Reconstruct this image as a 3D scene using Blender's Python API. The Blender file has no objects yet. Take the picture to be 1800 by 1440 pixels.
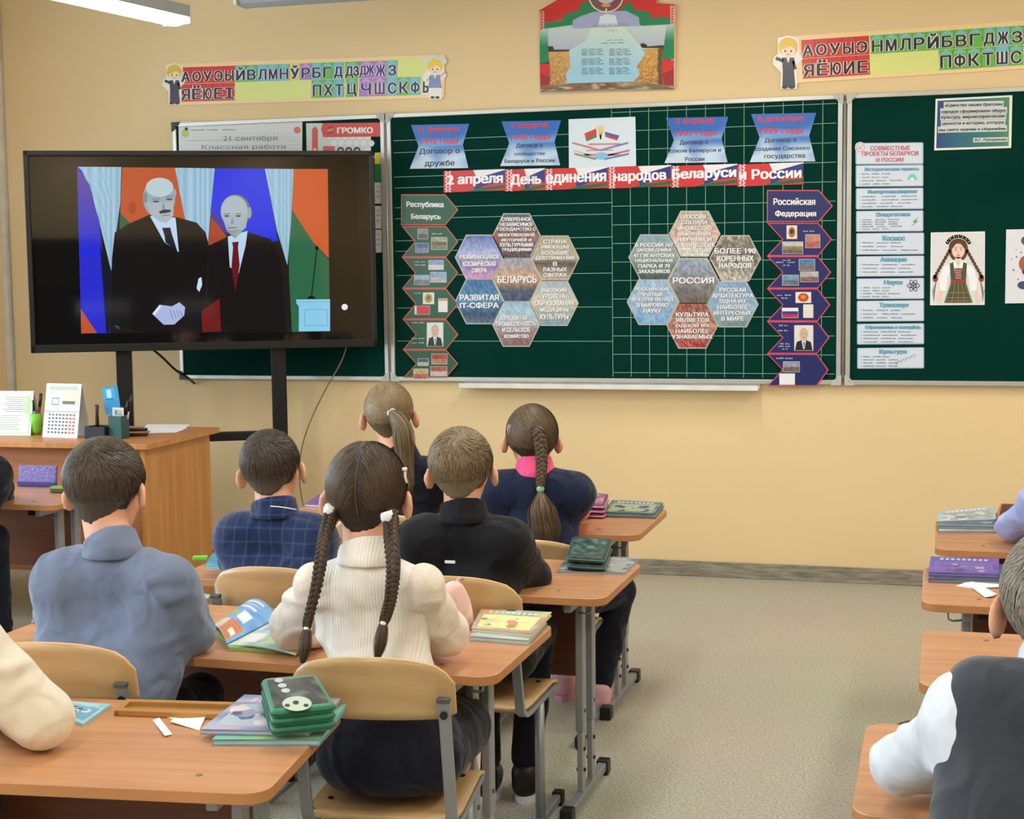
import bpy, math, random
import numpy as np
from mathutils import Vector, Matrix
from mathutils.geometry import delaunay_2d_cdt
random.seed(7); rng = np.random.default_rng(7)
SC = bpy.context.scene
COL = SC.collection
# ---------------------------------------------------------------- camera
F_PX, PITCH, YAW, ROLL, D, CAM_H = 2655.6, 0.091076, 0.278651, -0.012042, 7.287, 1.5
def cam_axes():
    f = np.array([-math.sin(YAW)*math.cos(PITCH), math.cos(YAW)*math.cos(PITCH), -math.sin(PITCH)])
    rt = np.array([math.cos(YAW), math.sin(YAW), 0.0]); up = np.cross(rt, f)
    c, s = math.cos(ROLL), math.sin(ROLL)
    return c*rt+s*up, -s*rt+c*up, f
AX, AY, AZ = cam_axes()
CAM = np.array([0, 0, CAM_H])
cd = bpy.data.cameras.new('camera'); cam = bpy.data.objects.new('camera', cd); COL.objects.link(cam)
cd.sensor_fit = 'HORIZONTAL'; cd.sensor_width = 36.0; cd.lens = F_PX/1800*36.0; cd.clip_start = 0.05; cd.clip_end = 100
M = Matrix.Identity(4)
for i in range(3):
    M[i][0] = AX[i]; M[i][1] = AY[i]; M[i][2] = -AZ[i]; M[i][3] = CAM[i]
cam.matrix_world = M
SC.camera = cam
# ---------------------------------------------------------------- colour management, sky and lights
SC.view_settings.view_transform = 'Standard'; SC.view_settings.look = 'None'
SC.view_settings.gamma = 1.0; SC.view_settings.use_curve_mapping = False
SC.view_settings.exposure = -0.06
SC.cycles.max_bounces = 6; SC.cycles.diffuse_bounces = 4; SC.cycles.glossy_bounces = 3
SC.cycles.sample_clamp_indirect = 4.0; SC.cycles.use_denoising = True
W = bpy.data.worlds.new('sky'); SC.world = W; W.use_nodes = True
W.node_tree.nodes['Background'].inputs[0].default_value = (0.72, 0.86, 1.0, 1)
W.node_tree.nodes['Background'].inputs[1].default_value = 1.3
XL, XR, YB, ZC = -5.35, 2.2, -2.3, 3.15      # room: left wall, right wall, back wall, ceiling
def area(name, loc, size, energy, color, rot):
    l = bpy.data.lights.new(name, 'AREA'); l.shape = 'RECTANGLE'; l.size, l.size_y = size
    l.energy = energy; l.color = color
    o = bpy.data.objects.new(name, l); COL.objects.link(o); o.location = loc; o.rotation_euler = rot
    return o
WIN = [(-1.3, 0.5), (1.2, 3.0), (3.7, 5.5)]
for a, b in WIN:   # daylight entering by the three windows of the left wall
    area('daylight', (XL-0.22, (a+b)/2, 1.75), (1.5, b-a), 105, (0.66, 0.83, 1.0), (0, math.radians(-90), 0))
LAMP_ROWS = [(-3.6, -1.4), (-1.2, -1.4), (1.0, -1.4), (-3.6, 0.6), (-1.2, 0.6), (1.0, 0.6), (-1.2, 3.6), (1.0, 3.6), (-3.6, 3.6), (-1.0, 5.6), (1.1, 5.6)]  # unseen lamps; the rearmost row is added to brighten the children's backs
for x, y in LAMP_ROWS:
    area('lamp_light', (x, y, 2.93), (0.3, 1.2), 23, (1.0, 0.955, 0.88), (0, 0, 0))

# ---------------------------------------------------------------- helpers
def lin(c):
    return tuple(((v/255)/12.92 if v/255 <= 0.04045 else ((v/255+0.055)/1.055)**2.4) for v in c)
def ray(px, py):
    return (px-900)/F_PX*AX-(py-720)/F_PX*AY+AZ
def at(px, py, Y):
    d = ray(px, py); return CAM+d*(Y/d[1])
def atz(px, py, z):
    d = ray(px, py); return CAM+d*((z-CAM_H)/d[2])
class Plane:
    def __init__(s, p, n, up=(0, 0, 1)):
        s.p = np.array(p, float); s.n = np.array(n, float)/np.linalg.norm(n)
    def hit(s, px, py, off=0.0):
        d = ray(px, py); p0 = s.p+s.n*off
        return CAM+d*(((p0-CAM)@s.n)/(d@s.n))
def props(o, label=None, cat=None, group=None, kind=None):
    if label: o['label'] = label
    if cat: o['category'] = cat
    if group: o['group'] = group
    if kind: o['kind'] = kind
    return o
def empty(name, loc=(0, 0, 0), rz=0.0, label=None, cat=None, group=None):
    o = bpy.data.objects.new(name, None); COL.objects.link(o); o.location = loc; o.rotation_euler = (0, 0, rz)
    o.empty_display_size = 0.05
    return props(o, label, cat, group)
def link_mesh(name, V, Fc, mats, parent=None, loc=(0, 0, 0), smooth=False, midx=None, colors=None):
    me = bpy.data.meshes.new(name)
    V = np.asarray(V, float)-np.asarray(loc, float)
    me.from_pydata(V.tolist(), [], Fc if isinstance(Fc, list) else Fc.tolist())
    for m in (mats if isinstance(mats, (list, tuple)) else [mats]): me.materials.append(m)
    if midx is not None: me.polygons.foreach_set('material_index', midx)
    if smooth: me.polygons.foreach_set('use_smooth', [True]*len(me.polygons))
    if colors is not None:
        ca = me.color_attributes.new('Col', 'FLOAT_COLOR', 'POINT')
        c4 = np.ones((len(V), 4), np.float32); c4[:, :3] = colors
        ca.data.foreach_set('color', c4.ravel())
    me.update()
    o = bpy.data.objects.new(name, me); COL.objects.link(o)
    if parent is not None: o.parent = parent
    else: o.location = loc
    return o
class MB:
    """collects shapes into one mesh"""
    def __init__(s): s.V = []; s.F = []; s.I = []
    def add(s, V, Fc, mi=0):
        b = len(s.V); s.V += [tuple(v) for v in V]; s.F += [tuple(i+b for i in f) for f in Fc]; s.I += [mi]*len(Fc)
        return s
    def box(s, c, d, R=None, mi=0):
        x, y, z = d[0]/2, d[1]/2, d[2]/2
        V = np.array([(-x, -y, -z), (x, -y, -z), (x, y, -z), (-x, y, -z), (-x, -y, z), (x, -y, z), (x, y, z), (-x, y, z)])
        if R is not None: V = V@np.array(R).T
        V = V+np.array(c)
        return s.add(V, [(0, 3, 2, 1), (4, 5, 6, 7), (0, 1, 5, 4), (1, 2, 6, 5), (2, 3, 7, 6), (3, 0, 4, 7)], mi)
    def tube(s, path, r, n=8, mi=0, flat=None, cap=True):
        P = np.array(path, float); m = len(P)
        rr = np.broadcast_to(np.asarray(r, float), (m,))
        T = np.gradient(P, axis=0); T /= np.linalg.norm(T, axis=1)[:, None]+1e-12
        up = np.array([0, 0, 1.0]) if abs(T[0][2]) < 0.9 else np.array([1.0, 0, 0])
        A = np.cross(T[0], up); A /= np.linalg.norm(A)
        rings = []
        for i in range(m):
            A = A-T[i]*(A@T[i]); A /= np.linalg.norm(A); B = np.cross(T[i], A)
            for k in range(n):
                a = 2*math.pi*k/n
                rings.append(P[i]+rr[i]*(A*math.cos(a)+B*math.sin(a)*(flat or 1)))
        Fc = [(i*n+k, i*n+(k+1) % n, (i+1)*n+(k+1) % n, (i+1)*n+k) for i in range(m-1) for k in range(n)]
        if cap: Fc += [tuple(range(n))[::-1], tuple((m-1)*n+k for k in range(n))]
        return s.add(rings, Fc, mi)
    def prism(s, poly, z0, z1, mi=0, mis=None):
        n = len(poly)
        V = [(x, y, z0) for x, y in poly]+[(x, y, z1) for x, y in poly]
        s.add(V, [tuple(range(n))[::-1]], mi); b = len(s.V)-2*n
        s.F.append(tuple(b+n+k for k in range(n))); s.I.append(mi)
        for k in range(n):
            s.F.append((b+k, b+(k+1) % n, b+n+(k+1) % n, b+n+k)); s.I.append(mi if mis is None else mis)
        return s
    def lathe(s, prof, c=(0, 0, 0), n=16, mi=0):
        V = [(c[0]+r*math.cos(2*math.pi*k/n), c[1]+r*math.sin(2*math.pi*k/n), c[2]+z) for r, z in prof for k in range(n)]
        m = len(prof)
        Fc = [(i*n+k, i*n+(k+1) % n, (i+1)*n+(k+1) % n, (i+1)*n+k) for i in range(m-1) for k in range(n)]
        if prof[0][0] > 1e-4: Fc.append(tuple(range(n))[::-1])
        if prof[-1][0] > 1e-4: Fc.append(tuple((m-1)*n+k for k in range(n)))
        return s.add(V, Fc, mi)
    def build(s, name, mats, parent=None, loc=(0, 0, 0), smooth=False, bevel=0.0, seg=2):
        o = link_mesh(name, s.V, s.F, mats, parent, loc, smooth, s.I)
        if bevel:
            m = o.modifiers.new('bevel', 'BEVEL'); m.width = bevel; m.segments = seg; m.limit_method = 'ANGLE'
            o.data.polygons.foreach_set('use_smooth', [True]*len(o.data.polygons))
            m.harden_normals = True
        return o
def rounded(x0, y0, x1, y1, r, n=5):
    out = []
    for cx, cy, a0 in ((x1-r, y1-r, 0), (x0+r, y1-r, 90), (x0+r, y0+r, 180), (x1-r, y0+r, 270)):
        for k in range(n+1):
            a = math.radians(a0+90*k/n); out.append((cx+r*math.cos(a), cy+r*math.sin(a)))
    return out
def copy_tree(o, parent=None):
    c = o.copy(); COL.objects.link(c)
    if parent is not None: c.parent = parent
    for ch in list(o.children): copy_tree(ch, c)
    return c
# ---------------------------------------------------------------- materials
def nodes(name):
    m = bpy.data.materials.new(name); m.use_nodes = True
    nt = m.node_tree; return m, nt, nt.nodes['Principled BSDF']
def mat(name, col, rough=0.5, metal=0.0, var=0.12, vs=8.0, bump=0.0, bs=120.0, stretch=(1, 1, 1), sheen=0.0, spec=0.5, alpha=1.0, coat=0.0, bdist=0.002, trans=0.0):
    m, nt, p = nodes(name); N = nt.nodes; L = nt.links
    c = lin(col)
    tc = N.new('ShaderNodeTexCoord'); mp = N.new('ShaderNodeMapping'); mp.inputs['Scale'].default_value = stretch
    L.new(tc.outputs['Object'], mp.inputs['Vector'])
    nz = N.new('ShaderNodeTexNoise'); nz.inputs['Scale'].default_value = vs; nz.inputs['Detail'].default_value = 4
    L.new(mp.outputs[0], nz.inputs['Vector'])
    cr = N.new('ShaderNodeValToRGB'); e = cr.color_ramp.elements
    e[0].position = 0.3; e[1].position = 0.7
    e[0].color = (*[max(0, v*(1-var)) for v in c], 1); e[1].color = (*[min(1, v*(1+var)) for v in c], 1)
    L.new(nz.outputs['Fac'], cr.inputs['Fac']); L.new(cr.outputs['Color'], p.inputs['Base Color'])
    p.inputs['Roughness'].default_value = rough; p.inputs['Metallic'].default_value = metal
    p.inputs['Specular IOR Level'].default_value = spec; p.inputs['Sheen Weight'].default_value = sheen
    p.inputs['Alpha'].default_value = alpha; p.inputs['Coat Weight'].default_value = coat
    p.inputs['Transmission Weight'].default_value = trans
    if bump:
        n2 = N.new('ShaderNodeTexNoise'); n2.inputs['Scale'].default_value = bs; n2.inputs['Detail'].default_value = 3
        L.new(mp.outputs[0], n2.inputs['Vector'])
        b = N.new('ShaderNodeBump'); b.inputs['Strength'].default_value = bump; b.inputs['Distance'].default_value = bdist
        L.new(n2.outputs['Fac'], b.inputs['Height']); L.new(b.outputs[0], p.inputs['Normal'])
    return m
def vmat(name, rough=0.45, spec=0.4, emit=0.0, bump=0.0, bs=60, sheen=0.0, coat=0.0):
    m, nt, p = nodes(name)
    a = nt.nodes.new('ShaderNodeVertexColor'); a.layer_name = 'Col'
    p.inputs['Roughness'].default_value = rough; p.inputs['Specular IOR Level'].default_value = spec
    p.inputs['Sheen Weight'].default_value = sheen; p.inputs['Coat Weight'].default_value = coat
    if emit:
        p.inputs['Base Color'].default_value = (0.004, 0.004, 0.004, 1)
        nt.links.new(a.outputs[0], p.inputs['Emission Color']); p.inputs['Emission Strength'].default_value = emit
    else:
        nt.links.new(a.outputs[0], p.inputs['Base Color'])
    if bump:
        n2 = nt.nodes.new('ShaderNodeTexNoise'); n2.inputs['Scale'].default_value = bs
        b = nt.nodes.new('ShaderNodeBump'); b.inputs['Strength'].default_value = bump; b.inputs['Distance'].default_value = 0.002
        nt.links.new(n2.outputs['Fac'], b.inputs['Height']); nt.links.new(b.outputs[0], p.inputs['Normal'])
    return m
def wood(name, c1, c2, scale=(1.2, 14, 14), rough=0.35, bump=0.05, coat=0.0, axis='X'):
    m, nt, p = nodes(name); N = nt.nodes; L = nt.links
    tc = N.new('ShaderNodeTexCoord'); mp = N.new('ShaderNodeMapping'); mp.inputs['Scale'].default_value = scale
    L.new(tc.outputs['Object'], mp.inputs['Vector'])
    n1 = N.new('ShaderNodeTexNoise'); n1.inputs['Scale'].default_value = 2.2; n1.inputs['Detail'].default_value = 7; n1.inputs['Distortion'].default_value = 0.5
    L.new(mp.outputs[0], n1.inputs['Vector'])
    cr = N.new('ShaderNodeValToRGB'); e = cr.color_ramp.elements; e[0].position = 0.32; e[1].position = 0.68
    e[0].color = (*lin(c1), 1); e[1].color = (*lin(c2), 1)
    L.new(n1.outputs['Fac'], cr.inputs['Fac']); L.new(cr.outputs[0], p.inputs['Base Color'])
    p.inputs['Roughness'].default_value = rough; p.inputs['Coat Weight'].default_value = coat; p.inputs['Coat Roughness'].default_value = 0.25
    b = N.new('ShaderNodeBump'); b.inputs['Strength'].default_value = bump; b.inputs['Distance'].default_value = 0.001
    L.new(n1.outputs['Fac'], b.inputs['Height']); L.new(b.outputs[0], p.inputs['Normal'])
    return m
M_PRINT = vmat('printed_paper', 0.42, 0.4)
M_GLOSSPRINT = vmat('laminated_print', 0.3, 0.5)
M_HAIR = vmat('hair', 0.48, 0.35, bump=0.0)
M_WALL = mat('peach_wall_paint', (231, 205, 158), 0.7, var=0.03, vs=1.2, bump=0.15, bs=90, bdist=0.001, spec=0.3)
M_CEIL = mat('white_ceiling_paint', (236, 234, 228), 0.85, var=0.02, vs=2)
M_STEEL = mat('grey_painted_steel', (146, 152, 160), 0.38, 0.35, var=0.05, vs=6, bump=0.03, bs=300)
M_STEEL2 = mat('light_grey_steel_insert', (160, 163, 165), 0.4, 0.4, var=0.05, vs=6)
M_BLACK = mat('black_plastic', (18, 18, 20), 0.42, var=0.1)
M_TOP = wood('beech_laminate_top', (184, 130, 88), (202, 148, 104), (1.0, 16, 16), 0.36, 0.03, coat=0.45)
M_EDGE = wood('beech_edge_band', (178, 122, 76), (194, 138, 88), (2, 2, 2), 0.4, 0.03)
M_PLY = wood('varnished_plywood', (188, 154, 106), (204, 172, 124), (2.2, 2.2, 9), 0.32, 0.03, coat=0.3)
M_PLYEDGE = mat('plywood_edge', (214, 178, 122), 0.5, var=0.1, vs=40)
M_BROWN = wood('brown_modesty_panel', (104, 58, 38), (120, 70, 46), (1, 12, 12), 0.45, 0.03)
M_TDESK = wood('teacher_desk_beech', (184, 124, 64), (204, 146, 84), (14, 14, 0.9), 0.4, 0.03)
M_TDESKH = wood('teacher_desk_front', (176, 112, 66), (192, 128, 80), (1.0, 14, 14), 0.4, 0.03)
M_SKIN = mat('skin', (222, 168, 140), 0.5, var=0.05, vs=25, bump=0.05, bs=300, spec=0.35)
M_SKIN.node_tree.nodes['Principled BSDF'].inputs['Subsurface Weight'].default_value = 0.12
M_SKIN.node_tree.nodes['Principled BSDF'].inputs['Subsurface Radius'].default_value = (0.02, 0.008, 0.004)
M_WHITE = mat('white_plastic', (232, 232, 230), 0.4, var=0.02)
M_PAPER = mat('white_paper', (238, 238, 238), 0.6, var=0.02)
M_ALU = mat('aluminium_frame', (196, 196, 190), 0.35, 0.5, var=0.04, vs=10)
# ---------------------------------------------------------------- flat print on a plane, vertices given where the photo shows them
TXT = {}
def text_geo(s, bold=0.0):
    k = (s, bold)
    if k in TXT: return TXT[k]
    cu = bpy.data.curves.new('t', 'FONT'); cu.body = s; cu.resolution_u = 2; cu.fill_mode = 'NONE'
    o = bpy.data.objects.new('t', cu); me = o.to_mesh()
    V0 = np.array([v.co[:2] for v in me.vertices]); E0 = [tuple(e.vertices) for e in me.edges]
    o.to_mesh_clear(); bpy.data.objects.remove(o); bpy.data.curves.remove(cu)
    # triangles inside the outlines, by winding number (overlapping outlines fill correctly)
    vs, _, Fc, _, _, _ = delaunay_2d_cdt([Vector(v) for v in V0], E0, [], 0, 1e-6)
    V = np.array([v[:] for v in vs]); T = np.array([f for f in Fc if len(f) == 3])
    cen = V[T].mean(1); A = V0[[e[0] for e in E0]]; B = V0[[e[1] for e in E0]]
    px, py = cen[:, :1], cen[:, 1:]
    upw = (A[:, 1] <= py) & (B[:, 1] > py); dnw = (A[:, 1] > py) & (B[:, 1] <= py)
    lft = (B[:, 0]-A[:, 0])*(py-A[:, 1])-(px-A[:, 0])*(B[:, 1]-A[:, 1])
    wn = (upw & (lft > 0)).sum(1)-(dnw & (lft < 0)).sum(1)
    Fc = [tuple(t) for t in T[wn != 0].tolist()]
    lo, hi = V.min(0), V.max(0)
    TXT[k] = ((V-lo)/np.maximum(hi-lo, 1e-6), Fc); return TXT[k]
class Print:
    def __init__(s, plane, xf=(1, 0, 0), thick=0.001, dl=0.0004):
        s.pl = plane; s.xf = xf; s.th = thick; s.dl = dl; s.V = []; s.F = []; s.C = []; s.slope = 0.0
    def T(s, x, y): k, ox, oy = s.xf; return x/k+ox, y/k+oy
    def put(s, pts, off): return [s.pl.hit(*s.T(x, y), off) for x, y in pts]
    def base(s, pts, col):
        n = len(pts); b = len(s.V)
        Vf = s.put(pts, s.th); Vb = [v-s.pl.n*s.th for v in Vf]
        s.V += Vf+Vb; s.F += [tuple(range(b, b+n)), tuple(range(b+2*n-1, b+n-1, -1))]
        s.F += [(b+k, b+n+k, b+n+(k+1) % n, b+(k+1) % n) for k in range(n)]
        s.C += [lin(col)]*(2*n); return s
    def poly(s, pts, col, layer=1):
        n = len(pts); b = len(s.V); s.V += s.put(pts, s.th+layer*s.dl); s.F.append(tuple(range(b, b+n))); s.C += [lin(col)]*n; return s
    def rect(s, x0, y0, x1, y1, col, layer=1):
        k = s.slope
        return s.poly([(x0, y0+k*(x0-x0)), (x1, y0+k*(x1-x0)), (x1, y1+k*(x1-x0)), (x0, y1)], col, layer)
    def line(s, x0, y0, x1, y1, w, col, layer=1):
        dx, dy = x1-x0, y1-y0; l = math.hypot(dx, dy)+1e-9; nx, ny = -dy/l*w/2, dx/l*w/2
        return s.poly([(x0+nx, y0+ny), (x1+nx, y1+ny), (x1-nx, y1-ny), (x0-nx, y0-ny)], col, layer)
    def outline(s, pts, w, col, layer=2):
        for i in range(len(pts)):
            a, b = pts[i], pts[(i+1) % len(pts)]; s.line(*a, *b, w, col, layer)
        return s
    def ell(s, cx, cy, rx, ry, col, layer=1, n=18, a0=0, a1=360, rot=0):
        r = math.radians(rot); P = []
        full = abs(a1-a0) >= 359.9
        for k in range(n if full else n+1):
            a = math.radians(a0+(a1-a0)*k/n); x, y = rx*math.cos(a), ry*math.sin(a)
            P.append((cx+x*math.cos(r)-y*math.sin(r), cy+x*math.sin(r)+y*math.cos(r)))
        return s.poly(P, col, layer)
    def grad(s, pts, fn, nu=10, nv=10, layer=1):
        """convex outline filled with colours fn(u, v)"""
        P = np.array(pts, float); y0, y1 = P[:, 1].min(), P[:, 1].max(); b = len(s.V)
        def span(y):
            xs = []
            for i in range(len(P)):
                a, c = P[i], P[(i+1) % len(P)]
                if (a[1]-y)*(c[1]-y) <= 0 and a[1] != c[1]: xs.append(a[0]+(c[0]-a[0])*(y-a[1])/(c[1]-a[1]))
                if a[1] == c[1] and abs(a[1]-y) < 1e-6: xs += [a[0], c[0]]
            return min(xs), max(xs)
        x_lo, x_hi = P[:, 0].min(), P[:, 0].max()
        rows = sorted(set([round(y0+(y1-y0)*j/nv, 3) for j in range(nv+1)]+[round(v, 3) for v in P[:, 1]])); nv = len(rows)-1
        for j in range(nv+1):
            y = rows[j]; yy = min(max(y, y0+1e-4), y1-1e-4); a, c = span(yy)
            for i in range(nu+1):
                x = a+(c-a)*i/nu; s.V.append(s.pl.hit(*s.T(x, y), s.th+layer*s.dl))
                s.C.append(lin(np.clip(fn((x-x_lo)/(x_hi-x_lo), (y-y0)/(y1-y0)), 0, 255)))
        for j in range(nv):
            for i in range(nu):
                q = b+j*(nu+1)+i; s.F.append((q, q+nu+1, q+nu+2, q+1))
        return s
    def text(s, t, x0, y0, x1, y1, col, layer=3, bold=0.0, slope=None):
        G, Fc = text_geo(t, 0.0); k = s.slope if slope is None else slope; w = abs(y1-y0)*bold*1.3
        for j, (ox, oy) in enumerate(((0, 0),) if bold < 0.015 else ((-w, -w*0.4), (w, -w*0.4), (w, w*0.4), (-w, w*0.4))):
            b = len(s.V)
            for u, v in G:
                x = x0+(x1-x0)*u+ox; y = y1+(y0-y1)*v+k*(x-x0)+oy
                s.V.append(s.pl.hit(*s.T(x, y), s.th+(layer+0.12*j)*s.dl))
            s.F += [tuple(i+b for i in f) for f in Fc]; s.C += [lin(col)]*len(G)
        return s
    def scribble(s, x0, y, x1, h, col, layer=3, words=3):
        """a line of print too small to read: word-long strokes"""
        xs = [x0]
        for k in range(words): xs.append(xs[-1]+(x1-x0)/words)
        for k in range(words):
            a, b2 = xs[k], xs[k]+(xs[k+1]-xs[k])*random.uniform(0.7, 0.9); n = max(2, int((b2-a)/(h*1.1)))
            for i in range(n):
                xx = a+(b2-a)*i/n; w = (b2-a)/n*0.62; hh = h*random.choice((0.7, 0.7, 1.0)); yy = y+s.slope*(xx-x0)
                s.poly([(xx, yy-hh), (xx+w, yy-hh), (xx+w, yy), (xx, yy)], col, layer)
        return s
    def build(s, name, m=None, parent=None, label=None, cat=None, group=None):
        V = np.array(s.V); loc = V.mean(0) if parent is None else np.array(parent.location)
        o = link_mesh(name, V, s.F, m or M_PRINT, parent, loc, False, None, s.C)
        # keep every face turned to the room
        return props(o, label, cat, group)
def mixc(a, b, t): return tuple(a[i]+(b[i]-a[i])*t for i in range(3))
# ---------------------------------------------------------------- smooth blended bodies (distance field -> surface net)
def nrm(v): v = np.asarray(v, float); return v/(np.linalg.norm(v)+1e-12)
class Field:
    def __init__(s, lo, hi, h=0.008):
        s.lo = np.array(lo, float); s.h = h
        s.n = np.ceil((np.array(hi)-s.lo)/h).astype(int)+1
        s.ax = [(s.lo[i]+np.arange(s.n[i])*h).astype(np.float32) for i in range(3)]
        s.F = np.full(s.n, 0.4, np.float32)
    def sub(s, lo, hi):
        a = np.clip(np.floor((np.array(lo)-s.lo)/s.h).astype(int), 0, s.n); b = np.clip(np.ceil((np.array(hi)-s.lo)/s.h).astype(int)+1, 0, s.n)
        sl = tuple(slice(a[i], max(b[i], a[i])) for i in range(3))
        return sl, s.ax[0][sl[0]][:, None, None], s.ax[1][sl[1]][None, :, None], s.ax[2][sl[2]][None, None, :]
    def merge(s, sl, d, k):
        a = s.F[sl]
        if a.size == 0: return
        if k > 0:
            h = np.maximum(k-np.abs(a-d), 0)/k; s.F[sl] = np.minimum(a, d)-h*h*k*0.25
        else: s.F[sl] = np.minimum(a, d)
    def cone(s, a, b, ra, rb, k=0.02, cut=False):
        a = np.array(a, float); b = np.array(b, float); m = max(ra, rb)+k+3*s.h
        sl, X, Y, Z = s.sub(np.minimum(a, b)-m, np.maximum(a, b)+m)
        ba = b-a; l2 = ba@ba+1e-12
        px, py, pz = X-a[0], Y-a[1], Z-a[2]
        t = np.clip((px*ba[0]+py*ba[1]+pz*ba[2])/l2, 0, 1)
        d = np.sqrt((px-t*ba[0])**2+(py-t*ba[1])**2+(pz-t*ba[2])**2)-(ra+(rb-ra)*t)
        if cut: s.F[sl] = np.maximum(s.F[sl], -d)
        else: s.merge(sl, d.astype(np.float32), k)
        return s
    def ell(s, c, r, R=None, k=0.02, cut=False):
        c = np.array(c, float); m = max(r)+k+3*s.h
        sl, X, Y, Z = s.sub(c-m, c+m)
        px, py, pz = X-c[0], Y-c[1], Z-c[2]
        if R is not None:   # columns of R are the ellipsoid's axes
            R = np.array(R, float)
            px, py, pz = (px*R[0, i]+py*R[1, i]+pz*R[2, i] for i in range(3))
        k0 = np.sqrt((px/r[0])**2+(py/r[1])**2+(pz/r[2])**2); k1 = np.sqrt((px/r[0]**2)**2+(py/r[1]**2)**2+(pz/r[2]**2)**2)+1e-6
        d = (k0*(k0-1)/k1).astype(np.float32)
        if cut: s.F[sl] = np.maximum(s.F[sl], -d)
        else: s.merge(sl, d, k)
        return s
    def grid(s): return s.ax[0][:, None, None], s.ax[1][None, :, None], s.ax[2][None, None, :]
    def half(s, p, n):
        """keep only the side of the plane the normal points away from"""
        X, Y, Z = s.grid(); n = nrm(n)
        s.F = np.maximum(s.F, ((X-p[0])*n[0]+(Y-p[1])*n[1]+(Z-p[2])*n[2]).astype(np.float32)); return s
    def disp(s, fn):
        X, Y, Z = s.grid(); s.F = (s.F+fn(X, Y, Z)).astype(np.float32); return s
    def net(s):
        F = s.F.copy(); F[0] = F[-1] = 0.1; F[:, 0] = F[:, -1] = 0.1; F[:, :, 0] = F[:, :, -1] = 0.1
        I = F < 0; n = F.shape
        cs = [(i, j, k) for i in (0, 1) for j in (0, 1) for k in (0, 1)]
        def cor(A, c): return A[c[0]:n[0]-1+c[0], c[1]:n[1]-1+c[1], c[2]:n[2]-1+c[2]]
        cnt = sum(cor(I, c).astype(np.int8) for c in cs)
        act = (cnt > 0) & (cnt < 8); idx = np.argwhere(act); m = len(idx)
        if m == 0: return np.zeros((0, 3)), []
        acc = np.zeros((m, 3)); num = np.zeros(m)
        vals = {c: F[idx[:, 0]+c[0], idx[:, 1]+c[1], idx[:, 2]+c[2]] for c in cs}
        for a in cs:
            for d in range(3):
                if a[d]: continue
                b = list(a); b[d] = 1; b = tuple(b)
                fa, fb = vals[a], vals[b]; x = (fa < 0) != (fb < 0)
                t = np.where(x, fa/np.where(fa-fb == 0, 1, fa-fb), 0)
                p = np.array(a, float)[None].repeat(m, 0); p[:, d] += t
                acc[x] += p[x]; num[x] += 1
        V = s.lo+(idx+acc/num[:, None])*s.h
        vid = np.full(act.shape, -1, np.int64); vid[act] = np.arange(m)
        Q = []
        for d in range(3):
            e1, e2 = [(1, 2), (2, 0), (0, 1)][d]
            sl_a = [slice(1, n[i]-1) for i in range(3)]; sl_b = list(sl_a)
            sl_a[d] = slice(0, n[d]-1); sl_b[d] = slice(1, n[d])
            A, B = I[tuple(sl_a)], I[tuple(sl_b)]
            w = np.argwhere(A != B)
            if len(w) == 0: continue
            fl = A[tuple(w.T)]
            w = w.copy()
            for i in range(3):
                if i != d: w[:, i] += 1
            def g(o1, o2):
                q = w.copy(); q[:, e1] -= o1; q[:, e2] -= o2; return vid[tuple(q.T)]
            q = np.stack([g(1, 1), g(0, 1), g(0, 0), g(1, 0)], 1)
            q[~fl] = q[~fl][:, ::-1]; Q.append(q)
        return V, np.concatenate(Q)
    def obj(s, name, m, parent, loc, color=None):
        V, Q = s.net()
        if len(V) == 0: return None
        o = link_mesh(name, V, Q, m, parent, loc, True, None, None if color is None else color(V))
        return o
def wrinkle(amp, f, d, seed=0):
    f = f*0.62; r = np.random.default_rng(seed); d = nrm(d); o = nrm(np.cross(d, [0.3, 0.5, 0.8])); q = np.cross(d, o); p = r.uniform(0, 6, 8)
    def fn(X, Y, Z):
        u = X*d[0]+Y*d[1]+Z*d[2]; v = X*o[0]+Y*o[1]+Z*o[2]; w = X*q[0]+Y*q[1]+Z*q[2]
        s = np.sin(f*u+1.9*np.sin(0.42*f*v+p[0])+1.5*np.sin(0.33*f*w+p[1])+p[2])
        fold = np.clip(s, 0, 1)**2.5-0.25
        mask = np.clip(0.30+0.6*np.sin(19*u+p[3]+1.3*np.sin(15*v+p[4]))+0.6*np.sin(17*v+p[5]+1.2*np.sin(21*w+p[6])), 0, 1)
        return -amp*2.6*fold*mask+amp*0.4*np.sin(0.4*f*v+p[7])
    return fn
def frame(psi, pitch=0.0, roll=0.0):
    return np.array(Matrix.Rotation(psi, 3, 'Z')@Matrix.Rotation(-pitch, 3, 'X')@Matrix.Rotation(roll, 3, 'Y'))
ZL_Y = np.array([-0.13, -0.08, -0.045, -0.015, 0.015, 0.035, 0.06, 0.085, 0.12])
ZL_Z = np.array([-0.078, -0.072, -0.055, -0.03, -0.022, 0.012, 0.045, 0.062, 0.075])
SK_C = np.array([0, -0.014, 0.018]); SK_R = np.array([0.074, 0.089, 0.083])
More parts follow.
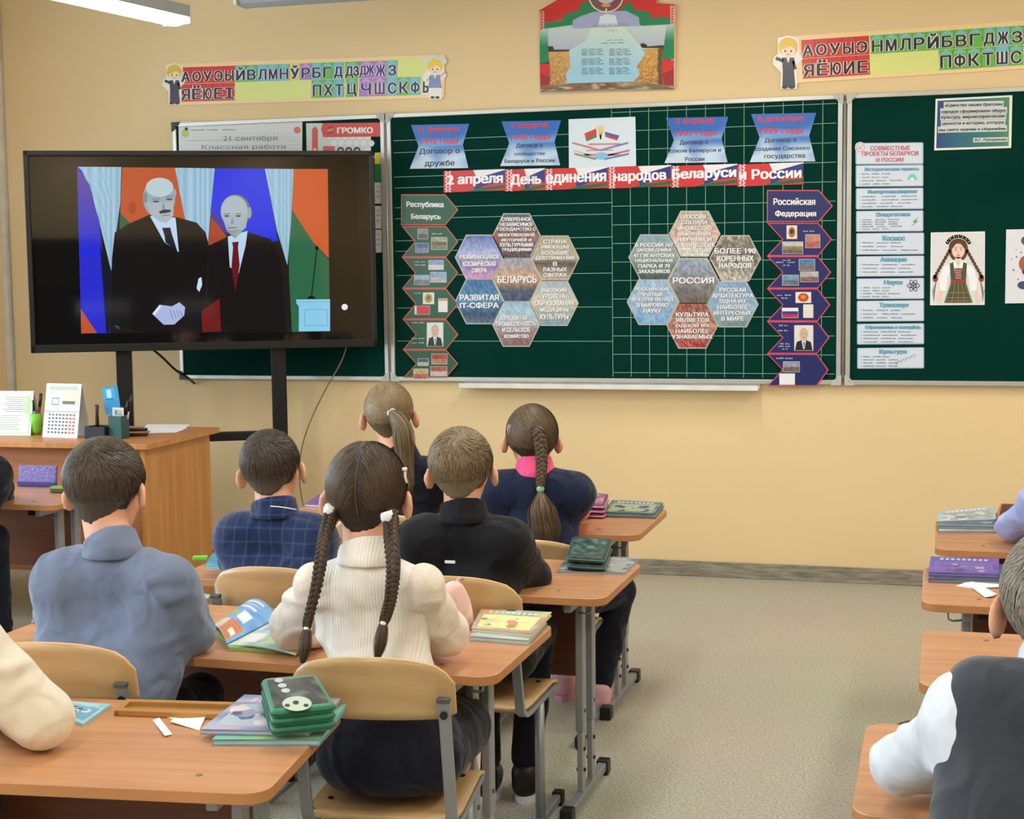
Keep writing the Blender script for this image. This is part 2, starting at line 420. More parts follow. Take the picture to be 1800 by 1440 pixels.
def hair(parent, loc, H, R, style, cols, S=1.0, thick=0.009, ties=(), n=2600, parting=False, nape=0.0, seg=None, width=0.0011):
    """hair cap of the head at H with axes R: shell plus strands lying along it"""
    cols = [np.array(lin(c)) for c in cols]; r_ = np.random.default_rng(int(abs(H[0]*1000))+3)
    def zl(y): return np.interp(y, ZL_Y, ZL_Z)-nape*(y < 0)
    c0 = SK_C*S; rad = SK_R*S
    f = Field(H-0.135*S, H+0.135*S, 0.0052)
    X, Y, Z = f.grid(); px, py, pz = X-H[0], Y-H[1], Z-H[2]
    lx, ly, lz = (px*R[0, i]+py*R[1, i]+pz*R[2, i] for i in range(3))
    def dist(x, y, z, r):
        k0 = np.sqrt((x/r[0])**2+(y/r[1])**2+(z/r[2])**2); k1 = np.sqrt((x/r[0]**2)**2+(y/r[1]**2)**2+(z/r[2]**2)**2)+1e-6
        return k0*(k0-1)/k1
    def thk(z): return thick*(0.30+0.70*np.clip((z/S+0.045)/0.07, 0, 1)) if style == 'short' else thick*(0.55+0.45*np.clip((z/S+0.06)/0.05, 0, 1))
    d = dist(lx-c0[0], ly-c0[1], lz-c0[2], rad)-thk(lz)*np.clip((lz-zl(ly/S)*S)/(0.022*S), 0.12, 1)
    neckd = np.sqrt((lx/(0.050*S))**2+((ly+0.026*S)/(0.052*S))**2)*0.05-0.05-thick*0.25
    low = lz < -0.045*S
    hk = np.clip(0.5+0.5*(d-neckd)/0.03, 0, 1); neckd = np.maximum(neckd, lz+0.01*S); hk = np.clip(0.5+0.5*(d-neckd)/0.03, 0, 1); db = d*(1-hk)+neckd*hk-0.03*hk*(1-hk); d = np.where(ly < 0.01*S, db, d)
    d = np.maximum(d, (zl(ly/S)*S+(0.014*(lx/0.045)**2-0.003)*(ly < -0.03*S)-lz)*0.8)
    for sx in (-1, 1):   # bare round the ears
        e = np.sqrt((lx-sx*0.085*S)**2+(ly-0.002*S)**2+(lz+0.024*S)**2)-0.031*S
        d = np.maximum(d, -e)
    if parting: d = np.maximum(d, 0.0012-np.sqrt(np.minimum(np.abs(lx), 1)**2+np.maximum(0, (rad.max()-np.sqrt(lx**2+ly**2+lz**2)-0.02))**2))
    f.F = (d+0.0007*np.sin(430*lx+2*np.sin(90*ly))).astype(np.float32)
    V, Q = f.net()
    Lv = (V-H)@R
    fade = np.clip((Lv[:, 2]/S+0.06)/0.07, 0, 1)[:, None]
    base = cols[0]*(1-fade)+cols[1]*fade if style == 'short' else np.broadcast_to(cols[0]*0.8, (len(V), 3)).copy()
    base = base*(0.88+0.24*r_.random((len(V), 1)))
    AV, AF, AC = [V], [Q], [base]; nb = len(V)
    # strands
    u = r_.normal(size=(n*3, 3)); u /= np.linalg.norm(u, axis=1)[:, None]
    P = c0+u*(rad+thk(c0[2]+u[:, 2]*rad[2])[:, None]*0.9)
    ok = P[:, 2] > (zl(P[:, 1]/S)*S+0.004)
    for sx in (-1, 1): ok &= np.linalg.norm(P-np.array([sx*0.085, 0.002, -0.024])*S, axis=1) > 0.034*S
    if parting: ok &= np.abs(P[:, 0]) > 0.002
    P = P[ok][:n]; n = len(P)
    seg = seg or (4 if style == 'short' else 12); step = (0.0065 if style == 'short' else 0.0125)*S
    pts = [P]; alive = np.ones(n, bool)
    wh = c0+np.array([0.012, -0.055, 0.06])*S
    for k in range(seg):
        q = pts[-1]; g = (q-c0)/(rad**2); g /= np.linalg.norm(g, axis=1)[:, None]
        if style == 'short':
            dr = q-wh; sw = np.cross(g, dr); dr = dr/(np.linalg.norm(dr, axis=1)[:, None]+1e-3)+0.7*sw/(np.linalg.norm(sw, axis=1)[:, None]+1e-3)*np.exp(-np.linalg.norm(q-wh, axis=1)/0.06)[:, None]
            dr = dr+np.array([0, 0.0, -0.5])*(q[:, 2:3] < 0.05*S)
            dr = dr+r_.normal(size=dr.shape)*0.16
            out = 0.0009*(k+1)
        else:
            T = np.array(ties)
            if len(T) == 2: tg = np.where(P[:, :1] < 0, T[0], T[1])
            else: tg = np.broadcast_to(T[0], q.shape)
            dr = tg-q; near = np.linalg.norm(dr, axis=1) < step*1.2
            alive &= ~near; out = 0.0006+0.0012*r_.random(n)
        dr = dr-g*np.sum(dr*g, axis=1)[:, None]; dr /= np.linalg.norm(dr, axis=1)[:, None]+1e-9
        q2 = q+dr*step*alive[:, None]
        w = q2-c0; sc = 1/np.sqrt(np.sum((w/(rad+thk(q2[:, 2])[:, None]+np.reshape(out, (-1, 1))))**2, axis=1)); w2 = w*sc[:, None]
        q3 = c0+w2; q3 = np.where((q2[:, 2:3] < -0.05*S) if style == 'short' else (q2[:, 2:3] < -0.07*S), q2+g*0.0004, q3)
        pts.append(q3)
    pts = np.stack(pts, 1); m = pts.shape[1]
    T = np.gradient(pts, axis=1); T /= np.linalg.norm(T, axis=2)[:, :, None]+1e-9
    g = (pts-c0)/(rad**2); g /= np.linalg.norm(g, axis=2)[:, :, None]; B = np.cross(g, T)
    wd = width*np.sin(np.linspace(0.5, math.pi-0.25, m))[None, :, None]*(0.7+0.7*r_.random((n, 1, 1)))
    A = pts+B*wd; C = pts-B*wd+g*0.0003
    VV = np.stack([A, C], 2).reshape(-1, 3)@R.T+H
    i0 = (np.arange(n)[:, None]*m*2+np.arange(m-1)[None]*2).reshape(-1)+nb
    AF.append(np.stack([i0, i0+1, i0+3, i0+2], 1)); AV.append(VV)
    t = r_.random((n, 1, 1)); cc = cols[0]*(1-t)+cols[-1]*t
    if style == 'short':
        fz = np.clip((pts[:, :, 2:3]/S+0.05)/0.06, 0, 1); cc = (cols[0]*(1-fz)+cols[1]*fz)*(0.55+0.95*t)
    cc = np.broadcast_to(cc, (n, m, 3)); AC.append(np.repeat(cc.reshape(-1, 3), 2, axis=0))
    return link_mesh('hair', np.concatenate(AV), np.concatenate(AF), M_HAIR, parent, loc, True, None, np.concatenate(AC))
def strands_along(mb, cols, C, path, radf, n, width, seed=0, spread=1.0):
    """n ribbons running down a path inside a radius profile; appended to lists"""
    r_ = np.random.default_rng(seed); P = np.array(path, float); m = len(P)
    T = np.gradient(P, axis=0); T /= np.linalg.norm(T, axis=1)[:, None]
    A = np.cross(T, [0, 1, 0]); A /= np.linalg.norm(A, axis=1)[:, None]; B = np.cross(T, A)
    for k in range(n):
        a = r_.uniform(0, 2*math.pi); q = math.sqrt(r_.uniform(0.35, 1)); w = width*r_.uniform(0.6, 1.4); tw = r_.uniform(-0.4, 0.4)
        ln = r_.uniform(0.82, 1.0); mm = max(3, int(m*ln)); pts = []
        for i in range(mm):
            aa = a+tw*i/m; rr = radf[i]*q*spread
            c = P[i]+rr*(A[i]*math.cos(aa)+B[i]*math.sin(aa)*0.8); sd = (-A[i]*math.sin(aa)+B[i]*math.cos(aa)*0.8)
            ww = w*(1-0.7*i/(mm-1)); pts += [c-sd*ww, c+sd*ww]
        b = len(mb.V); mb.add(pts, [(2*i, 2*i+1, 2*i+3, 2*i+2) for i in range(mm-1)])
        t = r_.random(); col = np.array(lin(cols[0]))*(1-t)+np.array(lin(cols[1]))*t
        C += [tuple(col)]*len(pts)
def smooth_path(pts, n):
    P = np.array(pts, float); m = len(P); out = []
    Q = np.vstack([2*P[0]-P[1], P, 2*P[-1]-P[-2]])
    for k in range(n):
        t = k/(n-1)*(m-1); i = min(int(t), m-2); u = t-i; a, b, c, d = Q[i:i+4]
        out.append(0.5*((2*b)+(-a+c)*u+(2*a-5*b+4*c-d)*u*u+(-a+3*b-3*c+d)*u**3))
    return np.array(out)
def braid(name, parent, loc, pts, r0, r1, cols, twist=7.0, seed=0, right=(1, 0, 0)):
    """three strands plaited along a path, each wrapped in fine hair ribbons"""
    P = smooth_path(pts, 60); mb = MB(); C = []; rt = nrm(right)
    T = np.gradient(P, axis=0); T /= np.linalg.norm(T, axis=1)[:, None]; r_ = np.random.default_rng(seed)
    Bn = np.cross(T, rt); Bn /= np.linalg.norm(Bn, axis=1)[:, None]; An = np.cross(Bn, T)
    R = np.linspace(r0, r1, 60)
    for k in range(3):
        ph = 2*math.pi*(np.linspace(0, 1, 60)*twist+k/3)
        c = P+An*(np.sin(ph)*R*0.60)[:, None]+Bn*(np.sin(2*ph)*R*0.38)[:, None]
        b = len(mb.V); mb.tube(c, R*0.56, 7); C += [tuple(np.array(lin(cols[0]))*0.75)]*(len(mb.V)-b)
        Tc = np.gradient(c, axis=0); Tc /= np.linalg.norm(Tc, axis=1)[:, None]; A2 = np.cross(Tc, Bn); A2 /= np.linalg.norm(A2, axis=1)[:, None]; B2 = np.cross(Tc, A2)
        for j in range(22):
            a = 2*math.pi*j/22+r_.uniform(-.15, .15); t = r_.random(); col = tuple((np.array(lin(cols[0]))*(1-t)+np.array(lin(cols[1]))*t)*1.1); pp = []
            for i in range(0, 60):
                aa = a; rr = R[i]*0.585; w = R[i]*0.06
                q = c[i]+rr*(A2[i]*math.cos(aa)+B2[i]*math.sin(aa)); sd = -A2[i]*math.sin(aa)+B2[i]*math.cos(aa); pp += [q-sd*w, q+sd*w]
            mb.add(pp, [(2*i, 2*i+1, 2*i+3, 2*i+2) for i in range(59)]); C += [col]*len(pp)
    return link_mesh(name, mb.V, mb.F, M_HAIR, parent, loc, True, None, C)
def person(label, N, H, P, psi=0.15, hpsi=None, pitch=0.05, roll=0.0, EL=None, ER=None, WL=None, WR=None, top=None, low=None,
           shw=0.125, sleeve=0.0, collar=None, skirt=False, seat=0.405, KL=None, KR=None, AL=None, AR=None, bodyscale=1.0, group=None,
           shoe=(30, 30, 34), h=0.0075, puff=0.0, vest=None, wr_amp=0.0018, legs=True, sole=(235, 235, 235), S=1.0, face=True, sock=None, arm_r=1.0, loose=0.010, hem=None):
    N = np.array(N, float); H = np.array(H, float); P = np.array(P, float); hpsi = psi if hpsi is None else hpsi
    rt = np.array([math.cos(psi), math.sin(psi), 0]); fw = np.array([-math.sin(psi), math.cos(psi), 0]); up = np.array([0, 0, 1.0])
    root = empty('person', (P[0], P[1], 0), 0, label, 'person', group); loc = np.array([P[0], P[1], 0])
    R = frame(hpsi, pitch, roll); B = bodyscale
    SL, SR = N-rt*shw-up*0.078, N+rt*shw-up*0.078
    Zt = 0.672
    EL = np.array(EL) if EL is not None else np.array([*(N-rt*0.20+fw*0.17)[:2], Zt+0.015])
    ER = np.array(ER) if ER is not None else np.array([*(N+rt*0.20+fw*0.17)[:2], Zt+0.015])
    WL = np.array(WL) if WL is not None else np.array([*(N+rt*0.03+fw*0.27)[:2], Zt-0.005])
    WR = np.array(WR) if WR is not None else np.array([*(N-rt*0.03+fw*0.23)[:2], Zt+0.025])
    HL, HR = P-rt*0.07-up*0.01, P+rt*0.07-up*0.01
    KL = np.array(KL) if KL is not None else P-rt*0.085+fw*0.30+up*0.0
    KR = np.array(KR) if KR is not None else P+rt*0.085+fw*0.30+up*0.0
    AL = np.array(AL) if AL is not None else np.array([*(KL+fw*0.02)[:2], 0.085])
    AR = np.array(AR) if AR is not None else np.array([*(KR+fw*0.02)[:2], 0.085])
    pts = np.array([N, H, P, EL, ER, WL, WR, KL, KR, AL, AR, SL, SR])
    ch = N-up*0.14+fw*0.035; mid = (ch+P)/2-fw*0.0
    tilt = nrm(N-P); A2 = nrm(tilt-rt*(tilt@rt)); A1 = np.cross(A2, rt); RB = np.stack([rt, A1, A2], 1)
    def L(v): return H+R@(np.array(v)*S)
    def torso(f, o, k=0.035, lo_=0.0, sf=1.0):
        f.ell(ch-up*0.01*lo_/0.02, ((0.118+o+lo_*0.5)*B, (0.080+o)*B, 0.135), RB, k); f.ell(mid, ((0.105+o+lo_)*B, (0.076+o+lo_*0.4)*B, 0.13), RB, k)
        f.ell(P+up*0.02, ((0.118+o)*B, (0.090+o)*B, 0.085+o), RB, k)
        if lo_ > 0.015:
            for s_, h_ in ((SL, HL), (SR, HR)): f.cone(N+(s_-N)*sf-up*0.02-fw*0.004, h_+(h_-P)*0.35+up*0.10, 0.044+o, 0.062+o, 0.07)
        for s_ in (SL, SR): f.cone(N-up*0.040+(s_-N)*0.15, N+(s_-N)*sf+up*0.006, 0.049+o, 0.041+o, 0.045)
    # body
    lo, hi = pts.min(0)-0.17, pts.max(0)+0.17; lo[2] = -0.02
    f = Field(lo, hi, h)
    torso(f, -0.010)
    nk = L((0, -0.022, -0.055)); f.cone(nk, N-up*0.02, 0.049*S, 0.054*S, 0.02)
    for s_, E_, W_ in ((SL, EL, WL), (SR, ER, WR)):
        f.cone(s_, E_, 0.032, 0.026, 0.02); f.cone(E_, W_, 0.026, 0.019, 0.01)
    if legs:
        for h_, k_, a_ in ((HL, KL, AL), (HR, KR, AR)):
            f.cone(h_, k_, 0.062, 0.045, 0.03); f.cone(k_, a_, 0.042, 0.026, 0.015); f.cone(a_, a_-up*0.05+fw*0.02, 0.026, 0.024, 0.01)
    # head
    f.ell(L(SK_C), SK_R*S, R, 0.012); f.ell(L((0, 0.028, -0.035)), np.array((0.056, 0.058, 0.066))*S, R, 0.03)
    f.ell(L((0, 0.055, -0.078)), np.array((0.03, 0.03, 0.025))*S, R, 0.03)
    for sx in (-1, 1):
        Re = R@np.array(Matrix.Rotation(sx*0.62, 3, 'Z')@Matrix.Rotation(-0.18, 3, 'X'))
        f.ell(L((sx*0.0895, -0.006, -0.022)), np.array((0.0085, 0.022, 0.033))*S, Re, 0.006); f.ell(L((sx*0.098, -0.001, -0.020)), np.array((0.006, 0.012, 0.019))*S, Re, 0, cut=True)
        if face:
            f.ell(L((sx*0.032, 0.086, 0.0)), np.array((0.017, 0.010, 0.011))*S, R, 0, cut=True)
            f.ell(L((sx*0.035, 0.06, -0.03)), np.array((0.022, 0.02, 0.022))*S, R, 0.02)
    if face:
        f.cone(L((0, 0.082, 0.0)), L((0, 0.098, -0.026)), 0.007*S, 0.010*S, 0.012)
        f.ell(L((0, 0.084, -0.052)), np.array((0.021, 0.009, 0.008))*S, R, 0.006)
    # hands: palm, four fingers, thumb
    for W_, E_, sx in ((WL, EL, -1), (WR, ER, 1)):
        d = nrm(W_-E_); d[2] = min(0, d[2]*0.3); d = nrm(d); sd = nrm(np.cross(d, up)); W2 = W_+d*0.012
        f.ell(W2+d*0.032, (0.028, 0.036, 0.013), np.stack([sd, d, np.cross(sd, d)], 1), 0.012)
        for q, ln in enumerate((0.042, 0.050, 0.047, 0.036)):
            b_ = W2+d*0.058+sd*(0.0205-0.0137*q)*(1 if sx < 0 else -1); m_ = b_+d*ln*0.5+up*0.004; e_ = b_+d*ln*0.93-up*0.006
            f.cone(b_-d*0.01, m_, 0.0078, 0.0074, 0.002); f.cone(m_, e_, 0.0074, 0.0064, 0.001)
        tb = W2+d*0.018+sd*0.022*(1 if sx < 0 else -1); tm = tb+d*0.022+sd*0.018*(1 if sx < 0 else -1); f.cone(tb, tm, 0.010, 0.0085, 0.006); f.cone(tm, tm+d*0.022, 0.0085, 0.007, 0.002)
    f.obj('body', M_SKIN, root, loc)
    if face:
        mb = MB()
        for sx in (-1, 1):
            c = L((sx*0.031, 0.0745, 0.001)); e = [(math.sin(math.pi*i/6)*0.0105, -0.0105*math.cos(math.pi*i/6)) for i in range(7)]
            mb.lathe([(max(r, 1e-4), z) for r, z in e], c, 10)
        mb.build('eyes', mat_cache('eye_white', (236, 232, 228), 0.2), root, loc, True)
        mb = MB()
        for sx in (-1, 1):
            c = L((sx*0.031, 0.0815, 0.001)); e = [(math.sin(math.pi*i/5)*0.0052, -0.0052*math.cos(math.pi*i/5)) for i in range(6)]
            mb.lathe([(max(r, 1e-4), z) for r, z in e], c, 8)
            b_ = [L((sx*(0.018+0.027*t/4), 0.0835-0.010*(t/4)**2, 0.020+0.006*math.sin(t/4*2.6))) for t in range(5)]; mb.tube(b_, 0.0022, 5)
        mb.build('irises_and_brows', mat_cache('dark_brown_iris', (60, 44, 34), 0.4), root, loc, True)
        f = Field(L((0, 0.088, -0.053))-0.035, L((0, 0.088, -0.053))+0.035, 0.003)
        f.ell(L((0, 0.0868, -0.0495)), np.array((0.018, 0.007, 0.0035))*S, R, 0); f.ell(L((0, 0.0868, -0.056)), np.array((0.015, 0.007, 0.004))*S, R, 0.002)
        f.obj('lips', mat_cache('lips', (196, 116, 104), 0.45), root, loc)
    # upper garment
    m_top = top; lo2 = np.array([N, P, EL, ER, WL, WR]).min(0)-0.17; hi2 = np.array([N, P, EL, ER, WL, WR]).max(0)+0.17; lo2[2] = (hem if hem else P[2]-0.03)-0.01; hi2[2] = N[2]+0.06
    def garment(name, m, o, arms=True, cap=0.0, amp=wr_amp, seed=1, k=0.03, sl_r=0.0, neck=0.016, body=True, hemz=None, hole=0.052, cut_hands=0.0):
        f = Field(lo2, hi2, h)
        if body: torso(f, o, 0.05 if name == 'vest' else k, loose, 0.80 if (name == 'vest' and not cap) else 1.0)
        if arms:
            for i, (s_, E_, W_) in enumerate(((SL, EL, WL), (SR, ER, WR))):
                if puff:
                    f.ell(s_+up*0.010+(rt*(0.012 if i else -0.012)), (0.046, 0.052, 0.050), None, 0.015); mid_ = (s_+E_)/2
                    f.cone(s_, mid_, 0.044, 0.046, 0.02); f.cone(mid_, E_, 0.046, 0.050, 0.03); W3 = E_+(W_-E_)*0.8; f.cone(E_, W3, 0.050, 0.036, 0.02)
                else:
                    f.cone(s_, E_, (0.043+sl_r+o*0.3)*arm_r, (0.040+sl_r)*arm_r, 0.08); f.cone(E_, E_+(W_-E_)*0.94, (0.041+sl_r)*arm_r, (0.030+sl_r)*arm_r, 0.012)
        if cap:
            for s_, E_ in ((SL, EL), (SR, ER)): f.cone(s_+up*0.002, s_+(E_-s_)*cap, 0.060+sleeve, 0.062+sleeve, 0.05)
        if amp:
            f.disp(wrinkle(amp, 95, (0.35, 0.2, 0.9), seed)); f.disp(wrinkle(amp*0.8, 60, (0.9, 0.1, 0.45), seed+5))
        hz = hemz if hemz is not None else (hem if hem else P[2]-0.03)
        f.half((0, 0, hz), (0, 0, -1))
        nn = nrm(up+fw*0.25); f.half(N+up*neck, nn); f.cone(N-up*0.004, N+up*0.09+(nk-N)*0.2, 0.042, hole+0.006, 0, cut=True)
        return f.obj(name, m, root, loc)
    if len(top) > 2:
        garment(*(top[:2]), 0.006, arms=False); garment(*(top[2:4]), 0.006, body=False, seed=8, amp=wr_amp*1.2)
    else: garment(*(top[:2]), 0.006, sl_r=sleeve)
    if vest: garment(vest[0], vest[1], 0.020 if vest[2] else 0.027, arms=False, seed=4, amp=0.0012, cap=vest[2])
    if collar:   # standing or folded collar ring
        cm, cr, chh = collar
        f = Field(N-0.11, N+0.11, 0.005)
        ax = nrm(nk-N); b0, b1 = N-up*0.016, N+ax*chh
        f.cone(b0, b1, cr+0.008, cr, 0)
        f.half(b1, ax); f.half(b0, -up); f.cone(b0-up*0.05, b1+ax*0.05, cr-0.001, cr-0.005, 0, cut=True)
        f.obj('collar', cm, root, loc)
    if legs and low is not None:
        wz = (hem or P[2])+0.05
        lo3 = np.array([P, KL, KR, AL, AR]).min(0)-0.12; hi3 = np.array([P, KL, KR, AL, AR]).max(0)+0.12; lo3[2] = 0.02; hi3[2] = P[2]+0.18
        f = Field(lo3, hi3, h)
        f.ell(P+up*0.01, ((0.124)*B, 0.098*B, 0.085), RB, 0.03)
        if skirt:
            for h_, k_ in ((HL, KL), (HR, KR)): f.cone(h_, k_-fw*0.02, 0.080, 0.074, 0.05)
            f.ell(P-up*0.02+fw*0.01, (0.150, 0.120, 0.075), RB, 0.05); f.ell(P+up*0.05, (0.128, 0.098, 0.11), RB, 0.04)
            f.disp(wrinkle(0.0025, 110, rt+0.3*fw, 3)); f.half((0, 0, seat+0.002), (0, 0, -1))
        else:
            for h_, k_, a_ in ((HL, KL, AL), (HR, KR, AR)):
                f.cone(h_, k_, 0.072, 0.056, 0.03); f.cone(k_, a_+(k_-a_)*0.08, 0.054, 0.044, 0.015)
            f.disp(wrinkle(0.002, 80, (0.3, 0.4, 0.8), 3)); 
        f.obj(low[0], low[1], root, loc)
        if sock:
            f = Field(lo3, hi3, h)
            for h_, k_, a_ in ((HL, KL, AL), (HR, KR, AR)):
                f.cone(h_+(k_-h_)*(0.5 if skirt else 1), k_, 0.055, 0.050, 0.01) if skirt else None
                f.cone(k_, a_, 0.047 if skirt else 0.036, 0.033, 0.015)
            f.obj(sock[0], sock[1], root, loc)
        for nm, a_ in (('shoe', AL), ('shoe', AR)):
            toe = fw
            f = Field(a_-0.16, a_+0.16, 0.006)
            c_ = np.array([a_[0], a_[1], 0.045])
            f.ell(c_+toe*0.045, (0.036, 0.095, 0.042), np.stack([rt, fw, up], 1), 0.01); f.cone(c_-toe*0.02, c_-toe*0.02+up*0.035, 0.037, 0.038, 0.015)
            f.half((0, 0, 0.012), (0, 0, -1)); f.half((0, 0, 0.105), (0, 0, 1))
            sh = f.obj(nm, mat_cache('shoe_%d_%d_%d' % shoe, shoe, 0.5), root, loc)
            mb = MB(); poly = [(c_+toe*0.045+rt*0.040*math.cos(t)+toe*0.102*math.sin(t))[:2] for t in np.linspace(0, 2*math.pi, 20, endpoint=False)]
            mb.prism([tuple(p) for p in poly], 0.0, 0.02); mb.build('sole', mat_cache('sole_%d_%d_%d' % sole, sole, 0.6), sh, loc)
    return dict(root=root, loc=loc, H=H, R=R, L=L, N=N, rt=rt, fw=fw, up=up)
MC = {}
def mat_cache(name, col, rough=0.5, **k):
    if name not in MC: MC[name] = mat(name, col, rough, **k)
    return MC[name]
def tie(pd, name, c, ax, r, m, w=0.012):
    mb = MB(); ax = nrm(ax); mb.tube([c-ax*w, c-ax*w*0.6, c, c+ax*w*0.6, c+ax*w], [r*0.9, r*1.1, r*1.2, r*1.1, r*0.9], 10)
    return mb.build(name, m, pd['root'], pd['loc'], True)
# ================================================================ THE SETTING
def structure(name, mb, m, bevel=0):
    o = mb.build(name, m, None, (0, 0, 0), bevel=bevel); o['kind'] = 'structure'; return o
m, nt, p = nodes('speckled_linoleum'); N = nt.nodes; Lk = nt.links
tc = N.new('ShaderNodeTexCoord')
n1 = N.new('ShaderNodeTexNoise'); n1.inputs['Scale'].default_value = 130; n1.inputs['Detail'].default_value = 3
n2 = N.new('ShaderNodeTexNoise'); n2.inputs['Scale'].default_value = 1.1; n2.inputs['Detail'].default_value = 3
for n_ in (n1, n2): Lk.new(tc.outputs['Object'], n_.inputs['Vector'])
cr = N.new('ShaderNodeValToRGB'); e = cr.color_ramp.elements; e[0].position = 0.38; e[1].position = 0.62
e[0].color = (*lin((164, 160, 144)), 1); e[1].color = (*lin((204, 200, 184)), 1)
Lk.new(n1.outputs['Fac'], cr.inputs['Fac'])
mx = N.new('ShaderNodeMix'); mx.data_type = 'RGBA'; mx.blend_type = 'MULTIPLY'; mx.inputs[0].default_value = 0.25
Lk.new(cr.outputs[0], mx.inputs[6]); Lk.new(n2.outputs['Color'], mx.inputs[7]); Lk.new(mx.outputs[2], p.inputs['Base Color'])
p.inputs['Roughness'].default_value = 0.42; p.inputs['Specular IOR Level'].default_value = 0.4
M_FLOOR = m
WX, WY = (XL+XR)/2, (YB+D)/2
structure('floor', MB().box((WX, WY, -0.05), (XR-XL+0.4, D-YB+0.4, 0.1)), M_FLOOR)
structure('ceiling', MB().box((WX, WY, ZC+0.05), (XR-XL+0.4, D-YB+0.4, 0.1)), M_CEIL)
structure('wall_front', MB().box((WX, D+0.1, ZC/2), (XR-XL+0.4, 0.2, ZC)), M_WALL)
structure('wall_back', MB().box((WX, YB-0.1, ZC/2), (XR-XL+0.4, 0.2, ZC)), M_WALL)
structure('wall_right', MB().box((XR+0.1, WY, ZC/2), (0.2, D-YB, ZC)), M_WALL)
mb = MB(); ys = [YB]+[v for w in WIN for v in w]+[D]
for i in range(0, len(ys), 2): mb.box((XL-0.1, (ys[i]+ys[i+1])/2, ZC/2), (0.2, ys[i+1]-ys[i], ZC))
for a, b in WIN:
    mb.box((XL-0.1, (a+b)/2, 0.45), (0.2, b-a, 0.9)); mb.box((XL-0.1, (a+b)/2, (2.6+ZC)/2), (0.2, b-a, ZC-2.6))
structure('wall_left', mb, M_WALL)
M_GLASS = mat('window_glass', (225, 238, 245), 0.03, var=0.01, alpha=0.12)
for i, (a, b) in enumerate(WIN):
    w = empty('window_%d' % (i+1), (XL-0.1, (a+b)/2, 0.9)); w['kind'] = 'structure'
    c = (a+b)/2; lo = (XL-0.1, c, 0.9); fr = MB()
    for y in (a+0.03, c, b-0.03): fr.box((XL-0.1, y, 1.75), (0.06, 0.06, 1.7))
    for z in (0.93, 2.57): fr.box((XL-0.1, c, z), (0.06, b-a, 0.06))
    fr.build('window_frame', M_WHITE, w, lo)
    for y0, y1 in ((a+0.06, c-0.03), (c+0.03, b-0.06)):
        MB().box((XL-0.1, (y0+y1)/2, 1.75), (0.008, y1-y0, 1.58)).build('pane', M_GLASS, w, lo)
    MB().box((XL+0.06, c, 0.88), (0.32, b-a+0.1, 0.03)).build('window_sill', M_WHITE, w, lo)
M_BASE = mat('grey_marbled_skirting', (140, 134, 118), 0.45, var=0.4, vs=10, stretch=(1, 1, 8))
structure('baseboard_front', MB().box((WX, D-0.010, 0.037), (XR-XL, 0.02, 0.074)), M_BASE, 0.003)
structure('baseboard_left', MB().box((XL+0.010, WY, 0.037), (0.02, D-YB-0.05, 0.074)), M_BASE, 0.003)
structure('baseboard_right', MB().box((XR-0.010, WY, 0.037), (0.02, D-YB-0.05, 0.074)), M_BASE, 0.003)
structure('baseboard_back', MB().box((WX, YB+0.010, 0.037), (XR-XL-0.05, 0.02, 0.074)), M_BASE, 0.003)
# vertical cable duct near the left corner
t = MB(); t.box((-4.965, D-0.012, 1.62), (0.042, 0.024, 3.05)); t.box((-4.965, D-0.026, 1.62), (0.030, 0.006, 3.05))
structure('trim_1', t, mat('white_cable_duct', (214, 208, 200), 0.5), 0.003)

FW = Plane((0, D, 0), (0, -1, 0))           # the front wall's face
# ================================================================ CHALKBOARDS
M_GREEN = mat('green_chalkboard_enamel', (2, 50, 42), 0.6, var=0.10, vs=3, bump=0.02, bs=200, spec=0.04)
BZ0, BZ1, BY = 0.950, 2.300, D-0.028
BP = Plane((0, BY-0.0005, 0), (0, -1, 0))   # face of the green sheets
def chalkboard(x0, x1, label, corners=True, dark_left=False):
    root = empty('chalkboard', ((x0+x1)/2, D-0.014, BZ0), 0, label, 'chalkboard'); lo = root.location; w = 0.022
    MB().box(((x0+x1)/2, D-0.014, (BZ0+BZ1)/2), (x1-x0-0.01, 0.026, BZ1-BZ0-0.01)).build('writing_surface', M_GREEN, root, lo)
    for nm, c, d in (('frame_rail', ((x0+x1)/2, D-0.019, BZ1-w/2), (x1-x0, 0.037, w)), ('frame_rail', ((x0+x1)/2, D-0.019, BZ0+w/2), (x1-x0, 0.037, w)),
                     ('frame_rail', (x0+w/2, D-0.019, (BZ0+BZ1)/2), (w, 0.0365, BZ1-BZ0-2*w)), ('frame_rail', (x1-w/2, D-0.019, (BZ0+BZ1)/2), (w, 0.0365, BZ1-BZ0-2*w))):
        MB().box(c, d).build(nm, M_ALU, root, lo, bevel=0.003)
    mc = mat_cache('grey_corner_plastic', (186, 186, 182), 0.5)
    for sx, xx in ((1, x0), (-1, x1)):
        for sz, zz in ((1, BZ0), (-1, BZ1)):
            m_ = M_BLACK if (dark_left and sx == 1) else mc
            k = 0.050; pl = [(0, 0), (k, 0), (k*0.86, k*0.32), (k*0.32, k*0.86), (0, k)]
            b = MB(); n = len(pl); V = [(xx+sx*(a-0.003), D-0.041, zz+sz*(c-0.003)) for a, c in pl]+[(xx+sx*(a-0.003), D-0.003, zz+sz*(c-0.003)) for a, c in pl]
            b.add(V, [tuple(range(n)), tuple(range(2*n-1, n-1, -1))]+[(i, n+i, n+(i+1) % n, (i+1) % n) for i in range(n)])
            b.box((xx+sx*0.020, D-0.043, zz+sz*0.020), (0.009, 0.004, 0.009))
            b.build('corner_cap', m_, root, lo, bevel=0.002)
    return root, lo
X1, X2, X3, X4 = -3.915, -2.722, -0.452, 1.30
cb1, l1 = chalkboard(X1, X2-0.006, 'green chalkboard wing partly hidden behind the black television', dark_left=True)
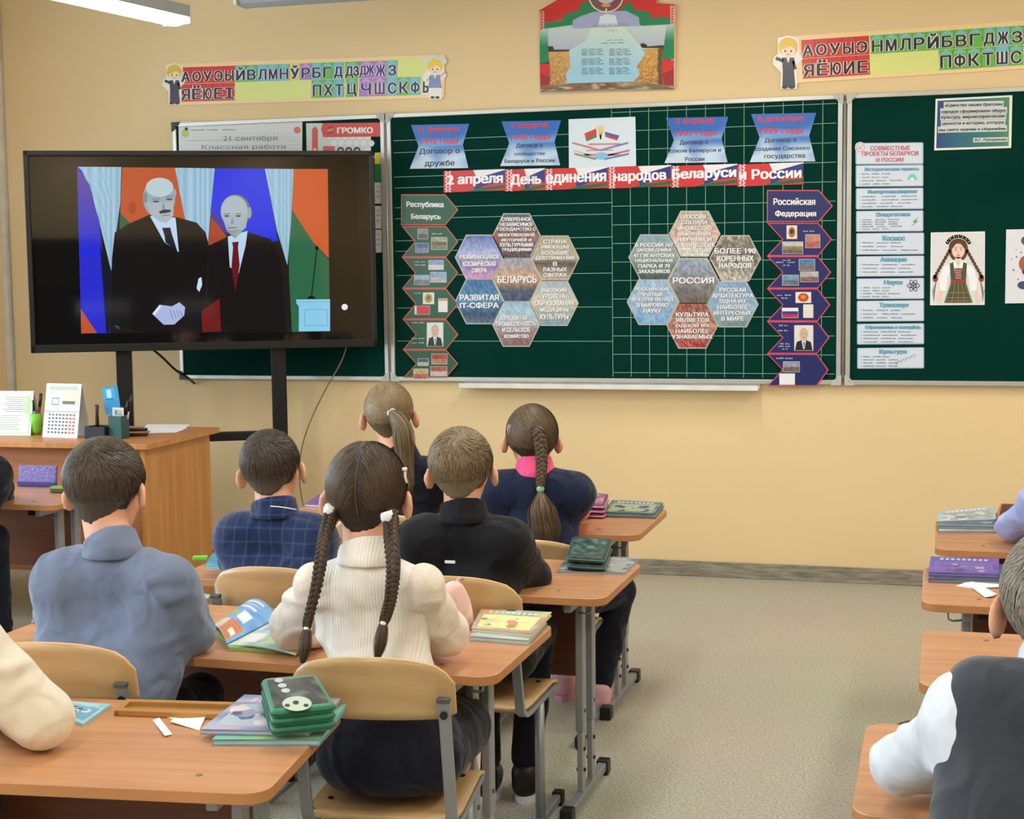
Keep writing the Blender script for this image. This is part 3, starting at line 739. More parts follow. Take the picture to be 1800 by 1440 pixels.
cb2, l2 = chalkboard(X2+0.006, X3-0.010, 'large middle green chalkboard with ruled lines, flag banner and hexagon cards')
cb3, l3 = chalkboard(X3+0.010, X4, 'right green chalkboard wing with the column of white cards')
# hinges between the boards
for x in (X2, X3):
    b = MB(); b.tube([(x, D-0.034, BZ0+0.03), (x, D-0.034, BZ1-0.03)], 0.0075, 8)
    b.build('hinge_rod', M_STEEL2, cb2, l2, True)
# chalk tray under the middle board
tray = MB(); tx0, tx1 = at(812, 682, D-0.05)[0], at(1335, 690, D-0.05)[0]
tray.box(((tx0+tx1)/2, D-0.055, 0.928), (tx1-tx0, 0.105, 0.008)); tray.box(((tx0+tx1)/2, D-0.104, 0.934), (tx1-tx0, 0.008, 0.024)); tray.box(((tx0+tx1)/2, D-0.006, 0.938), (tx1-tx0, 0.008, 0.028))
tray.build('chalk_tray', mat('white_enamel_tray', (226, 226, 220), 0.4), cb2, l2, bevel=0.003)
# printed ruling of the middle board: lines on the left half, squares on the right half
Z3 = (2.6667, 1060, 160); Z2 = (2.88, 680, 160)
r = Print(BP, thick=0.0004, dl=0.0003); lc = (140, 180, 160)
def zy(z): return BP.hit(1100, 300)[2]
xr0, xr1 = at(1076, 400, BY)[0], X3-0.04
def wline(x0, z0, x1, z1, w=0.0026):
    b = len(r.V)
    if abs(x1-x0) > abs(z1-z0): q = [(x0, z0-w/2), (x1, z1-w/2), (x1, z1+w/2), (x0, z0+w/2)]
    else: q = [(x0-w/2, z0), (x0+w/2, z0), (x1+w/2, z1), (x1-w/2, z1)]
    r.V += [np.array((x, BY-0.0012, z)) for x, z in q]; r.F.append((b, b+1, b+2, b+3)); r.C += [lin(lc)]*4
pitch = (at(1408, 600, BY)[0]-at(1076, 600, BY)[0])/10.0
x = xr0
while x < xr1: wline(x, BZ0+0.03, x, BZ1-0.025); x += pitch
z = BZ0+0.05
while z < BZ1-0.03: wline(xr0, z, xr1, z); z += pitch*0.985
for yy in (236, 258, 302, 322, 358, 378, 418, 437, 481, 540, 600):
    z = at(1000, yy, BY)[2]; wline(X2+0.04 if yy != 0 else 0, z, xr0-0.0, z)
link_mesh('printed_ruling', r.V, r.F, M_PRINT, cb2, l2, False, None, r.C)
# ================================================================ DESKS AND CHAIRS
DH = 0.635
def make_desk(label):
    root = empty('school_desk', (0, 0, 0), 0, label, 'desk')
    MB().prism(rounded(-0.64, -0.255, 0.64, 0.255, 0.045), DH-0.022, DH, 0, 1).build('tabletop', [M_TOP, M_EDGE], root, bevel=0.0025)
    MB().box((0, 0.12, 0.45), (1.01, 0.016, 0.26)).build('modesty_panel', M_BROWN, root, bevel=0.002)
    for s in (-1, 1):
        x = s*0.525
        for y in (-0.055, 0.060):
            up = MB().box((x, y, 0.405), (0.022, 0.042, 0.385)).build('upright', M_STEEL, root, bevel=0.004)
            inn = MB().box((x, y, 0.135), (0.016, 0.034, 0.215)); inn.build('telescopic_leg', M_STEEL2, up, bevel=0.003)
            for z in (0.10, 0.16, 0.27): MB().tube([(x-0.0125, y, z), (x+0.0125, y, z)], 0.006, 8).build('bolt', M_BLACK, up)
        fb = MB().box((x, 0.0, 0.026), (0.026, 0.42, 0.026)).build('foot_bar', M_STEEL, root, bevel=0.004)
        for y in (-0.215, 0.215): MB().box((x, y, 0.022), (0.036, 0.042, 0.044)).build('end_cap', M_BLACK, fb, bevel=0.004)
        MB().box((x, 0, DH-0.040), (0.022, 0.40, 0.030)).build('top_rail', M_STEEL, root, bevel=0.003)
        MB().box((x-s*0.05, -0.13, DH-0.042), (0.05, 0.05, 0.036)).build('shelf_bracket', M_BLACK, root, bevel=0.003)
        h = MB(); pth = [(x+s*0.010, -0.12, 0.565), (x+s*0.035, -0.12, 0.562), (x+s*0.046, -0.12, 0.566), (x+s*0.048, -0.12, 0.585)]
        h.tube(pth, 0.003, 6); h.build('bag_hook', M_STEEL2, root, smooth=True)
    for sx in (-0.495, 0.495):
        for sy in (-0.175, 0.175): MB().tube([(sx, sy, DH-0.001), (sx, sy, DH+0.0010)], 0.0065, 10).build('screw_cap', mat_cache('brown_screw_cap', (138, 100, 72), 0.5), root)
    return root
def arc_back():
    V, Fc = [], []; nu, nv = 20, 7
    for t in (0, 1):
        for j in range(nv+1):
            for i in range(nu+1):
                u = -1+2*i/nu; v = j/nv; top = 0.774-0.040*abs(u)**2.6-0.016*max(0, abs(u)-0.86)/0.14*1.5; bot = 0.632+0.010*max(0, abs(u)-0.85)/0.15
                z = bot+(top-bot)*v; x = u*0.178; y = -0.212-0.030*(1-u*u)-0.035*(z-0.63)/0.15+(0.010 if t else 0)
                V.append((x, y, z))
    n = (nu+1)*(nv+1)
    for j in range(nv):
        for i in range(nu):
            q = j*(nu+1)+i; Fc.append((q, q+1, q+nu+2, q+nu+1)); Fc.append((n+q, n+q+nu+1, n+q+nu+2, n+q+1))
    rim = [i for i in range(nu+1)]+[(j)*(nu+1)+nu for j in range(1, nv+1)]+[nv*(nu+1)+i for i in range(nu-1, -1, -1)]+[j*(nu+1) for j in range(nv-1, 0, -1)]
    F2 = [(rim[k], n+rim[k], n+rim[(k+1) % len(rim)], rim[(k+1) % len(rim)]) for k in range(len(rim))]
    return V, Fc, F2
def make_chair(label):
    root = empty('school_chair', (0, 0, 0), 0, label, 'chair')
    V, Fc, F2 = arc_back(); b = MB(); b.add(V, Fc, 0); b.F += F2; b.I += [1]*len(F2)
    b.build('backrest', [M_PLY, M_PLYEDGE], root, smooth=True)
    V, Fc = [], []; nu, nv = 12, 10
    for t in (0, 1):
        for j in range(nv+1):
            for i in range(nu+1):
                u = -1+2*i/nu; v = j/nv; y = -0.185+0.36*v; z = 0.402-0.006*(1-u*u)*math.sin(math.pi*v)-0.022*max(0, v-0.85)/0.15-(0.010 if t else 0)
                w = 0.172-0.010*max(0, 0.15-v)/0.15; V.append((u*w, y, z))
    n = (nu+1)*(nv+1)
    for j in range(nv):
        for i in range(nu):
            q = j*(nu+1)+i; Fc.append((q, q+1, q+nu+2, q+nu+1)); Fc.append((n+q, n+q+nu+1, n+q+nu+2, n+q+1))
    rim = [i for i in range(nu+1)]+[(j)*(nu+1)+nu for j in range(1, nv+1)]+[nv*(nu+1)+i for i in range(nu-1, -1, -1)]+[j*(nu+1) for j in range(nv-1, 0, -1)]
    F2 = [(rim[k], n+rim[k], n+rim[(k+1) % len(rim)], rim[(k+1) % len(rim)]) for k in range(len(rim))]
    b = MB(); b.add(V, Fc, 0); b.F += F2; b.I += [1]*len(F2); b.build('seat', [M_PLY, M_PLYEDGE], root, smooth=True)
    for s in (-1, 1):
        x = s*0.160; b = MB()
        pth = smooth_path([(x, -0.258, 0.682), (x, -0.246, 0.64), (x, -0.212, 0.50), (x, -0.196, 0.430), (x, -0.185, 0.398), (x, -0.150, 0.377), (x, -0.08, 0.374), (x, 0.16, 0.372)], 22)
        V = []; T = np.gradient(pth, axis=0); T /= np.linalg.norm(T, axis=1)[:, None]
        for i, q in enumerate(pth):
            nn = np.cross(T[i], (1, 0, 0)); 
            for a, c in ((-1, -1), (1, -1), (1, 1), (-1, 1)): V.append(q+np.array((1, 0, 0))*a*0.0125+nn*c*0.0075)
        m_ = len(pth); Fc = [(4*i+k, 4*i+(k+1) % 4, 4*i+4+(k+1) % 4, 4*i+4+k) for i in range(m_-1) for k in range(4)]+[(3, 2, 1, 0), (4*m_-4, 4*m_-3, 4*m_-2, 4*m_-1)]
        b.add(V, Fc); b.build('back_post', M_STEEL, root, bevel=0.002)
        cap = MB().box((x, -0.2595, 0.684), (0.028, 0.020, 0.010)); cap.build('post_cap', mat_cache('dark_grey_cap', (74, 76, 80), 0.5), root, bevel=0.002)
        for q0, q1, rr in (((x, -0.246, 0.652), (x, -0.2635, 0.651), 0.0085), ((x, -0.160, 0.402), (x, -0.160, 0.405), 0.006), ((s*0.135, -0.09, 0.397), (s*0.135, -0.09, 0.4035), 0.0065), ((s*0.135, 0.08, 0.397), (s*0.135, 0.08, 0.4035), 0.0065)):
            MB().tube([q0, q1], rr, 10).build('bolt', M_BLACK, root)
        MB().tube([(x, 0.0, 0.366), (x, 0.0, 0.03)], 0.0145, 12).build('leg', M_STEEL, root, smooth=True)
        fb = MB().box((x, 0.0, 0.024), (0.024, 0.38, 0.024)).build('foot_bar', M_STEEL, root, bevel=0.004)
        for y in (-0.195, 0.195): MB().box((x, y, 0.021), (0.032, 0.036, 0.042)).build('end_cap', M_BLACK, fb, bevel=0.004)
    MB().box((0, -0.02, 0.350), (0.30, 0.035, 0.022)).build('crossbar', M_STEEL, root, bevel=0.003)
    return root
desk0 = make_desk('nearest beech school desk with green pencil case and paper scraps on it'); first = [True]
desks = {}
def put_desk(key, corner, side, label, rz=0.0, sx=1.0, sy=1.0):
    """corner: the near corner of the top (side +1 right, -1 left) as (x, y)"""
    d = desk0 if first[0] else copy_tree(desk0); first[0] = False
    off = Matrix.Rotation(rz, 2)@Vector((side*0.64*sx, -0.255*sy)); d.location = (corner[0]-off[0], corner[1]-off[1], 0); d.rotation_euler = (0, 0, rz); d.scale = (sx, sy, 1)
    d['label'] = label; d['group'] = 'two-seat school desks in three rows'; desks[key] = d; return d
put_desk('D1', (-1.080, 2.245), 1, 'nearest beech school desk with green pencil case and paper scraps on it', 0.12)
put_desk('D2', (-0.915, 3.030), 1, 'beech school desk in front of the girl with two braids, open book on it', -0.012)
put_desk('D3', (-0.852, 3.838), 1, 'beech school desk of the boys in plaid and black jackets, camouflage pencil case on it', -0.012)
put_desk('D4', (-0.950, 4.806), 1, 'farthest middle beech school desk with striped pink pencil case on it', 0.0, 1.05, 1.12)
put_desk('L', (-3.235, 4.985), 1, 'beech school desk at the left edge before the teacher desk', 0.0)
put_desk('A', (-0.017, 4.760), -1, 'farthest right beech school desk under the blue-covered book pile', 0.0, 1.0, 1.12)
put_desk('B', (-0.046, 3.975), -1, 'right beech school desk with purple folder and white paper strips', 0.0)
put_desk('C', (-0.040, 3.175), -1, 'empty beech school desk in the right row behind the grey vest', 0.0)
put_desk('Dd', (-0.132, 2.385), -1, 'beech school desk under the white sleeve at the bottom right corner', 0.0)
chair0 = make_chair('plywood school chair'); cf = [True]
def put_chair(x, y, rz, label):
    c = chair0 if cf[0] else copy_tree(chair0); cf[0] = False
    c.location = (x, y, 0); c.rotation_euler = (0, 0, rz); c['label'] = label; c['group'] = 'plywood school chairs'; return c
# ================================================================ THE WALL'S PRINTS
def strip_board(pts_px, bh):
    pass
def letter_strip(quad, tilesrow1, tilesrow2, label, xf, kid_left, kid_right=None, name='alphabet_strip'):
    """quad: top-left, top-right, bottom-right, bottom-left of the long board"""
    P = Print(Plane((0, D, 0), (0, -1, 0)), xf, thick=0.006)
    P.base(quad, (247, 214, 160)); (ax, ay), (bx, by), (cx, cy), (dx, dy) = quad
    def Q(u, v):
        x0, y0 = ax+(bx-ax)*u, ay+(by-ay)*u; x1, y1 = dx+(cx-dx)*u, dy+(cy-dy)*u
        return (x0+(x1-x0)*v, y0+(y1-y0)*v)
    P.poly([Q(0.03, 0.10), Q(0.985, 0.07), Q(0.985, 0.93), Q(0.03, 0.93)], (222, 230, 140), 1)
    for row, (v0, v1) in ((tilesrow1, (0.10, 0.49)), (tilesrow2, (0.50, 0.92))):
        for ch, u0, u1, col, tc in row:
            va = v0
            a, b, c, d = Q(u0, va), Q(u1, va), Q(u1, v1), Q(u0, v1)
            mx_ = lambda p, q, t: (p[0]+(q[0]-p[0])*t, p[1]+(q[1]-p[1])*t)
            e = 0.04
            P.poly([a, b, c, d], tuple(v*0.82 for v in col), 2)
            P.poly([mx_(a, b, e), mx_(b, a, e), mx_(c, d, e), mx_(d, c, e)], col, 3)
            if col[0] < 200 or col[2] > 150:   # little house roof of the consonant tiles
                top = mx_(a, b, 0.5); P.poly([mx_(a, d, 0.22), (top[0], top[1]-1), mx_(b, c, 0.22)], (126, 196, 206) if col[2] < 200 else (200, 160, 220), 4)
            if ch:
                sl = (b[1]-a[1])/(b[0]-a[0]); w = b[0]-a[0]; hh = d[1]-a[1]
                wx = 0.14 if len(ch) == 1 else 0.04
                if ch in 'I1': wx = 0.4
                x0, x1 = a[0]+w*wx, b[0]-w*wx; y0, y1 = a[1]+hh*0.28, a[1]+hh*0.88
                if ch in 'ЙЁЎ': y0 = a[1]+hh*0.12
                if ch in 'ЦЩД' or ch == 'ДЗ': y1 = a[1]+hh*0.95
                k = (x1-x0)*0.05
                P.text(ch, x0, y0, x1, y1, (244, 236, 226), 5, 0.085, sl)
                P.text(ch, x0, y0, x1, y1, tc, 6, 0.035, sl)
    for kd in (kid_left, kid_right):
        if kd is None: continue
        cx_, cy_, s, girl = kd    # head centre and size: a fair-haired child drawn in simple shapes, feet below
        P2 = lambda pts: [(cx_+x*s, cy_+y*s) for x, y in pts]
        cut = P2([(-0.62, -0.62), (0, -0.78), (0.62, -0.6), (0.68, 0.3), (0.85, 0.6), (0.5, 1.0), (0.55, 2.0), (0.5, 2.35), (-0.45, 2.35), (-0.42, 1.4), (-0.9, 0.9), (-0.85, 0.5), (-0.6, 0.3)])
        P.poly(cut, (240, 236, 226), 5)
        if girl:
            for q in ((-0.6, -0.45), (0, -0.7), (0.6, -0.45)): P.ell(cx_+q[0]*s, cy_+q[1]*s, 0.3*s, 0.26*s, (206, 226, 222), 6, 10)
        P.ell(cx_, cy_-0.10*s, 0.58*s, 0.56*s, (240, 206, 60) if girl else (232, 190, 50), 7, 20)
        P.ell(cx_, cy_+0.12*s, 0.42*s, 0.38*s, (250, 218, 196), 8, 18)
        P.poly(P2([(-0.45, 0.05), (-0.35, -0.35), (0.35, -0.4), (0.45, 0.02), (0.1, -0.16), (-0.15, -0.02)]), (240, 206, 60) if girl else (232, 190, 50), 9)
        for q in (-0.17, 0.17): P.ell(cx_+q*s, cy_+0.14*s, 0.05*s, 0.07*s, (50, 50, 60), 10, 8)
        P.line(cx_-0.1*s, cy_+0.33*s, cx_+0.1*s, cy_+0.33*s, 0.04*s, (200, 90, 90), 10)
        if girl:
            P.poly(P2([(-0.35, 0.55), (0.35, 0.55), (0.5, 1.5), (-0.5, 1.5)]), (128, 146, 186), 7); P.poly(P2([(-0.1, 0.55), (0.1, 0.55), (0, 0.85)]), (240, 240, 240), 8)
            for q in (-0.18, 0.18): P.line(cx_+q*s, cy_+1.5*s, cx_+q*s, cy_+2.15*s, 0.13*s, (240, 240, 240), 7); P.ell(cx_+q*s, cy_+2.2*s, 0.15*s, 0.1*s, (50, 44, 60), 8, 10)
            P.line(cx_+0.35*s, cy_+0.7*s, cx_+0.75*s, cy_+0.35*s, 0.14*s, (206, 180, 206), 7); P.line(cx_-0.35*s, cy_+0.7*s, cx_-0.6*s, cy_+1.0*s, 0.14*s, (206, 180, 206), 7)
        else:
            P.poly(P2([(-0.36, 0.52), (0.36, 0.52), (0.34, 1.3), (0.42, 2.25), (-0.34, 2.25), (-0.32, 1.3)]), (58, 58, 72), 7); P.poly(P2([(-0.1, 0.52), (0.1, 0.52), (0, 0.85)]), (240, 240, 240), 8)
            P.line(cx_-0.3*s, cy_+0.72*s, cx_-0.72*s, cy_+0.55*s, 0.2*s, (58, 58, 72), 7); P.line(cx_+0.3*s, cy_+0.7*s, cx_+0.42*s, cy_+1.2*s, 0.16*s, (58, 58, 72), 7)
            for q in (-0.2, 0.2): P.ell(cx_+q*s, cy_+2.25*s, 0.18*s, 0.09*s, (36, 34, 40), 8, 10)
    return P.build(name, M_GLOSSPRINT, None, label, 'alphabet strip')
RED, GRN, CY, YL, VI = (214, 48, 50), (108, 186, 84), (112, 192, 196), (222, 214, 96), (176, 122, 208)
DK, NV = (48, 20, 26), (24, 40, 92)
Q1 = [(60, 373), (1675, 318), (1668, 572), (60, 618)]   # in zoom units of the left strip
def U1(x): return (x-60)/1610
row1 = [(c, U1(122+64*i), U1(122+64*(i+1)), RED, DK) for i, c in enumerate('АОУЭЫ')]
row1 += [(c, U1(443+63.5*i), U1(443+63.5*(i+1)), k, NV) for i, (c, k) in enumerate(zip('ЙВЛМНЎРБГД', (GRN, GRN, CY, CY, CY, YL, VI, CY, GRN, CY)))]
row1 += [('ДЗ', U1(1086), U1(1168), GRN, NV), ('ДЖ', U1(1170), U1(1256), VI, (80, 40, 130)), ('Ж', U1(1258), U1(1328), VI, (80, 40, 130)), ('З', U1(1330), U1(1392), CY, NV)]
row2 = [(c, U1(122+64*i), U1(122+64*(i+1)), RED, DK) for i, c in enumerate('ЯЁЮЕІ')]
row2 += [('П', U1(892), U1(955), GRN, NV), ('Х', U1(957), U1(1020), GRN, NV), ('Т', U1(1022), U1(1084), CY, NV), ('Ц', U1(1094), U1(1162), GRN, NV), ('Ч', U1(1172), U1(1248), VI, (80, 40, 130)), ('Ш', U1(1252), U1(1328), VI, (80, 40, 130)), ('С', U1(1330), U1(1396), CY, NV), ('К', U1(1398), U1(1464), GRN, NV), ('Ф', U1(1466), U1(1530), CY, NV)]
row2 += [('Ь', U1(1540), U1(1580), (236, 238, 226), NV)]
letter_strip(Q1, row1, row2, 'long left alphabet strip with red vowel tiles and a cartoon child at each end', (3.3333, 280, 0), (88, 430, 78, False), (1615, 395, 80, True))
Q2 = [(200, 248), (2300, 108), (2300, 442), (215, 572)]
def U2(x): return (x-205)/2095
row1 = [(c, U2(270+93*i), U2(270+93*(i+1)), RED, DK) for i, c in enumerate('АОУЫЭ')]
row1 += [(c, U2(745+96*i), U2(745+96*(i+1)), k, (30, 44, 60)) for i, (c, k) in enumerate(zip('НМЛРЙБВГДЖЗ', (GRN,)*9+(CY, GRN)))]
row2 = [(c, U2(270+93*i), U2(270+93*(i+1)), RED, DK) for i, c in enumerate('ЯЁЮИЕ')]
row2 += [(c, U2(1212+97*i), U2(1212+97*(i+1)), k, (30, 44, 60)) for i, (c, k) in enumerate(zip('ПФКТШС', (GRN, GRN, GRN, GRN, CY, GRN)))]
letter_strip(Q2, row1, row2, 'right alphabet strip with red vowel tiles, running out of the frame', (3.913, 1340, 0), (178, 335, 118, False))
# ---- large poster above the board
P = Print(Plane((0, D, 0), (0, -1, 0)), (5.294, 900, 0), thick=0.014)
P.base([(250, 100), (440, 95), (425, 0), (400, -110), (760, -150), (880, -175), (1000, -150), (1390, -130), (1340, 30), (1500, 40), (1525, 60), (1515, 830), (260, 868), (252, 480)], (232, 206, 196))
def sky(u, v):
    return mixc((150, 150, 200), (226, 230, 232), min(1, v*2.2)) if v < 0.62 else (196, 150, 84)
P.poly([(300, 215), (1470, 180), (1510, 830), (260, 866), (252, 500)], (196, 214, 220), 1)
P.grad([(300, 270), (1450, 235), (1400, 440), (340, 475)], lambda u, v: mixc((205, 222, 214), (178, 184, 204), v), 8, 6, 2)
P.grad([(340, 480), (600, 470), (560, 640), (480, 820), (270, 860), (290, 600)], lambda u, v: mixc((226, 180, 100), (130, 84, 60), 0.75*random.random()*(0.4+v)), 26, 36, 3)
P.grad([(1180, 460), (1420, 440), (1500, 600), (1508, 830), (1110, 838), (1150, 600)], lambda u, v: mixc((230, 180, 90), (140, 86, 50), 0.8*random.random()*(0.4+v)) if u < 0.62 else (random.uniform(60, 140), random.uniform(50, 100), random.uniform(30, 60)), 30, 36, 3)
P.poly([(335, 430), (380, 430), (390, 462), (620, 462), (620, 476), (340, 482)], (44, 46, 34), 4); P.poly([(1180, 432), (1210, 400), (1250, 412), (1260, 432), (1410, 420), (1415, 446), (1180, 446)], (40, 44, 32), 4)
P.grad([(530, 470), (690, 380), (740, 250), (1040, 240), (1200, 430), (1240, 500), (1160, 620), (1190, 690), (1100, 800), (520, 815), (500, 690), (545, 620)], lambda u, v: mixc((216, 232, 218), (158, 206, 228), min(1, v*1.4)), 10, 12, 5)
P.grad([(264, 800), (500, 776), (1110, 760), (1500, 800), (1505, 828), (264, 862)], lambda u, v: random.choice(((150, 88, 60), (120, 110, 80), (196, 180, 150), (90, 80, 60))), 24, 4, 6)
P.poly([(252, 100), (440, 95), (425, 0), (400, -110), (1390, -130), (1340, 30), (1500, 40), (1522, 60), (1518, 190), (1150, 200), (700, 150), (290, 215)], (206, 48, 44), 5)
P.poly([(250, 100), (440, 95), (470, 180), (560, 150), (600, 60), (700, 20), (720, -170), (400, -110), (420, 0)], (214, 44, 40), 6)
P.poly([(1150, 0), (1040, -150), (1390, -130), (1340, 30), (1500, 40), (1520, 60), (1470, 165), (1290, 180), (1150, 100)], (214, 44, 40), 6)
P.poly([(300, 215), (470, 190), (490, 130), (620, 100), (640, 30), (720, 10), (800, 110), (640, 150), (570, 230), (300, 268)], (28, 136, 82), 7)
P.poly([(1020, 60), (1100, 10), (1130, 90), (1290, 110), (1280, 165), (1470, 160), (1475, 225), (1200, 240), (1120, 130), (1000, 110)], (28, 136, 82), 7)
P.poly([(565, 190), (640, 150), (760, 110), (1060, 100), (1180, 160), (1190, 240), (565, 265)], (168, 174, 212), 8)
P.poly([(820, 150), (880, 130), (960, 140), (990, 235), (800, 240)], (222, 232, 238), 9)
P.poly([(255, 110), (300, 100), (300, 240), (256, 300)], (226, 150, 140), 8); P.poly([(1470, 50), (1520, 60), (1518, 240), (1475, 215)], (226, 170, 160), 8)
for j in range(6): P.ell(276, 122+j*28, 9, 9, (190, 60, 56), 9, 8); P.ell(1492, 78+j*26, 9, 9, (190, 60, 56), 9, 8)
P.grad([(256, 300), (325, 270), (345, 590), (258, 590)], lambda u, v: mixc((190, 220, 204), (24, 132, 80), min(1, v*2)), 4, 8, 7)
P.grad([(1440, 235), (1510, 225), (1508, 550), (1395, 550)], lambda u, v: mixc((190, 220, 204), (24, 132, 80), min(1, v*2)), 4, 8, 7)
P.poly([(258, 590), (350, 580), (352, 790), (262, 800)], (208, 40, 44), 7); P.poly([(262, 680), (352, 720), (340, 790), (262, 800)], (160, 30, 36), 8)
P.poly([(1395, 550), (1506, 560), (1506, 790), (1400, 790)], (214, 40, 44), 7); P.poly([(1400, 690), (1506, 640), (1506, 800), (1420, 790)], (160, 30, 36), 8)
P.ell(875, -40, 165, 158, (240, 224, 190), 10, 30); P.ell(875, -40, 152, 146, (120, 88, 96), 11, 30); P.ell(875, -55, 95, 90, (206, 190, 204), 12, 24)
P.poly([(800, 20), (875, 50), (960, 20), (950, 60), (875, 82), (805, 60)], (176, 52, 54), 13); P.ell(875, 50, 46, 16, (196, 170, 88), 14, 16); P.rect(868, 78, 884, 104, (240, 220, 150), 14)
P.slope = -0.03
P.text('ДЗЯРЖАЎНЫ', 752, 216, 1078, 248, (150, 128, 140), 10, 0.01)
P.text('ГІМН', 860, 270, 975, 300, (206, 214, 190), 10, 0.01)
for cx0 in (650, 905):
    for b_ in range(3):
        for k in range(4): P.scribble(cx0, 465+b_*88+k*17, cx0+(215 if k % 2 else 190), 10, (92, 116, 132), 10, 3)
P.scribble(880, 378, 1055, 9, (110, 130, 140), 10, 3); P.scribble(830, 408, 1060, 9, (110, 130, 140), 10, 3)
P.build('poster', M_GLOSSPRINT, None, 'large cut-out poster with red and green ribbons and wheat fields above the middle board', 'poster')
# ---- date ribbons
def cloud(u, v):
    n = 0.5+0.5*math.sin(7*u+9*v+2.1*math.sin(6*v-4*u)); t = min(1, max(0, (v-0.25)*1.5+0.5*(n-0.5)))
    return mixc((36, 98, 186), (196, 216, 236), t)
def ribbon(cx, x, y, w, h, rows, label, sl=-0.02):
    a = Print(BP, cx, thick=0.0012); pts = [(x, y), (x+w, y-6), (x+w*0.89, y+h*0.46), (x+w*0.985, y+h), (x-w*0.02, y+h+4), (x+w*0.13, y+h*0.5)]
    a.base(pts, (90, 140, 200))
    a.grad([(x, y), (x+w, y-6), (x+w*0.89, y+h*0.46), (x+w*0.13, y+h*0.5)], lambda u, v: cloud(u, v*0.5), 14, 10, 1)
    a.grad([(x+w*0.13, y+h*0.5), (x+w*0.89, y+h*0.46), (x+w*0.985, y+h), (x-w*0.02, y+h+4)], lambda u, v: cloud(u, 0.5+v*0.5), 14, 10, 1)
    a.slope = sl
    for i, (t, x0, x1, y0, y1) in enumerate(rows): a.text(t, x0, y0, x1, y1, (214, 46, 66) if i < 2 else (30, 44, 66), 3, 0.03 if i < 2 else 0.02)
    a.build('date_ribbon', M_GLOSSPRINT, None, label, 'card', 'blue date ribbons along the top of the middle board')
ribbon(Z2, 122, 172, 295, 218, [('21 февраля', 155, 370, 182, 212), ('1995 года', 175, 360, 242, 272), ('Договор о', 165, 368, 292, 326), ('дружбе', 192, 342, 352, 388)], 'leftmost blue ribbon card reading 21 февраля 1995 года')
ribbon(Z2, 580, 154, 302, 222, [('2 апреля', 625, 812, 162, 194), ('1996 года', 628, 826, 224, 252), ('Договор о', 655, 788, 266, 292), ('сообществе', 645, 800, 310, 330), ('Беларуси и России', 596, 850, 346, 370)], 'blue ribbon card reading 2 апреля 1996 года left of the white emblem card')
ribbon(Z3, 294, 126, 294, 208, [('2 апреля', 342, 520, 128, 160), ('1997 года', 340, 530, 190, 216), ('Договор о', 360, 492, 232, 256), ('союзе Беларуси и', 312, 552, 272, 294), ('России', 385, 475, 310, 330)], 'blue ribbon card reading 2 апреля 1997 года right of the emblem card')
ribbon(Z3, 694, 108, 306, 222, [('8 декабря', 726, 936, 118, 148), ('1999 года', 735, 936, 176, 206), ('Договор о', 758, 906, 222, 246), ('создании Союзного', 712, 970, 262, 284), ('государства', 756, 946, 300, 322)], 'rightmost blue ribbon card reading 8 декабря 1999 года')
# ---- emblem card
a = Print(BP, Z2, thick=0.0012); a.base([(920, 143), (1258, 130), (1262, 380), (922, 392)], (214, 228, 238))
a.poly([(1000, 215), (1060, 190), (1062, 232), (1010, 255)], (206, 60, 58), 2); a.poly([(1010, 243), (1062, 222), (1062, 234), (1010, 256)], (60, 130, 80), 3)
a.poly([(1102, 195), (1180, 215), (1165, 250), (1106, 232)], (226, 226, 230), 2); a.poly([(1104, 206), (1177, 226), (1171, 238), (1105, 219)], (70, 90, 170), 3); a.poly([(1105, 219), (1171, 238), (1165, 250), (1106, 232)], (196, 60, 60), 3)
for k in range(5): a.line(1082, 245, 1064+k*9, 176, 5, (236, 206, 110), 2)
for (x0, y0, x1, y1, c) in ((938, 262, 1080, 300, (200, 120, 130)), (1080, 300, 1222, 262, (120, 130, 190)), (945, 300, 1070, 340, (226, 196, 150)), (1070, 338, 1228, 300, (196, 100, 110)), (950, 318, 1060, 345, (110, 150, 130)), (1100, 345, 1225, 318, (110, 120, 180)), (1020, 270, 1180, 268, (206, 140, 150)), (1000, 322, 1180, 322, (190, 150, 180))):
    a.line(x0, y0, x1, y1, 9, c, 4)
a.ell(1085, 328, 34, 18, (130, 190, 226), 5, 14); a.slope = -0.02; a.scribble(1010, 304, 1160, 9, (226, 110, 90), 6, 2)
a.build('emblem_card', M_GLOSSPRINT, None, 'white card with crossed flags and wheat emblem at the top of the board', 'card')
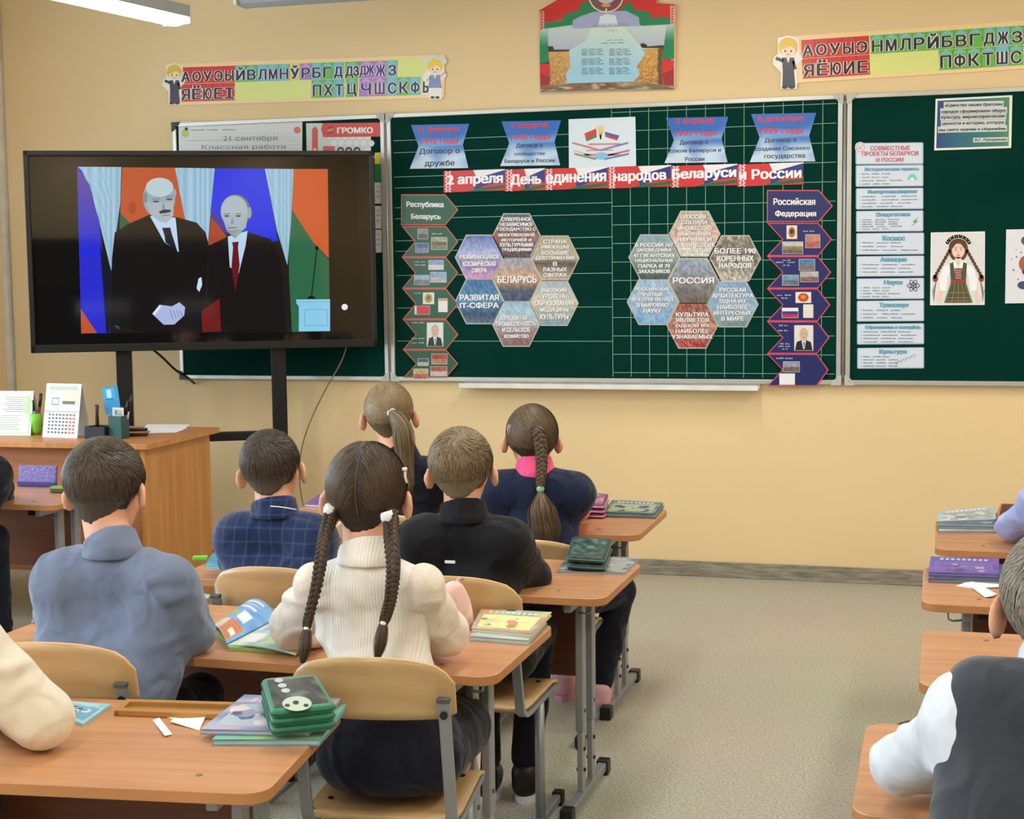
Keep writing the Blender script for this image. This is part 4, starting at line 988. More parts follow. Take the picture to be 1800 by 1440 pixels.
# ---- banner, one sheet for each word
def sheet_banner(cx, x0, x1, y0, y1, word, wx0, wx1, wy0, wy1, label, sl=-0.035, folk=True):
    a = Print(BP, cx, thick=0.0015); dy = sl*(x1-x0); a.slope = sl
    q = lambda u, v: (x0+(x1-x0)*u, y0+(y1-y0)*v+dy*u)
    a.base([q(0, 0), q(1, 0), q(1, 1), q(0, 1)], (208, 44, 52))
    a.poly([q(0.48, 0), q(1, 0), q(1, .25), q(.75, .22), q(.55, .45)], (236, 232, 236), 1)
    a.poly([q(0.5, .42), q(.78, .2), q(1, .04), q(1, .62), q(.7, .7), q(.5, .95)], (38, 48, 128), 2)
    a.poly([q(0.35, 1), q(.6, .84), q(1, .74), q(1, .88), q(.62, 1)], (30, 96, 58), 3)
    if folk:
        w = 44/(x1-x0)
        a.poly([q(0, 0), q(w, 0), q(w, 1), q(0, 1)], (214, 52, 58), 3)
        for j in range(6):
            c = q(w/2, 0.09+0.165*j); a.line(c[0]-14, c[1]-8, c[0]+14, c[1]+8, 5, (242, 226, 226), 4); a.line(c[0]-14, c[1]+8, c[0]+14, c[1]-8, 5, (242, 226, 226), 4)
    a.text(word, wx0, wy0, wx1, wy1, (244, 240, 244), 6, 0.045)
    a.build('banner_sheet', M_GLOSSPRINT, None, label, 'banner', 'banner sheets with white words over the hexagons')
sheet_banner(Z2, 288, 598, 406, 514, '2 апреля', 308, 585, 428, 486, 'leftmost red and blue banner sheet reading 2 апреля')
sheet_banner(Z2, 598, 800, 398, 508, 'День', 628, 778, 424, 484, 'narrow red banner sheet reading День, second from the left')
sheet_banner(Z2, 800, 1118, 394, 502, 'единения', 808, 1108, 424, 478, 'banner sheet reading единения, third from the left')
sheet_banner(Z2, 1118, 1440, 386, 494, 'народов', 1150, 1412, 420, 470, 'banner sheet reading народов, between единения and Беларуси')
sheet_banner(Z3, 318, 630, 352, 452, 'Беларуси', 326, 622, 368, 424, 'banner sheet reading Беларуси, second from the right')
sheet_banner(Z3, 630, 940, 345, 448, 'и России', 640, 928, 370, 416, 'rightmost red and blue banner sheet reading и России')
# ---- hexagons
def rnd(cols, seed):
    r_ = random.Random(seed)
    return lambda u, v: mixc(r_.choice(cols), r_.choice(cols), 0.4)
def blend(stops, noise, seed):
    r_ = random.Random(seed)
    def fn(u, v):
        for i in range(len(stops)-1):
            if v <= stops[i+1][0]:
                t = (v-stops[i][0])/(stops[i+1][0]-stops[i][0]+1e-6); c = mixc(stops[i][1], stops[i+1][1], t); break
        else: c = stops[-1][1]
        n = r_.uniform(-noise, noise); return (c[0]+n, c[1]+n*0.9, c[2]+n*0.8)
    return fn
def hexagon(cx, cy, R, Hh, fn, rows, label, group, ty=(-0.62, 0.62), fs=None):
    a = Print(BP, thick=0.0013)
    def hx(k): return [(cx-R*k, cy+0), (cx-R*0.54*k, cy-Hh*k), (cx+R*0.54*k, cy-Hh*k), (cx+R*k, cy), (cx+R*0.54*k, cy+Hh*k), (cx-R*0.54*k, cy+Hh*k)]
    a.base(hx(1.0), (188, 190, 178)); a.grad(hx(0.955), fn, 18, 18, 1); a.slope = -0.004
    n = len(rows); y0, y1 = cy+ty[0]*Hh, cy+ty[1]*Hh; lh = (y1-y0)/n; mxl = max(len(t) for t in rows); cw = min(lh*0.92, 1.58*R/mxl)
    for i, t in enumerate(rows):
        w = cw*len(t); yy = y0+lh*(i+0.14); w = min(w, 2*R*(1-0.42*abs((yy+lh*0.35-cy)/Hh))*0.97)
        for ox, oy in ((0.6, 0.5),): a.text(t, cx-w/2+ox, yy+oy, cx+w/2+ox, yy+lh*0.72+oy, (70, 76, 88), 3, 0.05)
        a.text(t, cx-w/2, yy, cx+w/2, yy+lh*0.72, (240, 240, 242), 4, 0.04)
    a.build('hexagon_card', M_GLOSSPRINT, None, label, 'card', group)
GB = 'hexagon photo cards of the left rosette'; GR = 'hexagon photo cards of the right rosette'
hexagon(908, 415, 43, 40, blend([(0, (84, 92, 112)), (.5, (150, 96, 90)), (1, (74, 66, 70))], 30, 1), ['СУВЕРЕННОЕ', 'НЕЗАВИСИМОЕ', 'ГОСУДАРСТВО С', 'МНОГОВЕКОВОЙ', 'ИСТОРИЕЙ И', 'КУЛЬТУРНЫМИ', 'ТРАДИЦИЯМИ'], 'dark hexagon card at the top of the left rosette', GB, (-.85, .72))
hexagon(842.5, 452.5, 43, 40, blend([(0, (92, 110, 176)), (.4, (176, 186, 222)), (.7, (146, 118, 180)), (1, (206, 150, 186))], 22, 2), ['РАЗВИВАЮЩАЯСЯ', 'КОСМИЧЕСКАЯ', 'СФЕРА'], 'blue and pink sky hexagon card at the upper left of the left rosette', GB, (-.15, .72))
hexagon(975.8, 454, 43, 40, blend([(0, (172, 158, 136)), (.5, (188, 172, 146)), (.6, (92, 80, 70)), (1, (196, 176, 146))], 16, 3), ['СТРАНА', 'ИМЕЮЩАЯ', 'БОЛЬШИЕ', 'ДОСТИЖЕНИЯ', 'В', 'РАЗНЫХ', 'СФЕРАХ'], 'beige hexagon card at the upper right of the left rosette', GB, (-.85, .86))
hexagon(909, 491, 43, 40, blend([(0, (150, 160, 180)), (.35, (196, 160, 140)), (.6, (170, 132, 92)), (.75, (70, 84, 104)), (1, (56, 74, 104))], 26, 4), ['БЕЛАРУСЬ'], 'autumn city hexagon card reading БЕЛАРУСЬ', GB, (-.2, .22))
hexagon(842.5, 530, 43, 40, blend([(0, (60, 110, 160)), (.5, (76, 132, 176)), (.8, (40, 74, 110)), (1, (90, 110, 130))], 26, 5), ['РАЗВИТАЯ', 'IT-СФЕРА'], 'dark blue hexagon card reading РАЗВИТАЯ IT-СФЕРА', GB, (-.35, .35))
hexagon(974.4, 533, 43, 40, blend([(0, (168, 178, 188)), (.5, (206, 200, 176)), (.8, (160, 170, 160)), (1, (120, 150, 176))], 18, 6), ['ВЫСОКИЙ', 'УРОВЕНЬ', 'ОБРАЗОВАНИЯ', 'МЕДИЦИНЫ', 'КУЛЬТУРЫ'], 'pale hexagon card at the lower right of the left rosette', GB, (-.75, .75))
hexagon(907.4, 569.7, 43, 40, blend([(0, (150, 190, 214)), (.4, (186, 200, 210)), (.7, (150, 120, 130)), (1, (130, 100, 96))], 22, 7), ['РАЗВИТАЯ', 'ПРОМЫШЛЕННОСТЬ', 'И СЕЛЬСКОЕ', 'ХОЗЯЙСТВО'], 'hexagon card at the bottom of the left rosette', GB, (-.4, .65))
hexagon(1221, 411, 45.5, 40.5, blend([(0, (186, 176, 160)), (.5, (206, 168, 158)), (1, (214, 214, 206))], 34, 8), ['РОССИЯ', 'СДЕЛАЛА', 'МНОЖЕСТВО', 'ВАЖНЕЙШИХ', 'НАУЧНЫХ И', 'ТЕХНИЧЕСКИХ', 'ОТКРЫТИЙ'], 'pinkish hexagon card at the top of the right rosette', GR, (-.85, .85))
hexagon(1150, 452.5, 45.5, 40.5, blend([(0, (136, 164, 180)), (.45, (150, 168, 160)), (1, (66, 84, 80))], 16, 9), ['В РОССИИ 107', 'ЗАПОВЕДНИКА', '47 ГИГАНТСКИХ', 'НАЦИОНАЛЬНЫХ', 'ПАРКА И 70', 'ЗАКАЗНИКОВ'], 'green lake hexagon card at the upper left of the right rosette', GR, (-.65, .72))
hexagon(1292.5, 454, 45.5, 40.5, blend([(0, (150, 140, 130)), (.4, (120, 110, 106)), (1, (186, 182, 170))], 55, 10), ['БОЛЕЕ 190', 'КОРЕННЫХ', 'НАРОДОВ'], 'crowd hexagon card reading БОЛЕЕ 190 КОРЕННЫХ НАРОДОВ', GR, (-.48, .5))
hexagon(1219, 494, 45.5, 40.5, blend([(0, (150, 168, 192)), (.45, (140, 140, 150)), (1, (96, 92, 84))], 26, 11), ['РОССИЯ'], 'hexagon card reading РОССИЯ in the middle of the right rosette', GR, (-.2, .16))
hexagon(1147, 531, 45.5, 40.5, blend([(0, (160, 188, 216)), (.6, (150, 176, 206)), (1, (120, 170, 214))], 24, 12), ['РОССИЙСКИЕ', 'УЧЁНЫЕ', 'ВНЕСЛИ ВКЛАД', 'В МИРОВУЮ', 'НАУКУ'], 'light blue hexagon card at the lower left of the right rosette', GR, (-.7, .5))
hexagon(1288, 535, 45.5, 40.5, blend([(0, (130, 164, 204)), (.5, (150, 180, 204)), (1, (120, 146, 150))], 20, 13), ['РУССКАЯ', 'АРХИТЕКТУРА', 'ОДНА ИЗ', 'НАИБОЛЕЕ', 'ИНТЕРЕСНЫХ', 'В МИРЕ'], 'blue hexagon card at the lower right of the right rosette', GR, (-.75, .75))
hexagon(1217, 572.5, 45.5, 40.5, blend([(0, (150, 84, 76)), (.4, (176, 130, 110)), (1, (170, 70, 70))], 45, 14), ['КУЛЬТУРА', 'ЯВЛЯЕТСЯ', 'ОДНОЙ ИЗ', 'НАИБОЛЕЕ', 'УЗНАВАЕМЫХ'], 'reddish hexagon card at the bottom of the right rosette', GR, (-.6, .6))
# ---- arrow cards
BPF = Plane((0, D-0.0395, 0), (0, -1, 0))
def arrow(cx, x0, x1, xt, y0, y1, head, fill, edge, label, group, pics, notch=60, sl=0.0, over=False):
    a = Print(BPF if over else BP, cx, thick=0.0014); a.slope = sl; ym = (y0+y1)/2
    pts = [(x0, y0), (x1, y0), (xt, ym), (x1, y1), (x0, y1)] + ([] if head else [(x0+notch, ym)])
    c = (sum(p[0] for p in pts)/len(pts), ym)
    a.base(pts, edge); k = 5
    inn = [(x0+k+(6 if not head else 0), y0+k), (x1-2, y0+k), (xt-7, ym), (x1-2, y1-k), (x0+k+(6 if not head else 0), y1-k)]+([] if head else [(x0+notch+6, ym)])
    a.poly(inn, fill, 1)
    for p_ in pics:
        if p_[0] == 't': a.text(p_[1], *p_[2:6], (240, 240, 240), 4, 0.03)
        elif p_[0] == 's': a.scribble(p_[1], p_[2], p_[3], p_[4], (190, 200, 200), 3, 2)
        else:
            _, x_, y_, w_, h_, cols = p_; r_ = random.Random(int(x_+y_))
            a.rect(x_-2, y_-2, x_+w_+2, y_+h_+2, (206, 206, 200), 2)
            if callable(cols): cols(a, x_, y_, w_, h_)
            else: a.grad([(x_, y_), (x_+w_, y_), (x_+w_, y_+h_), (x_, y_+h_)], lambda u, v: mixc(cols[min(len(cols)-1, int(v*len(cols)))], (r_.uniform(40, 220),)*3, 0.22), 8, 7, 3)
    a.build('arrow_card', M_GLOSSPRINT, None, label, 'card', group)
def portrait(hair_c):
    def fn(a, x, y, w, h):
        a.rect(x, y, x+w, y+h, (226, 222, 218), 3)
        a.poly([(x+w*.02, y+h), (x+w*.12, y+h*.66), (x+w*.5, y+h*.55), (x+w*.88, y+h*.66), (x+w*.98, y+h)], (34, 36, 46), 4)
        a.poly([(x+w*.38, y+h*.6), (x+w*.62, y+h*.6), (x+w*.54, y+h*.95), (x+w*.47, y+h*.95)], (236, 236, 240), 5); a.poly([(x+w*.47, y+h*.66), (x+w*.54, y+h*.66), (x+w*.52, y+h)], (40, 50, 90), 6)
        a.ell(x+w*.5, y+h*.34, w*.24, h*.26, hair_c, 5, 18); a.ell(x+w*.5, y+h*.37, w*.21, h*.23, (216, 178, 158), 6, 18)
        for s_ in (-.08, .08): a.ell(x+w*(.5+s_), y+h*.34, w*.03, h*.014, (60, 50, 50), 7, 8)
        a.line(x+w*.44, y+h*.47, x+w*.56, y+h*.47, h*.02, (150, 90, 86), 7)
    return fn
def flag(cols, vert=None):
    def fn(a, x, y, w, h):
        t = sum(c[1] for c in cols); yy = y
        for c, q in cols: a.rect(x, yy, x+w, yy+h*q/t, c, 3); yy += h*q/t
        if vert: a.rect(x, y, x+w*.12, y+h, vert, 4)
    return fn
def crest(c1, c2):
    def fn(a, x, y, w, h):
        a.rect(x, y, x+w, y+h, (232, 226, 212), 3); a.ell(x+w/2, y+h/2, w*.36, h*.42, c1, 4, 16); a.ell(x+w/2, y+h*.45, w*.18, h*.2, c2, 5, 12)
    return fn
G1, G2_ = (18, 84, 56), (206, 84, 64); GG = 'green arrow cards down the left of the middle board'
BL, BE = (34, 40, 104), (214, 76, 92); GN = 'navy arrow cards down the right of the middle board'
arrow(Z2, 72, 296, 362, 523, 680, True, G1, G2_, 'green header arrow reading Республика Беларусь', GG, [('t', 'Республика', 100, 560, 286, 594), ('t', 'Беларусь', 124, 622, 272, 654)], sl=0.01)
gp = [[('p', 158, 700, 48, 48, [(150, 140, 130), (90, 80, 80)]), ('p', 226, 742, 78, 60, [(170, 160, 120), (90, 60, 50), (120, 130, 80)]), ('p', 146, 772, 64, 44, [(60, 90, 150), (120, 130, 170)]), ('s', 228, 726, 284, 7)],
      [('p', 212, 858, 74, 46, [(130, 160, 210), (226, 226, 230)]), ('p', 222, 918, 78, 50, [(140, 176, 226), (196, 190, 190)]), ('p', 140, 934, 74, 46, [(150, 190, 226), (110, 120, 130)]), ('s', 140, 868, 206, 6), ('s', 140, 884, 206, 6)],
      [('p', 184, 1022, 54, 56, crest((190, 150, 70), (60, 130, 80))), ('p', 142, 1090, 74, 40, flag([((206, 50, 54), 2), ((206, 50, 54), 1)], (226, 226, 226))), ('p', 262, 1052, 44, 66, flag([((214, 140, 136), 1), ((232, 226, 220), 5)])), ('s', 140, 1026, 178, 6)],
      [('p', 204, 1174, 80, 118, portrait((170, 170, 172))), ('s', 126, 1176, 196, 6), ('s', 126, 1256, 196, 6), ('s', 126, 1278, 196, 6)],
      [('p', 228, 1332, 76, 50, [(160, 50, 44), (196, 120, 70)]), ('p', 158, 1356, 52, 34, [(60, 66, 72), (190, 190, 190)]), ('p', 136, 1408, 72, 48, [(206, 180, 110), (190, 90, 60)]), ('p', 222, 1396, 82, 46, [(170, 60, 60), (206, 196, 180)])]]
lb = ['green arrow card with a bison and a stork picture', 'green arrow card with three pictures of blue sky buildings', 'green arrow card with a red flag and a coat of arms', 'green arrow card with a portrait of a man in a suit', 'lowest green arrow card with four small pictures']
for i, (y0, y1) in enumerate(((684, 842), (842, 1000), (1000, 1156), (1156, 1310), (1310, 1452))):
    arrow(Z2, 74+i*2, 300, 362, y0, y1, False, G1, G2_, lb[i], GG, gp[i], 66, over=(i == 4))
arrow(Z3, 768, 1012, 1078, 464, 614, True, BL, BE, 'navy header arrow reading Российская Федерация', GN, [('t', 'Российская', 800, 502, 994, 534), ('t', 'Федерация', 808, 560, 998, 594)])
bp = [[('p', 862, 632, 46, 60, crest((180, 110, 60), (60, 40, 40))), ('p', 950, 674, 66, 60, [(206, 140, 120), (190, 90, 80)]), ('p', 842, 708, 94, 54, [(206, 206, 200), (150, 120, 80), (90, 90, 80)]), ('s', 938, 660, 996, 7)],
      [('p', 920, 790, 72, 50, [(60, 120, 180), (120, 100, 90)]), ('p', 926, 848, 82, 46, [(190, 190, 190), (130, 90, 80)]), ('p', 842, 864, 74, 46, [(110, 160, 200), (90, 110, 130)]), ('s', 842, 796, 884, 6), ('s', 812, 806, 916, 6), ('s', 842, 820, 884, 6)],
      [('p', 904, 944, 70, 48, crest((206, 70, 50), (206, 150, 60))), ('p', 840, 1018, 74, 44, flag([((236, 236, 236), 1), ((46, 60, 150), 1), ((206, 50, 56), 1)])), ('p', 940, 1002, 44, 60, flag([((226, 222, 216), 1)])), ('s', 816, 960, 888, 6), ('s', 836, 974, 870, 6)],
      [('p', 898, 1100, 86, 116, portrait((196, 186, 170))), ('s', 826, 1102, 872, 6), ('s', 822, 1126, 876, 6), ('s', 830, 1188, 880, 6), ('s', 822, 1200, 886, 6), ('s', 840, 1212, 872, 6)],
      [('p', 846, 1270, 74, 46, [(150, 160, 190), (120, 90, 70)]), ('p', 828, 1326, 70, 50, flag([((236, 238, 242), 1)])), ('s', 812, 1256, 896, 7)]]
lb = ['navy arrow card with nesting doll and bear pictures', 'navy arrow card with three city pictures', 'navy arrow card with a white blue red flag and a crest', 'navy arrow card with a portrait of a man in a suit', 'lowest navy arrow card beside the board corner']
for i, (y0, y1) in enumerate(((618, 774), (774, 926), (926, 1080), (1080, 1232), (1232, 1384))):
    arrow(Z3, 768, 1010-i*2, 1074-i*4, y0, y1, False, BL, BE, lb[i], GN, bp[i], 72, over=(i == 4))
# ---- column of white cards on the right board
Z5 = (3.0645, 1460, 230)
titles = [None, ('Историческая память', 184, 474, 198, 220), ('Импортозамещение', 200, 462, 318, 342), ('Энергетика', 244, 426, 440, 466), ('Космос', 280, 398, 564, 590), ('Авиация', 268, 406, 680, 708), ('Наука', 288, 384, 804, 832), ('Транспорт', 262, 420, 926, 954), ('Образование и молодёжь', 186, 484, 1048, 1070), ('Культура', 262, 408, 1178, 1204)]
ys = [(62, 182), (182, 302), (306, 424), (428, 544), (548, 668), (672, 786), (792, 908), (912, 1028), (1036, 1152), (1166, 1282)]
lines = [0, 4, 4, 5, 3, 3, 4, 3, 4, 4]
lab = ['white header card reading СОВМЕСТНЫЕ ПРОЕКТЫ БЕЛАРУСИ И РОССИИ in red', 'white card with a green half-round icon, directly under the red header card', 'white card third from the top of the column', 'white card reading Энергетика with a green lightning icon', 'white card titled Космос below the lightning card', 'white card titled Авиация above the atom card', 'white card reading Наука with an atom icon', 'white card titled Транспорт below the atom card', 'white card second from the bottom of the column', 'white card reading Культура at the bottom of the column']
for i, (y0, y1) in enumerate(ys):
    a = Print(BP, Z5, thick=0.0018); x0 = 134+i; x1 = 500 if i < 4 else 504; a.slope = -0.012 if i < 4 else 0
    a.base([(x0+5, y0+4), (x1-6, y0), (x1, y0+5), (x1, y1-7), (x1-6, y1-2), (x0+5, y1), (x0, y1-5), (x0, y0+9)], (168, 182, 206)); a.poly([(x0+6, y0+7), (x1-6, y0+4), (x1-5, y1-8), (x0+6, y1-5)], (212, 224, 240), 1)
    if i == 0:
        for t, xa, xb, ya, yb in (('СОВМЕСТНЫЕ', 214, 428, 82, 106), ('ПРОЕКТЫ БЕЛАРУСИ', 170, 472, 112, 136), ('И РОССИИ', 246, 392, 146, 168)): a.text(t, xa, ya, xb, yb, (204, 84, 96), 3, 0.03)
        a.ell(160, 90, 29, 30, (226, 220, 226), 2, 20); a.ell(160, 90, 24, 25, (206, 160, 170), 3, 16); a.ell(160, 90, 20, 21, (226, 224, 230), 4, 16); a.line(145, 100, 172, 80, 3, (190, 120, 130), 5); a.line(150, 80, 170, 102, 3, (120, 150, 190), 5)
    else:
        t, xa, xb, ya, yb = titles[i]; a.text(t, xa+1, ya+1, xb+1, yb+1, (60, 110, 150), 3, 0.07); a.text(t, xa, ya, xb, yb, (122, 190, 218), 4, 0.02)
        n = lines[i]; ta = yb+16; st = (y1-12-ta)/max(1, n-1) if n > 1 else 12; st = min(st, 20)
        for k in range(n):
            xe = random.choice((330, 380, 400)) if i in (1, 3, 6, 9) else random.choice((400, 460, 484))
            a.scribble(x0+34, ta+k*st, xe, 6.5, (84, 96, 112), 3, 3); a.ell(x0+22, ta+k*st-3, 2.4, 2.4, (84, 96, 112), 3, 6)
        if i == 1: a.ell(440, 264, 26, 32, (130, 206, 196), 3, 14, 180, 360); a.ell(440, 268, 12, 16, (226, 240, 240), 4, 10, 180, 360)
        if i == 3: a.poly([(474, 462), (440, 492), (456, 492), (428, 520), (472, 486), (458, 484)], (70, 170, 90), 3)
        if i == 6:
            for q in range(3):
                for w_ in range(14):
                    t0, t1 = 2*math.pi*w_/14, 2*math.pi*(w_+1)/14; ca, sa = math.cos(q*1.047), math.sin(q*1.047)
                    p_ = [(446+34*math.cos(t)*ca-12*math.sin(t)*sa, 834+34*math.cos(t)*sa+12*math.sin(t)*ca) for t in (t0, t1)]; a.line(*p_[0], *p_[1], 4, (66, 78, 96), 3)
            a.ell(446, 834, 7, 7, (66, 78, 96), 4, 10)
        if i == 9:
            for q in range(10): a.line(340+q*12, 1256-q*5+(q % 2)*12, 352+q*12, 1246-q*5, 3, (150, 160, 186), 3)
    a.build('project_card', M_GLOSSPRINT, None, lab[i], 'card', 'white cards in a column on the right board')
# ---- quotation sheet
Z4 = (3.913, 1340, 0); a = Print(BP, Z4, thick=0.0012); a.base([(1192, 680), (1720, 655), (1712, 1018), (1182, 1035)], (232, 236, 232))
a.grad([(1206, 694), (1700, 668), (1694, 1004), (1196, 1020)], lambda u, v: mixc(mixc((40, 70, 130), (86, 140, 88), u), (20, 120, 140), 0.5*math.sin(math.pi*u)), 14, 6, 1)
a.slope = -0.022; tx = [('«Единство наших братских', 1256, 1652, 708, 742), ('народов сформировало общую', 1232, 1676, 752, 786), ('культуру, мировоззренческие', 1232, 1670, 794, 826), ('ценности и историю, которую', 1236, 1664, 838, 868), ('мы свято храним и сбережём»', 1216, 1676, 878, 910)]
for t, xa, xb, ya, yb in tx: a.rect(xa-8, ya-6, xb+8, yb+4, (206, 214, 218), 2)
for t, xa, xb, ya, yb in tx: a.text(t, xa, ya+6, xb, yb-2, (34, 56, 60), 4, 0.03)
a.rect(1450, 948, 1690, 980, (206, 214, 210), 2); a.text('А.Г. Лукашенко', 1460, 954, 1682, 976, (34, 56, 60), 4, 0.03)
a.build('quotation_sheet', M_GLOSSPRINT, None, 'framed quotation sheet with blue-green border at the top of the right board', 'poster')
# ---- drawing of a girl in folk dress
a = Print(BP, Z5, thick=0.0012); a.base([(540, 548), (832, 542), (830, 938), (536, 940)], (236, 236, 236)); a.rect(546, 552, 826, 932, (222, 224, 228), 1)
hc, sk = (96, 62, 48), (240, 206, 188)
for s_ in (-1, 1):
    cx = 688
    for k in range(9): a.ell(cx+s_*(50+k*9.5), 650+k*17, 9, 12, hc, 3, 10)
    a.ell(cx+s_*124, 795, 15, 20, (130, 70, 60), 3, 12); a.poly([(cx+s_*40, 715), (cx+s_*78, 730), (cx+s_*104, 800), (cx+s_*98, 862), (cx+s_*64, 862), (cx+s_*56, 790), (cx+s_*44, 760)], (244, 244, 248), 4)
    a.ell(cx+s_*100, 890, 12, 34, sk, 3, 12, rot=-s_*14); a.ell(cx+s_*106, 908, 12, 16, sk, 4, 10)
    for k in range(5): a.line(cx+s_*130, 870+k*12, cx+s_*(116+6*k), 800+k*14, 3, (120, 130, 80), 2)
a.ell(688, 640, 52, 66, hc, 3, 22); a.ell(688, 644, 35, 44, sk, 5, 22); a.poly([(652, 640), (660, 600), (716, 600), (724, 640), (704, 612), (688, 606), (672, 612)], hc, 6)
for s_ in (-14, 14): a.ell(688+s_, 640, 6, 4.5, (240, 240, 240), 7, 10); a.ell(688+s_, 640, 3.5, 4.5, (60, 44, 40), 8, 8); a.line(680+s_, 629, 696+s_, 629, 2, hc, 7)
a.line(688, 648, 685, 660, 2, (206, 150, 130), 7); a.ell(688, 670, 7, 3, (196, 80, 84), 7, 10)
for k in range(15):
    t = math.radians(200+140*k/14); a.ell(688+66*math.cos(t), 630+62*math.sin(t), 13, 13, (240, 240, 236), 7, 9); a.ell(688+66*math.cos(t), 630+62*math.sin(t), 4, 4, (206, 190, 90) if k % 2 else (60, 70, 60), 8, 7)
a.poly([(674, 680), (702, 680), (712, 712), (664, 712)], sk, 5); a.poly([(644, 700), (672, 696), (688, 740), (704, 696), (732, 700), (736, 740), (640, 740)], (244, 244, 248), 6)
a.poly([(642, 716), (660, 706), (668, 764), (706, 764), (716, 706), (734, 716), (728, 806), (648, 806)], (74, 84, 66), 7); a.poly([(670, 740), (706, 740), (704, 800), (672, 800)], (150, 84, 80), 8)
for k in range(4): a.line(672, 750+k*13, 704, 756+k*13, 2.5, (226, 190, 170), 9)
a.poly([(648, 804), (728, 804), (730, 818), (646, 818)], (170, 56, 56), 9)
a.poly([(648, 816), (728, 816), (764, 926), (612, 926)], (40, 92, 58), 6)
for k in range(9): t = k/8; a.line(652+72*t, 818, 618+140*t, 926, 4, (150, 60, 56) if k % 2 else (120, 140, 90), 7)
for y in (872, 900, 916): a.line(622+(926-y)*0.33, y, 754-(926-y)*0.33, y, 4, (190, 110, 90), 8)
a.build('drawing', M_PRINT, None, 'drawing of a girl with two braids, flower wreath and green folk skirt', 'drawing')
# ---- second drawing, cut by the frame
a = Print(BP, Z5, thick=0.0012); a.base([(946, 532), (1250, 526), (1250, 926), (940, 930)], (224, 228, 236))
a.ell(1058, 716, 44, 46, (170, 92, 74), 3, 18); a.ell(1070, 760, 40, 20, (60, 66, 90), 4, 14); a.ell(1056, 592, 30, 26, (70, 90, 100), 3, 14); a.ell(1040, 832, 34, 22, (60, 76, 120), 3, 14)
for q in ((985, 750, 5), (1002, 680, 4), (975, 690, 3), (1010, 800, 4), (1000, 640, 3), (1025, 655, 4)): a.ell(*q[:2], q[2], q[2], (70, 80, 110), 3, 8)
a.ell(1110, 650, 40, 44, (206, 130, 110), 4, 16); a.ell(1120, 850, 60, 40, (90, 110, 150), 3, 16)
a.build('drawing', M_PRINT, None, 'white drawing with dark blue and brown flowers cut by the right frame edge', 'drawing')
# ---- sheets on the left board, above and beside the television
Z6 = (3.3333, 280, 0); a = Print(BP, Z6, thick=0.0012); a.base([(112, 712), (838, 708), (836, 1020), (118, 1020)], (224, 228, 226)); a.slope = -0.008
for k in range(30): a.line(130+k*23.5, 780, 130+k*23.5, 1016, 1.4, (190, 204, 212), 1)
for k in range(11): a.line(130, 780+k*23.5, 830, 778+k*23.5, 1.4, (190, 204, 212), 1)
a.line(160, 824, 700, 812, 2, (150, 160, 170), 2)
a.text('21 сентября', 375, 796, 690, 834, (120, 126, 132), 3, -0.005); a.text('Классная работа', 250, 850, 740, 882, (120, 126, 132), 3, -0.005)
a.scribble(186, 766, 462, 8, (130, 136, 140), 3, 3); a.ell(152, 780, 20, 24, (190, 206, 90), 3, 14); a.ell(158, 756, 10, 10, (60, 60, 60), 4, 10); a.ell(808, 762, 20, 20, (226, 116, 84), 3, 16)
a.build('writing_sheet', M_PRINT, None, 'squared handwriting sheet at the top left of the left chalkboard', 'poster')
a = Print(BP, Z6, thick=0.0012); a.base([(860, 722), (1240, 722), (1240, 1000), (866, 1000)], (206, 212, 208))
for i in range(6):
    for j in range(4): a.ell(1000+i*44+(j % 2)*22, 800+j*40, 20, 20, (226, 230, 230), 1, 6)
a.poly([(895, 760), (905, 744), (918, 744), (928, 760), (928, 990), (895, 990)], (206, 60, 44), 3); a.rect(902, 868, 922, 990, (240, 190, 60), 4); a.rect(960, 856, 1028, 886, (206, 76, 60), 3)
for k in range(3): a.ell(1062+k*48, 884, 22, 24, (40, 36, 36), 4, 14); a.ell(1062+k*48, 888, 13, 15, (226, 190, 170), 5, 12)
a.poly([(948, 760), (958, 722), (1306, 718), (1306, 800), (962, 804)], (206, 54, 46), 5); a.text('ГРОМКО', 1044, 748, 1250, 782, (240, 236, 232), 7, 0.05, -0.01)
for k in range(3): a.line(985, 750+k*16, 1018, 742+k*16, 6, (230, 180, 60) if k % 2 else (60, 40, 36), 7)
a.build('noise_level_chart', M_GLOSSPRINT, None, 'grey chart with red title ГРОМКО above the television', 'poster')
a = Print(BP, Z6, thick=0.0012); a.base([(1262, 895), (1308, 893), (1308, 1005), (1262, 1005)], (222, 206, 84)); a.rect(1262, 960, 1308, 1070, (40, 130, 66), 1)
a.build('colour_card', M_PRINT, None, 'yellow and green card peeping out at the right of the television', 'card')
for k, (y0, y1, l_) in enumerate(((320, 358, 'upper small white card right of the television edge'), (362, 402, 'middle small white card right of the television edge'), (404, 444, 'lower small white card right of the television edge'))):
    a = Print(BP, thick=0.0012); a.base([(640, y0), (671, y0), (671, y1), (640, y1)], (206, 212, 214))
    for q in range(3): a.scribble(662, y0+9+q*9, 670, 2.5, (120, 120, 130), 2, 1)
    a.build('small_card', M_PRINT, None, l_, 'card', 'small white cards right of the television')
